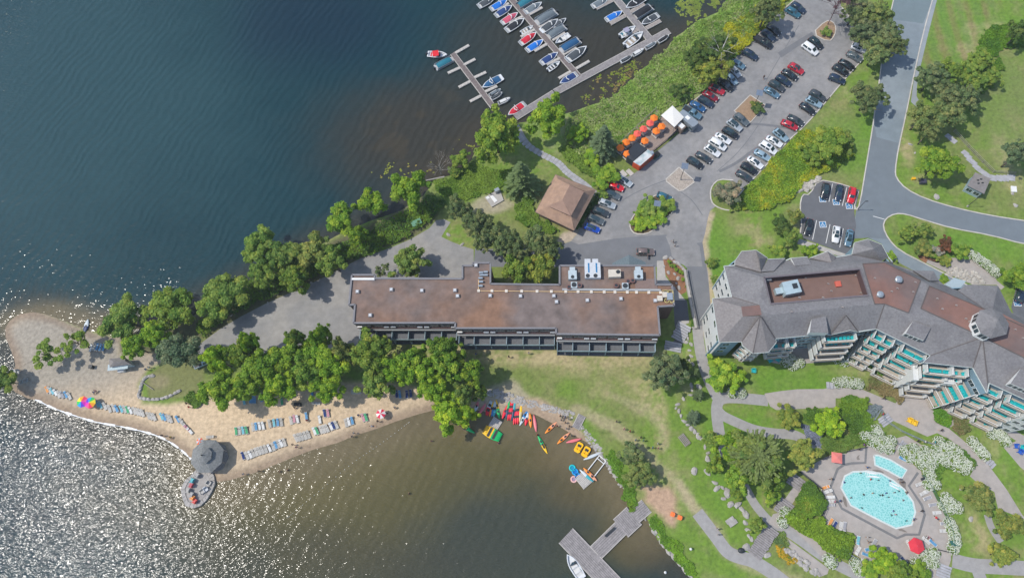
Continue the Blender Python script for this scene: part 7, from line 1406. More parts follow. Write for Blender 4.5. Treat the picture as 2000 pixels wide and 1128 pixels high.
p = P(1635, 893, 2.5); e = empty('pool_umbrella', (p[0], p[1], .03), yawd(1635, 893, 8), 'square salmon umbrella at the upper left of the pool deck', 'umbrella'); MB().cone((0, 0, 2.3), 1.65, .4, 4).build('canopy', mat('salmon cloth', (.68, .20, .17), .8, .04, 2), e, ).rotation_euler = (0, 0, 0); MB().tube((0, 0, 0), (0, 0, 2.7), .05).build('pole', steel_m, e)
p = P(397, 868, 2); fan_umb(389, 861, [(.75, .15, .06), (.45, .5, .55)], 'small tilted red and grey sunshade beside the gazebo', .9)
# people
def person_mesh(joints, name):
    """joints: name -> (xyz, radius); edges -> mesh by a skin modifier"""
    J = list(joints); me = bpy.data.meshes.new('skel'); E_ = [(J.index(a), J.index(b)) for a, b, _ in EDG]; me.from_pydata([joints[j][0] for j in J], E_, []); o = bpy.data.objects.new('skel', me); C.objects.link(o)
    m = o.modifiers.new('s', 'SKIN'); sd = me.skin_vertices[0].data
    for i, j in enumerate(J): sd[i].radius = (joints[j][1],)*2; sd[i].use_root = (j == 'pelvis')
    o.modifiers.new('u', 'SUBSURF').levels = 1; dg = bpy.context.evaluated_depsgraph_get(); dg.update(); r = bpy.data.meshes.new_from_object(o.evaluated_get(dg)); r.name = name; bpy.data.objects.remove(o)
    for x in (skin_m, fab_m, short_m): r.materials.append(x)
    P_ = {j: Vector(joints[j][0]) for j in J}
    for f in r.polygons:
        c = f.center; best = min(EDG, key=lambda t: (c-(P_[t[0]]+(P_[t[1]]-P_[t[0]])*max(0, min(1, (c-P_[t[0]]).dot(P_[t[1]]-P_[t[0]])/max((P_[t[1]]-P_[t[0]]).length_squared, 1e-6))))).length); f.material_index = best[2]; f.use_smooth = True
    return r
EDG = [('pelvis', 'chest', 1), ('chest', 'neck', 1), ('neck', 'head', 0), ('head', 'crown', 0), ('chest', 'ls', 1), ('ls', 'le', 1), ('le', 'lh', 0), ('chest', 'rs', 1), ('rs', 're', 1), ('re', 'rh', 0), ('pelvis', 'lp', 2), ('lp', 'lk', 2), ('lk', 'la', 0), ('la', 'lt', 0), ('pelvis', 'rp', 2), ('rp', 'rk', 2), ('rk', 'ra', 0), ('ra', 'rt', 0)]
skin_m = mat('skin', (.50, .28, .18), .6, .05, 2); short_m = mat('dark shorts', (.03, .04, .07), .8, .05, 2); hair_m = mat('hair', (.06, .035, .02), .7, .1, 2)
def pose(k):
    z = {'stand': 0, 'walk': 0, 'sit': -.42, 'lie': 0}[k]; J = dict(pelvis=((0, 0, .95), .13), chest=((0, 0, 1.28), .15), neck=((.01, 0, 1.47), .06), head=((.03, 0, 1.58), .09), crown=((.02, 0, 1.70), .07), ls=((0, .19, 1.40), .06), rs=((0, -.19, 1.40), .06), lp=((0, .1, .9), .10), rp=((0, -.1, .9), .10))
    if k in ('stand', 'lie'): J.update(le=((-.02, .26, 1.12), .045), lh=((.05, .27, .86), .035), re=((-.02, -.26, 1.12), .045), rh=((.05, -.27, .86), .035), lk=((.02, .11, .5), .06), la=((0, .11, .08), .04), lt=((.16, .12, .04), .035), rk=((.02, -.11, .5), .06), ra=((0, -.11, .08), .04), rt=((.16, -.12, .04), .035))
    elif k == 'walk': J.update(le=((-.12, .25, 1.15), .045), lh=((-.05, .26, .9), .035), re=((.12, -.25, 1.14), .045), rh=((.3, -.24, .98), .035), lk=((.22, .1, .52), .06), la=((.28, .1, .1), .04), lt=((.43, .1, .06), .035), rk=((-.08, -.1, .5), .06), ra=((-.38, -.1, .14), .04), rt=((-.26, -.1, .05), .035))
    else: J.update(le=((.05, .26, 1.12), .045), lh=((.3, .2, 1.05), .035), re=((.05, -.26, 1.12), .045), rh=((.3, -.2, 1.05), .035), lk=((.45, .13, .95), .065), la=((.50, .13, .52), .04), lt=((.66, .13, .48), .035), rk=((.45, -.13, .95), .065), ra=((.50, -.13, .52), .04), rt=((.66, -.13, .48), .035))
    if z: J = {a: ((p[0], p[1], p[2]+z), r) for a, (p, r) in J.items()}
    if k == 'lie': J = {a: ((-p[2]+.9, p[1], p[0]+.12), r) for a, (p, r) in J.items()}
    return J
PM = {k: person_mesh(pose(k), 'body') for k in ('stand', 'walk', 'sit', 'lie')}
HP = {'stand': (.01, 0, 1.66), 'walk': (.01, 0, 1.66), 'sit': (.01, 0, 1.24), 'lie': (-.76, 0, .12)}
hair_me = MB().ball((0, 0, 0), (.125, .115, .12), 8, 5).mesh('hair', hair_m, True)
SC_ = dict(white=(.68, .68, .66), black=(.02, .02, .025), blue=(.04, .15, .40), red=(.55, .03, .04), grey=(.25, .26, .28), pink=(.6, .25, .3), skin=(.50, .28, .18), teal=(.03, .3, .32), purple=(.2, .08, .3), tan=(.4, .3, .2), yellow=(.6, .45, .05), green=(.05, .3, .1))
def person(u, v, k, top, ang, label, z=None, grp=None):
    x, y, _ = P(u, v, .3); zz = max(gz(x, y), ZW) if z is None else z; e = empty('person', (x, y, zz), yawd(u, v, ang), label, 'person', grp); b = link('body', PM[k], e, color=SC_[top]); h = link('hair', hair_me, e); h.location = HP[k]
ppl = [(1491, 153, 'walk', 'black', 100, 'person in black walking across the parking lot'), (1314, 472, 'walk', 'white', 60, 'upper of two people walking in the driveway, in white'), (1318, 480, 'stand', 'white', 60, 'lower of two people walking in the driveway, in white'), (930, 692, 'walk', 'blue', 30, 'person in blue at the tree edge on the dry lawn'), (994, 697, 'walk', 'black', 40, 'dark-clothed person on the dry lawn south of the hotel'), (1033, 690, 'stand', 'white', 40, 'person in white standing on the dry lawn'),
       (1204, 823, 'walk', 'black', 200, 'dark-clothed person on the worn path, farthest left'), (1219, 838, 'walk', 'pink', 200, 'person in pale pink on the worn path'), (1230, 842, 'walk', 'red', 30, 'person in dark red on the worn path'), (1241, 859, 'stand', 'blue', 30, 'person in blue on the worn path by the grey willow'), (1251, 854, 'walk', 'black', 30, 'person in black beside the one in blue'), (1256, 860, 'stand', 'teal', 30, 'person in teal on the worn path'), (1284, 866, 'stand', 'white', 30, 'person in a white hat on the lawn'), (1274, 874, 'walk', 'blue', 30, 'person in dark blue near the white hat'), (1285, 875, 'walk', 'pink', 30, 'person in pink near the white hat'),
       (1224, 902, 'sit', 'pink', 60, 'person in pink at the edge of the grey willow'), (1272, 923, 'sit', 'blue', 60, 'person in blue in the shade of the grey willow'), (1401, 1032, 'walk', 'white', 60, 'person in white and black on the garden path'), (1402, 1043, 'stand', 'grey', 60, 'small child in white on the garden path'), (1724, 778, 'walk', 'black', 200, 'dark-clothed person on the terrace below the brown grasses'), (1722, 809, 'walk', 'red', 30, 'person in red at the ramp railing'), (1836, 840, 'walk', 'black', 30, 'person in dark clothes on the curving paved path'), (1790, 861, 'walk', 'black', 20, 'left person on the ramp landing'), (1804, 863, 'walk', 'white', 20, 'middle person on the ramp landing'), (1823, 864, 'walk', 'teal', 20, 'right person on the ramp landing'),
       (1621, 935, 'walk', 'tan', 200, 'person walking at the left of the pool'), (1628, 979, 'stand', 'pink', 20, 'person in pink beside the white loungers'), (1639, 977, 'sit', 'blue', 20, 'person in blue sitting on the deck band'), (1692, 912, 'walk', 'blue', 90, 'child in pale blue at the pool edge'), (1676, 877, 'stand', 'black', 20, 'person in black at the upper fence of the deck'), (1686, 868, 'sit', 'purple', 20, 'person in purple under the hydrangeas'), (1692, 1048, 'stand', 'white', 90, 'person in white below the pool band'), (1695, 1057, 'walk', 'tan', 90, 'person in tan below the pool band'), (1797, 997, 'walk', 'black', 20, 'dark person walking right of the pool'), (1754, 935, 'stand', 'grey', 50, 'person between the two pools, left'), (1759, 941, 'stand', 'black', 50, 'person between the two pools, right'), (1768, 960, 'sit', 'tan', 50, 'person sitting on the upper right pool edge'), (1784, 1012, 'sit', 'blue', 90, 'person on the lower right pool edge'),
       (1832, 1012, 'lie', 'red', 40, 'person in red lying right of the pool'), (1808, 1048, 'sit', 'white', 30, 'person in white beside the red umbrella'), (1817, 1050, 'lie', 'pink', 30, 'person on a pink towel beside the red umbrella'),
       (188, 763, 'sit', 'pink', 60, 'person sitting on the sand above the rainbow umbrellas'), (185, 766, 'sit', 'blue', 100, 'second person sitting above the rainbow umbrellas'), (288, 722, 'walk', 'blue', 20, 'left of two people on the path by the grass plot'), (294, 718, 'walk', 'white', 20, 'right of two people on the path by the grass plot'), (367, 788, 'walk', 'black', 190, 'upper of two people walking on the open sand'), (372, 795, 'walk', 'red', 190, 'lower of two people walking on the open sand'), (317, 850, 'stand', 'black', 60, 'person standing at the glittering shoreline'), (333, 853, 'sit', 'yellow', 60, 'child playing in the wet sand'),
       (576, 795, 'sit', 'tan', 60, 'person under the trees in the beach shade'), (600, 820, 'sit', 'red', 60, 'person sitting beside the dug sand'), (573, 868, 'walk', 'tan', 30, 'left of three people on the wet sand'), (580, 873, 'walk', 'pink', 30, 'right of three people on the wet sand'), (506, 919, 'walk', 'tan', 20, 'person wading at the shallow edge'), (476, 925, 'stand', 'white', 20, 'person in white wading near the platform'), (545, 920, 'walk', 'skin', 20, 'left bather standing in brown water'), (560, 917, 'walk', 'skin', 20, 'right bather standing in brown water'),
       (691, 845, 'walk', 'white', 30, 'person in white at the edge of the bay'), (688, 852, 'walk', 'grey', 30, 'person in grey at the edge of the bay'), (727, 831, 'lie', 'grey', 5, 'person lying on the sand near the water'), (738, 822, 'walk', 'black', 20, 'dark-clothed person near the striped umbrella'), (700, 810, 'sit', 'blue', 50, 'person in blue beside the green towel'), (755, 805, 'sit', 'white', 50, 'person in white right of the striped umbrella'), (771, 795, 'sit', 'white', 50, 'person in white at the shade edge'), (842, 860, 'stand', 'pink', 90, 'adult playing in the brown water'), (798, 963, 'walk', 'skin', 10, 'lone swimmer far out in the bay'),
       (1094, 812, 'walk', 'black', 30, 'dark person uppermost at the canoe beach'), (1098, 816, 'stand', 'teal', 30, 'person in teal at the canoe beach'), (1104, 814, 'walk', 'blue', 30, 'person in blue at the canoe beach'), (1110, 818, 'stand', 'white', 30, 'person in white beside the jetty'), (1096, 820, 'walk', 'grey', 30, 'person in grey at the canoe beach'), (1104, 825, 'walk', 'tan', 30, 'person in tan at the canoe beach'), (1112, 832, 'stand', 'black', 30, 'person in black below the jetty'), (1106, 836, 'stand', 'white', 30, 'child in white below the jetty'), (1116, 850, 'walk', 'grey', 30, 'person holding the lower orange kayak'), (1088, 831, 'walk', 'red', 30, 'person beside the upper orange kayak'),
       (1049, 848, 'walk', 'red', 0, 'swimmer in red above the paddled kayak'), (973, 864, 'walk', 'pink', 40, 'person in the water below the kayak stack'), (906, 836, 'sit', 'green', 40, 'person in the yellow and green kayak under the trees')]
for t in ppl:
    u, v = t[0], t[1]; x, y, _ = P(u, v, .3); d = float(sdist(np.array([x]), np.array([y]), land)[0]); z = None
    if d < -.5 and 'kayak under' not in t[5]: z = ZW-.75
    if 1600 < u < 1860 and 860 < v: z = .036
    person(*t, z=z)
for i, (u, v, t) in enumerate(sorted([(1687, 965, 'black'), (1705, 962, 'skin'), (1718, 966, 'teal'), (1724, 966, 'black'), (1731, 962, 'blue'), (1735, 970, 'teal'), (1662, 971, 'grey'), (1649, 941, 'blue'), (1701, 935, 'red'), (1715, 937, 'teal'), (1681, 923, 'green'), (1738, 938, 'blue'), (1747, 961, 'grey'), (1755, 958, 'teal'), (1683, 991, 'teal'), (1745, 997, 'blue'), (1741, 1005, 'teal'), (1750, 1004, 'pink'), (1764, 976, 'grey'), (1770, 1016, 'teal')])):
    person(u, v, 'stand', t, 40*i, '%s bather in the large pool, in %s, counted from the list of heads left to right' % (ORD[i], t) if 0 else '%s bather in the large pool, %s top, counting from its left end' % (ORD[i], {'skin': 'no', 'teal': 'teal', 'grey': 'grey'}.get(t, t)), z=-1.05, grp='bathers in the large pool')
person(1073, 648, 'sit', 'blue', 60, 'x') if 0 else person(1059, 867, 'sit', 'blue', 62, 'paddler in the green and yellow kayak', z=ZW+.2)
# ---- stones
def rock_mesh(seed, jit=.27):
    b = MB(); random.seed(seed); b.ball((0, 0, 0), (1, .72, .55), 8, 5, jit=jit); return b.mesh('boulder', stone_m)
st_ = random.getstate(); RK = [rock_mesh(k) for k in range(5)]; random.setstate(st_)
def boulder(u, v, s, label, grp=None, ang=None, z=None, name='boulder'):
    x, y, _ = P(u, v); zz = (max(gz(x, y), ZW) if z is None else z)+.1*s; o = link(name, random.choice(RK), None, label, 'boulder', grp, loc=(x, y, zz), rz=random.uniform(0, 6) if ang is None else yawd(u, v, ang)); s *= .7; o.scale = (s*random.uniform(.85, 1.25), s*random.uniform(.7, 1.1), s*random.uniform(.5, .9))
sb = ZM("1055,210 1085,240 1020,180 1195,400 1265,485 1305,545 1350,610 1380,675 1402,715 1465,775 1505,795 1520,838 1575,900 1620,940 1650,990 1695,1035 1722,1062", 1050, 940, 5.714)
for i, t in enumerate(sb.split()): u, v = map(float, t.split(',')); boulder(u, v, [.8, .7, .5, .9, .7, 1.3, .6, 1.1, .7, 1.15, .7, 1.15, 1.15, .95, 1.2, .9, .6][i], '%s grey boulder from the top along the bay shore by the dock' % ORD[i], 'boulders edging the bay', 55)
gb = [(1324, 789, .9), (1335, 779, .9), (1320, 797, .6), (1326, 803, .9), (1330, 812, .8), (1336, 822, .9), (1343, 829, .8), (1350, 836, 1.0), (1357, 842, .9), (1364, 850, 1.3), (1372, 857, 1.1), (1377, 873, .8), (1383, 884, .9), (1382, 895, 1.1), (1380, 921, 1.1), (1396, 942, 1.0), (1400, 953, 1.1), (1356, 919, 1.4), (1412, 952, .8), (1420, 962, 1.3), (1413, 973, 1.0), (1427, 984, 1.2), (1441, 985, 1.4), (1450, 995, 1.2), (1457, 1004, 1.3), (1455, 1020, 1.0), (1461, 1035, 1.0), (1463, 1047, .9), (1468, 1053, .8), (1457, 1068, 1.4), (1499, 1083, 1.1)]
for i, (u, v, s) in enumerate(gb): boulder(u, v, s, '%s pale boulder down the winding stone line on the garden lawn' % ORD[i], 'stone line on the lawn')
gb = [(1340, 668, .9), (1343, 660, .8), (1350, 672, .8), (1347, 684, .8), (1349, 695, .9), (1345, 703, .9), (1352, 711, .9), (1347, 720, .8), (1355, 728, .9), (1338, 655, .8), (1350, 752, 1.1), (1366, 755, 1.2), (1352, 762, .8), (1349, 771, .9)]
for i, (u, v, s) in enumerate(gb): boulder(u, v, s, '%s stone from the top beside the path below the retaining wall' % ORD[i], 'stones by the lower path')
for i, (u, v, s, a) in enumerate([(1300, 503, 1.0, -30), (1311, 505, .9, 20), (1319, 512, 1.0, 10), (1326, 516, 1.0, 30), (1331, 521, .8, 30), (1335, 526, .9, 40), (1305, 532, .9, 60), (1317, 535, .8, 40), (1324, 543, 1.0, 100), (1321, 553, .5, 0), (1297, 520, .6, 90), (1316, 565, 1.1, 60), (1326, 562, .9, 60)]): boulder(u, v, s, '%s pale rock in or around the mulch bed east of the hotel' % ORD[i], 'rocks of the mulch bed', a)
for i, (u, v, s) in enumerate([(903, 477, .8), (875, 458, .8), (608, 552, .6), (625, 546, .5), (524, 591, .6), (588, 558, .8), (452, 616, .5), (860, 432, .4), (1830, 385, 1.3), (1977, 377, .9), (1983, 401, 1.0), (1777, 282, .8), (1787, 299, .5), (1896, 1012, .9), (1877, 953, .8)]): boulder(u, v, s, ['pale boulder at the corner of the gravel yard', 'rock pile stone at the gravel yard entrance', 'small white rock on the gravel yard verge, left', 'small white rock on the gravel yard verge, right', 'rock under the lake trees at the gravel edge', 'flat rock at the gravel verge', 'small rock near the left end of the gravel yard', 'stone at the tip of the gravel yard', 'long flat rock on the grass by the road curve', 'square pale stone on the right lawn', 'pale rock in the bare patch at the right edge', 'stone beside the sidewalk end', 'small white stone left of the bright tree', 'white rock on the lawn right of the pool fence', 'grey rock in the bed beside the round tree'][i])
# stone edging of the grass plot on the beach
e = empty('stone_wall', P(310, 760), 0, 'curved low wall of pale stones round the grass plot on the beach', 'wall'); o = P(310, 760)
wl_ = smooth_pl(PP("300,733 285,735 277,748 274,762 270,775 283,779 300,780 318,778 335,772 352,762"), it=1); L_ = 0
for i in range(len(wl_)-1):
    a, b = Vector(wl_[i]), Vector(wl_[i+1]); n = max(1, round((b-a).length/1.3))
    for k in range(n):
        p0, p1 = a.lerp(b, k/n), a.lerp(b, (k+.88)/n); c = (p0+p1)/2; q = link('stone', RK[(i+k) % 5], e); q.location = (c.x-o[0], c.y-o[1], .15); q.rotation_euler = (0, 0, math.atan2((b-a).y, (b-a).x)); q.scale = (.68, .62, .6)
e = empty('log_bench', P(288, 752), yawd(278, 745, 35), 'dark pole lying across the corner of the grass plot', 'log'); MB().tube((-2.2, 0, .2), (2.2, 0, .25), .1).build('log', wood_m, e)
# riprap: too many small stones to count
def riprap(name, label, s, n, smin, smax, seed, m=stone_m):
    pl = PP(s); r = random.Random(seed); b = MB(); xs = [p[0] for p in pl]; ys = [p[1] for p in pl]; k = 0; st = random.getstate(); random.seed(seed)
    while k < n:
        x, y = r.uniform(min(xs), max(xs)), r.uniform(min(ys), max(ys))
        if inside(np.array([x]), np.array([y]), pl)[0]: s_ = r.uniform(smin, smax); b.ball((x, y, max(gz(x, y), ZW)+.05), (s_, s_*r.uniform(.6, 1), s_*.6), 6, 4, jit=.2); k += 1
    random.setstate(st); return b.build(name, m, kind='stuff', label=label)
riprap('riprap', 'bank of broken stones above the canoe beach', "945,762 975,760 1010,772 1050,785 1085,795 1110,800 1125,808 1118,815 1090,808 1050,798 1015,790 985,782 948,772", 330, .2, .5, 1)
riprap('riprap', 'small shore stones right of the jetty', "1135,828 1150,845 1170,868 1185,895 1205,922 1215,945 1222,955 1214,955 1200,930 1180,900 1160,878 1140,850 1128,838", 170, .2, .5, 2)
riprap('rock_garden', 'rock garden in the entrance forecourt', "1846,527 1858,523 1880,525 1905,532 1920,545 1926,555 1895,553 1870,542 1852,536", 130, .2, .65, 3, mat('pale garden rock', (.42, .39, .34), .85, .25, 1, bump=.05))
riprap('riprap', 'tumbled pale rocks above the accessible parking', "1548,370 1562,362 1575,352 1590,345 1602,346 1600,352 1590,358 1585,372 1570,372 1552,374", 90, .35, .8, 4, MAT['pale garden rock'])
riprap('riprap', 'stones under the lower garden steps', "1532,1062 1560,1085 1590,1105 1605,1120 1598,1126 1570,1108 1545,1090 1528,1072", 60, .3, .7, 5)
# forecourt of the entrance
sheet('forecourt', "1809,513 1812,507 1830,510 1850,503 1885,504 1915,512 1938,530 1947,548 1962,560 1955,566 1946,556 1900,556 1880,547", .03, paver_m)
sheet('mulch_bed', "1295,505 1312,503 1335,520 1343,530 1340,570 1330,575 1316,560 1300,535", .03, mulch_m); sheet('mulch_bed', "1792,498 1808,500 1845,512 1830,513 1812,507 1808,514 1795,505", .03, mulch_m); sheet('concrete_court', "1283,509 1297,509 1300,540 1316,560 1330,575 1342,590 1346,630 1320,640 1316,600 1312,556 1283,556", .022, conc_m)
sheet('patch', '1519,103 1586,62 1590,70 1526,113', .008, mat('old patch', (.165, .168, .175), .9, .1, .5))
for s_, w_ in (('1450,243 1480,242 1520,247 1545,252', .7), ('1300,352 1262,366 1225,385 1200,402', .25), ('1405,335 1440,318 1475,290 1520,268', .8), ('1330,375 1352,390 1372,420', .25), ('1500,215 1470,262 1440,300 1400,335', .18), ('1560,50 1530,100 1495,160', .18)): path('tar_seam', s_, w_, .0085 if w_ < .5 else .0075, MAT['old patch'])
sheet('court_asphalt', "1316,586 1341,586 1346,626 1325,626 1318,640 1316,600", .028, ada_m)
for i, (u, v) in enumerate([(1307, 511), (1311, 518), (1317, 519), (1321, 526), (1328, 530), (1334, 545), (1333, 533)]): tree(u, v, 4.5, .9, 'broad', GB, '%s little green plant in the mulch bed east of the hotel' % ORD[i], 'plants of the mulch bed', 'plant', 'small_plant')
herbs('hedge', 'thin green hedge along the retaining wall', "1337,560 1341,560 1352,600 1357,632 1352,636 1346,600", 900, .36, .7, [(.08, .17, .02, 3), (.12, .22, .02, 2)], 41)
e = empty('retaining_wall', P(1350, 585), 0, 'pale concrete retaining wall with a dark railing beside the lane', 'wall'); o = P(1350, 585); w_ = lz(PP("1339,526 1341,540 1348,575 1357,620 1361,640", 1.0), o); strip(MB(), w_, .9, -.1, 1.0).build('wall', conc_m, e); railing(e, offset(w_, -.0)[:], 1.1, dark_m, 2.2, z=1.0)
# stone steps east of the hotel
def steps(u0, v0, u1, v1, wd, n, label, z0=.0, rise=.0, m=flag_m, name='stone_steps', sk=0):
    a, b = Vector(P(u0, v0)[:2]), Vector(P(u1, v1)[:2]); d = (b-a); L = d.length/n; e = empty(name, (a.x, a.y, 0), math.atan2(d.y, d.x), label, 'steps')
    for i in range(n): MB().box(((i+.5)*L, random.uniform(-.1, .1), .05+(n-i)*rise), (L*.86, wd*random.uniform(.92, 1.04), .16+(n-i)*rise*.2)).build('step', m, e)
    return e
steps(1338, 635, 1322, 664, 3.4, 7, 'wide grey stone steps above the dark landing by the hotel', rise=.09); sheet('landing', "1317,664 1330,657 1332,672 1318,683 1306,680", .03, ada_m); steps(1316, 668, 1313, 686, 4.0, 4, 'lower grey stone steps ending at a pale slab', rise=.07)
steps(1560, 930, 1547, 950, 3.3, 5, 'uppermost wooden stairs leaving the pool deck', rise=.05, m=wood2_m, name='wooden_stairs'); sheet('stair_landing', "1553,945 1566,955 1546,985 1532,975", .05, paver_m); steps(1538, 978, 1522, 1003, 3.3, 7, 'second flight of wooden stairs beside the hedge', rise=.05, m=wood2_m, name='wooden_stairs')
sheet('stair_landing', "1522,1000 1535,1010 1520,1032 1500,1020 1510,1003", .05, paver_m); steps(1507, 1030, 1472, 1085, 3.3, 16, 'long lowest flight of wooden stairs in the garden', rise=.03, m=wood2_m, name='wooden_stairs')
steps(1722, 812, 1735, 828, 3.0, 4, 'short grey steps beside the pool ramp', rise=.05, m=flag_m); steps(1755, 868, 1770, 878, 2.6, 4, 'grey steps down to the small pool', rise=.04, m=flag_m); steps(1845, 1102, 1840, 1128, 2.8, 5, 'grey steps at the lower corner of the pool deck', rise=.04, m=flag_m)
steps(1613, 752, 1634, 753, 1.6, 3, 'small grey steps at the upper terrace edge', rise=.05, m=flag_m); steps(1928, 898, 1942, 911, 1.5, 3, 'grey strip steps at the curving path edge', rise=.03, m=flag_m)
# stepping stones at the right, flagstones of the left path
e = empty('stepping_stone_path', P(1900, 320), 0, 'path of large blue-grey flagstones along the rail fence at the right', 'path'); o = P(1900, 320)
for i, (u, v) in enumerate([(1853, 267), (1862, 275), (1885, 299), (1891, 306), (1895, 313), (1901, 318), (1907, 326), (1912, 331), (1919, 336), (1926, 341), (1935, 347), (1941, 348), (1951, 348), (1958, 348), (1965, 348), (1972, 347), (1977, 347)]):
    p = V3(u, v, 0, o); a = R(-40 if i < 10 else 85); MB().prism([(p[0]+math.cos(a+q)*r_*1.0, p[1]+math.sin(a+q)*r_*1.0) for q, r_ in ((.5, 1.1), (2.3, 1.0), (3.6, 1.15), (5.4, 1.05))], 0, .07+random.uniform(0, .04)).build('flagstone', flag_m, e)
e = empty('flagstone_path', P(1060, 300), 0, 'winding path of grey flagstones from the marina to the pavilion', 'path'); o = P(1060, 300); pl_ = smooth_pl(lz(PP("1010,262 1030,285 1065,305 1092,318 1108,338 1130,352 1150,368"), o), it=2)
acc = 0; last = None
for i in range(len(pl_)-1):
    a, b = Vector(pl_[i]), Vector(pl_[i+1]); d = (b-a); n = max(1, int(d.length/1.0)); nn = Vector((-d.y, d.x)).normalized(); t_ = d.normalized()
    for k in range(n):
        c = a.lerp(b, (k+.5)/n)
        for s_ in (-.5, .5): q = c+nn*s_*1.0; MB().prism([tuple(q+t_*x+nn*y) for x, y in ((-.43, -.4+random.uniform(-.08, .08)), (.42, -.45), (.45, .42), (-.4, .45+random.uniform(-.08, .05)))], 0, .05+random.uniform(0, .05)).build('flagstone', flag_m, e)
# fences
def fence(s, label, h, m, z=0, step=2.0, name='fence'):
    pl_ = PP(s); o = P(*[float(x) for x in s.split()[0].split(',')]); e = empty(name, o, 0, label, 'fence'); L_ = lz(pl_, o); b = MB()
    for i in range(len(L_)-1):
        a, c = Vector((*L_[i], z)), Vector((*L_[i+1], z))
        for hz in (h, h*.55, h*.15): b.tube(a+Vector((0, 0, hz)), c+Vector((0, 0, hz)), .045, n=4)
        n = max(1, int((c-a).length/step))
        for k in range(n+(i == len(L_)-2)): t = a.lerp(c, k/n); MB().box((t.x, t.y, z+h/2), (.12, .12, h)).build('post', m, e)
    b.build('rails', m, e)
fence("1862,257 1890,288 1918,317 1939,337 1980,340", 'grey wooden rail fence above the stepping stones', 1.1, wood_m, step=3)
fence("1561,921 1583,938 1602,953 1611,974 1612,992 1605,1008", 'dark fence between the pool deck and the left hedge', 1.2, dark_m); fence("1604,897 1640,884 1690,873", 'dark fence along the upper left of the pool deck', 1.2, dark_m); fence("1800,928 1821,958 1835,986 1850,1016 1858,1045 1860,1078", 'green curved fence right of the pool', 1.2, mat('green fence', (.03, .12, .09), .5, .1, 2)); fence("1828,1072 1857,1079", 'short dark fence right of the red umbrella', 1.1, dark_m)
fence("1706,820 1719,800 1726,820 1760,842 1805,862 1835,872", 'steel railing along the pool ramp', 1.0, steel_m); fence("1752,866 1772,878", 'short steel railing above the small pool', 1.0, steel_m); fence("1656,1080 1680,1096 1696,1104", 'glass-green fence at the lower left of the pool deck', 1.1, steel_m)
e = empty('park_bench', P(1336, 859), yawd(1336, 859, 52), 'grey slatted picnic bench on the lawn beside the stone line', 'bench')
for y in (-.7, -.35, 0, .35, .7): MB().box((0, y, .6 if abs(y) < .5 else .4), (2.8, .2, .06)).build('slat', wood_m, e)
for x in (-1.1, 1.1): MB().box((x, 0, .3), (.1, 1.5, .55)).build('leg', wood_m, e)
for i, (u, v) in enumerate([(1425, 1015), (1431, 1021)]): e = empty('stone_bench', P(u, v), yawd(u, v, -35), 'pale flat bench on the garden lawn, %s of two' % ('upper', 'lower')[i], 'bench'); MB().box((0, 0, .35), (2.1, .9, .1)).build('seat', stone_m, e); MB().box((0, 0, .15), (1.6, .5, .3)).build('base', stone_m, e)
e = empty('fire_pit', P(1446, 1074), 0, 'dark round grill on the lawn above the path', 'grill'); MB().ball((0, 0, .7), (.75, .6, .35), 10, 6).build('lid', dark_m, e, smooth=True); MB().tube((0, 0, 0), (0, 0, .6), .3, .4).build('base', dark_m, e)
for u, v, w2, d2, h2, c_, rz, lb in [(1979, 370, 1.3, 1.6, .25, white_m, 5, 'white flat board on the right lawn'), (1807, 935, 1.9, 1.1, .5, dark_m, -25, 'dark cushion box at the upper right of the pool deck'), (1860, 1060, 1.7, 1.0, 1.0, mat('green box', (.03, .12, .10), .5, .1, 2), 5, 'dark green locker at the right of the pool deck'), (181, 717, .9, .9, 1.0, dark_m, 0, 'dark round litter bin under the spit tree'), (677, 681, 1.3, .9, 1.1, dark_m, 5, 'dark bin at the west corner of the hotel'), (1800, 357, 1.3, 1.2, 1.1, mat('dark cabinet', (.06, .06, .09), .5, .1, 2), 5, 'dark utility box under the bright green tree'), (1783, 350, .9, .6, .5, mat('yellow cover', (.75, .42, .02), .5, .1, 2), 0, 'small yellow hydrant cover on the verge'), (697, 765, 2.4, 1.0, .7, wlight_m, -5, 'pale bench table in the shade above the beach'), (580, 790, .8, .8, 1, dark_m, 0, 'left dark bin in the beach shade'), (586, 790, .8, .8, 1, dark_m, 0, 'right dark bin in the beach shade')]:
    e = empty('storage_box' if w2 > 1.2 else 'litter_bin', P(u, v), yawd(u, v, rz), lb, 'box' if w2 > 1.2 else 'bin'); MB().box((0, 0, h2/2), (w2, d2, h2), bevel=.1).build('body', c_, e); MB().box((0, 0, h2+.04), (w2*1.04, d2*1.04, .08)).build('lid', c_, e)
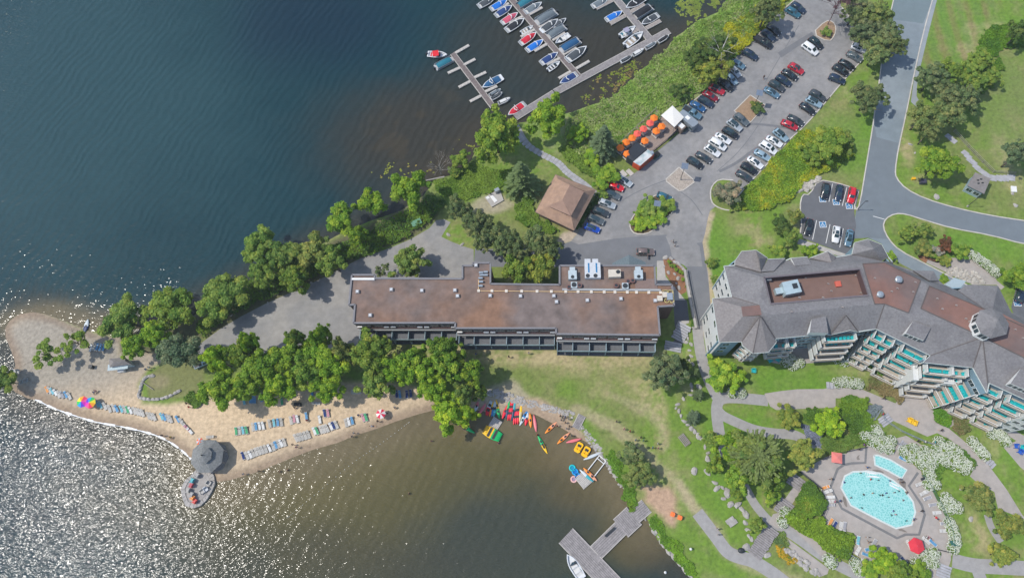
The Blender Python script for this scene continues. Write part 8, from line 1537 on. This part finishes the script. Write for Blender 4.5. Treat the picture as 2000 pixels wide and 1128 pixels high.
# swimming-area float line
e = empty('float_line', (*P(700, 900)[:2], ZW), 0, 'line of small white floats marking the swimming area in the bay', 'float line'); fl_ = smooth_pl(lz(PP("560,1010 620,960 690,900 740,868 800,822", ZW), P(700, 900, ZW)), it=2); b = MB()
for i in range(len(fl_)-1): b.tube((*fl_[i], .03), (*fl_[i+1], .03), .025, n=4)
b.build('rope', mat('pale rope', (.25, .22, .12), .8, .1, 2), e); fm = MB().ball((0, 0, 0), .09, 6, 4).mesh('float', white_m, True)
for i in range(len(fl_)-1):
    for k in range(2): a, c = Vector(fl_[i]), Vector(fl_[i+1]); t = a.lerp(c, k/2); q = link('float', fm, e); q.location = (t.x, t.y, .06)
# fallen dead tree by the lake
e = empty('dead_tree', (*P(862, 340)[:2], .2), 0, 'bare grey dead tree leaning over the water of the upper lake', 'tree'); t = link('trunk', trunk_mesh(5, .12, bark2_m, 91, spread=.4, nl=10, bare=True), e); t.location = (0, 0, 4); MB().tube((-5, -2.2, .2), (1, -1.2, .5), .14, .2).build('log', bark2_m, e)
# dead branches of the birch clump
e = empty('dead_tree', P(1398, 132), 0, 'white bare branches showing through the birch by the parked cars', 'tree'); t = link('trunk', trunk_mesh(7, .2, mat('white bark', (.5, .48, .44), .9, .1, 3), 92, spread=.45, nl=9), e); t.location = (0, 0, 8.4)
# foam line where ripples meet the beach
fo = MB(); pl_ = smooth_pl(PP("52,770 79,784 102,796 145,811 187,824 230,831 273,840 307,850 332,862 358,881 373,896", ZW), it=2)
for i in range(len(pl_)-1):
    w2 = .28+.2*math.sin(i*1.7)+random.uniform(0, .15); strip(fo, [pl_[i], pl_[i+1]], w2, ZW-.05, ZW+.03)
fo.build('foam', mat('foam', (.75, .76, .76), .6, .15, 1.5), kind='stuff')
for p_ in (LG, GC, hexu, table_p):
    if p_.get('fresh'): bpy.data.objects.remove(p_)
for o in C.objects:
    for k_ in ('keep', 'fresh'):
        if k_ in o: del o[k_]
# tidy: labels no longer than 16 words
for o in C.objects:
    if 'label' in o:
        wds = o['label'].split()
        if len(wds) > 16: print('LONG', o['label'])

# thin haze volume below the camera, added to lift the shadows
hz = MB().box((0, 0, (HC+4-9)/2), (3060, 3260, HC+4+9)).build('haze', hm, kind='stuff')
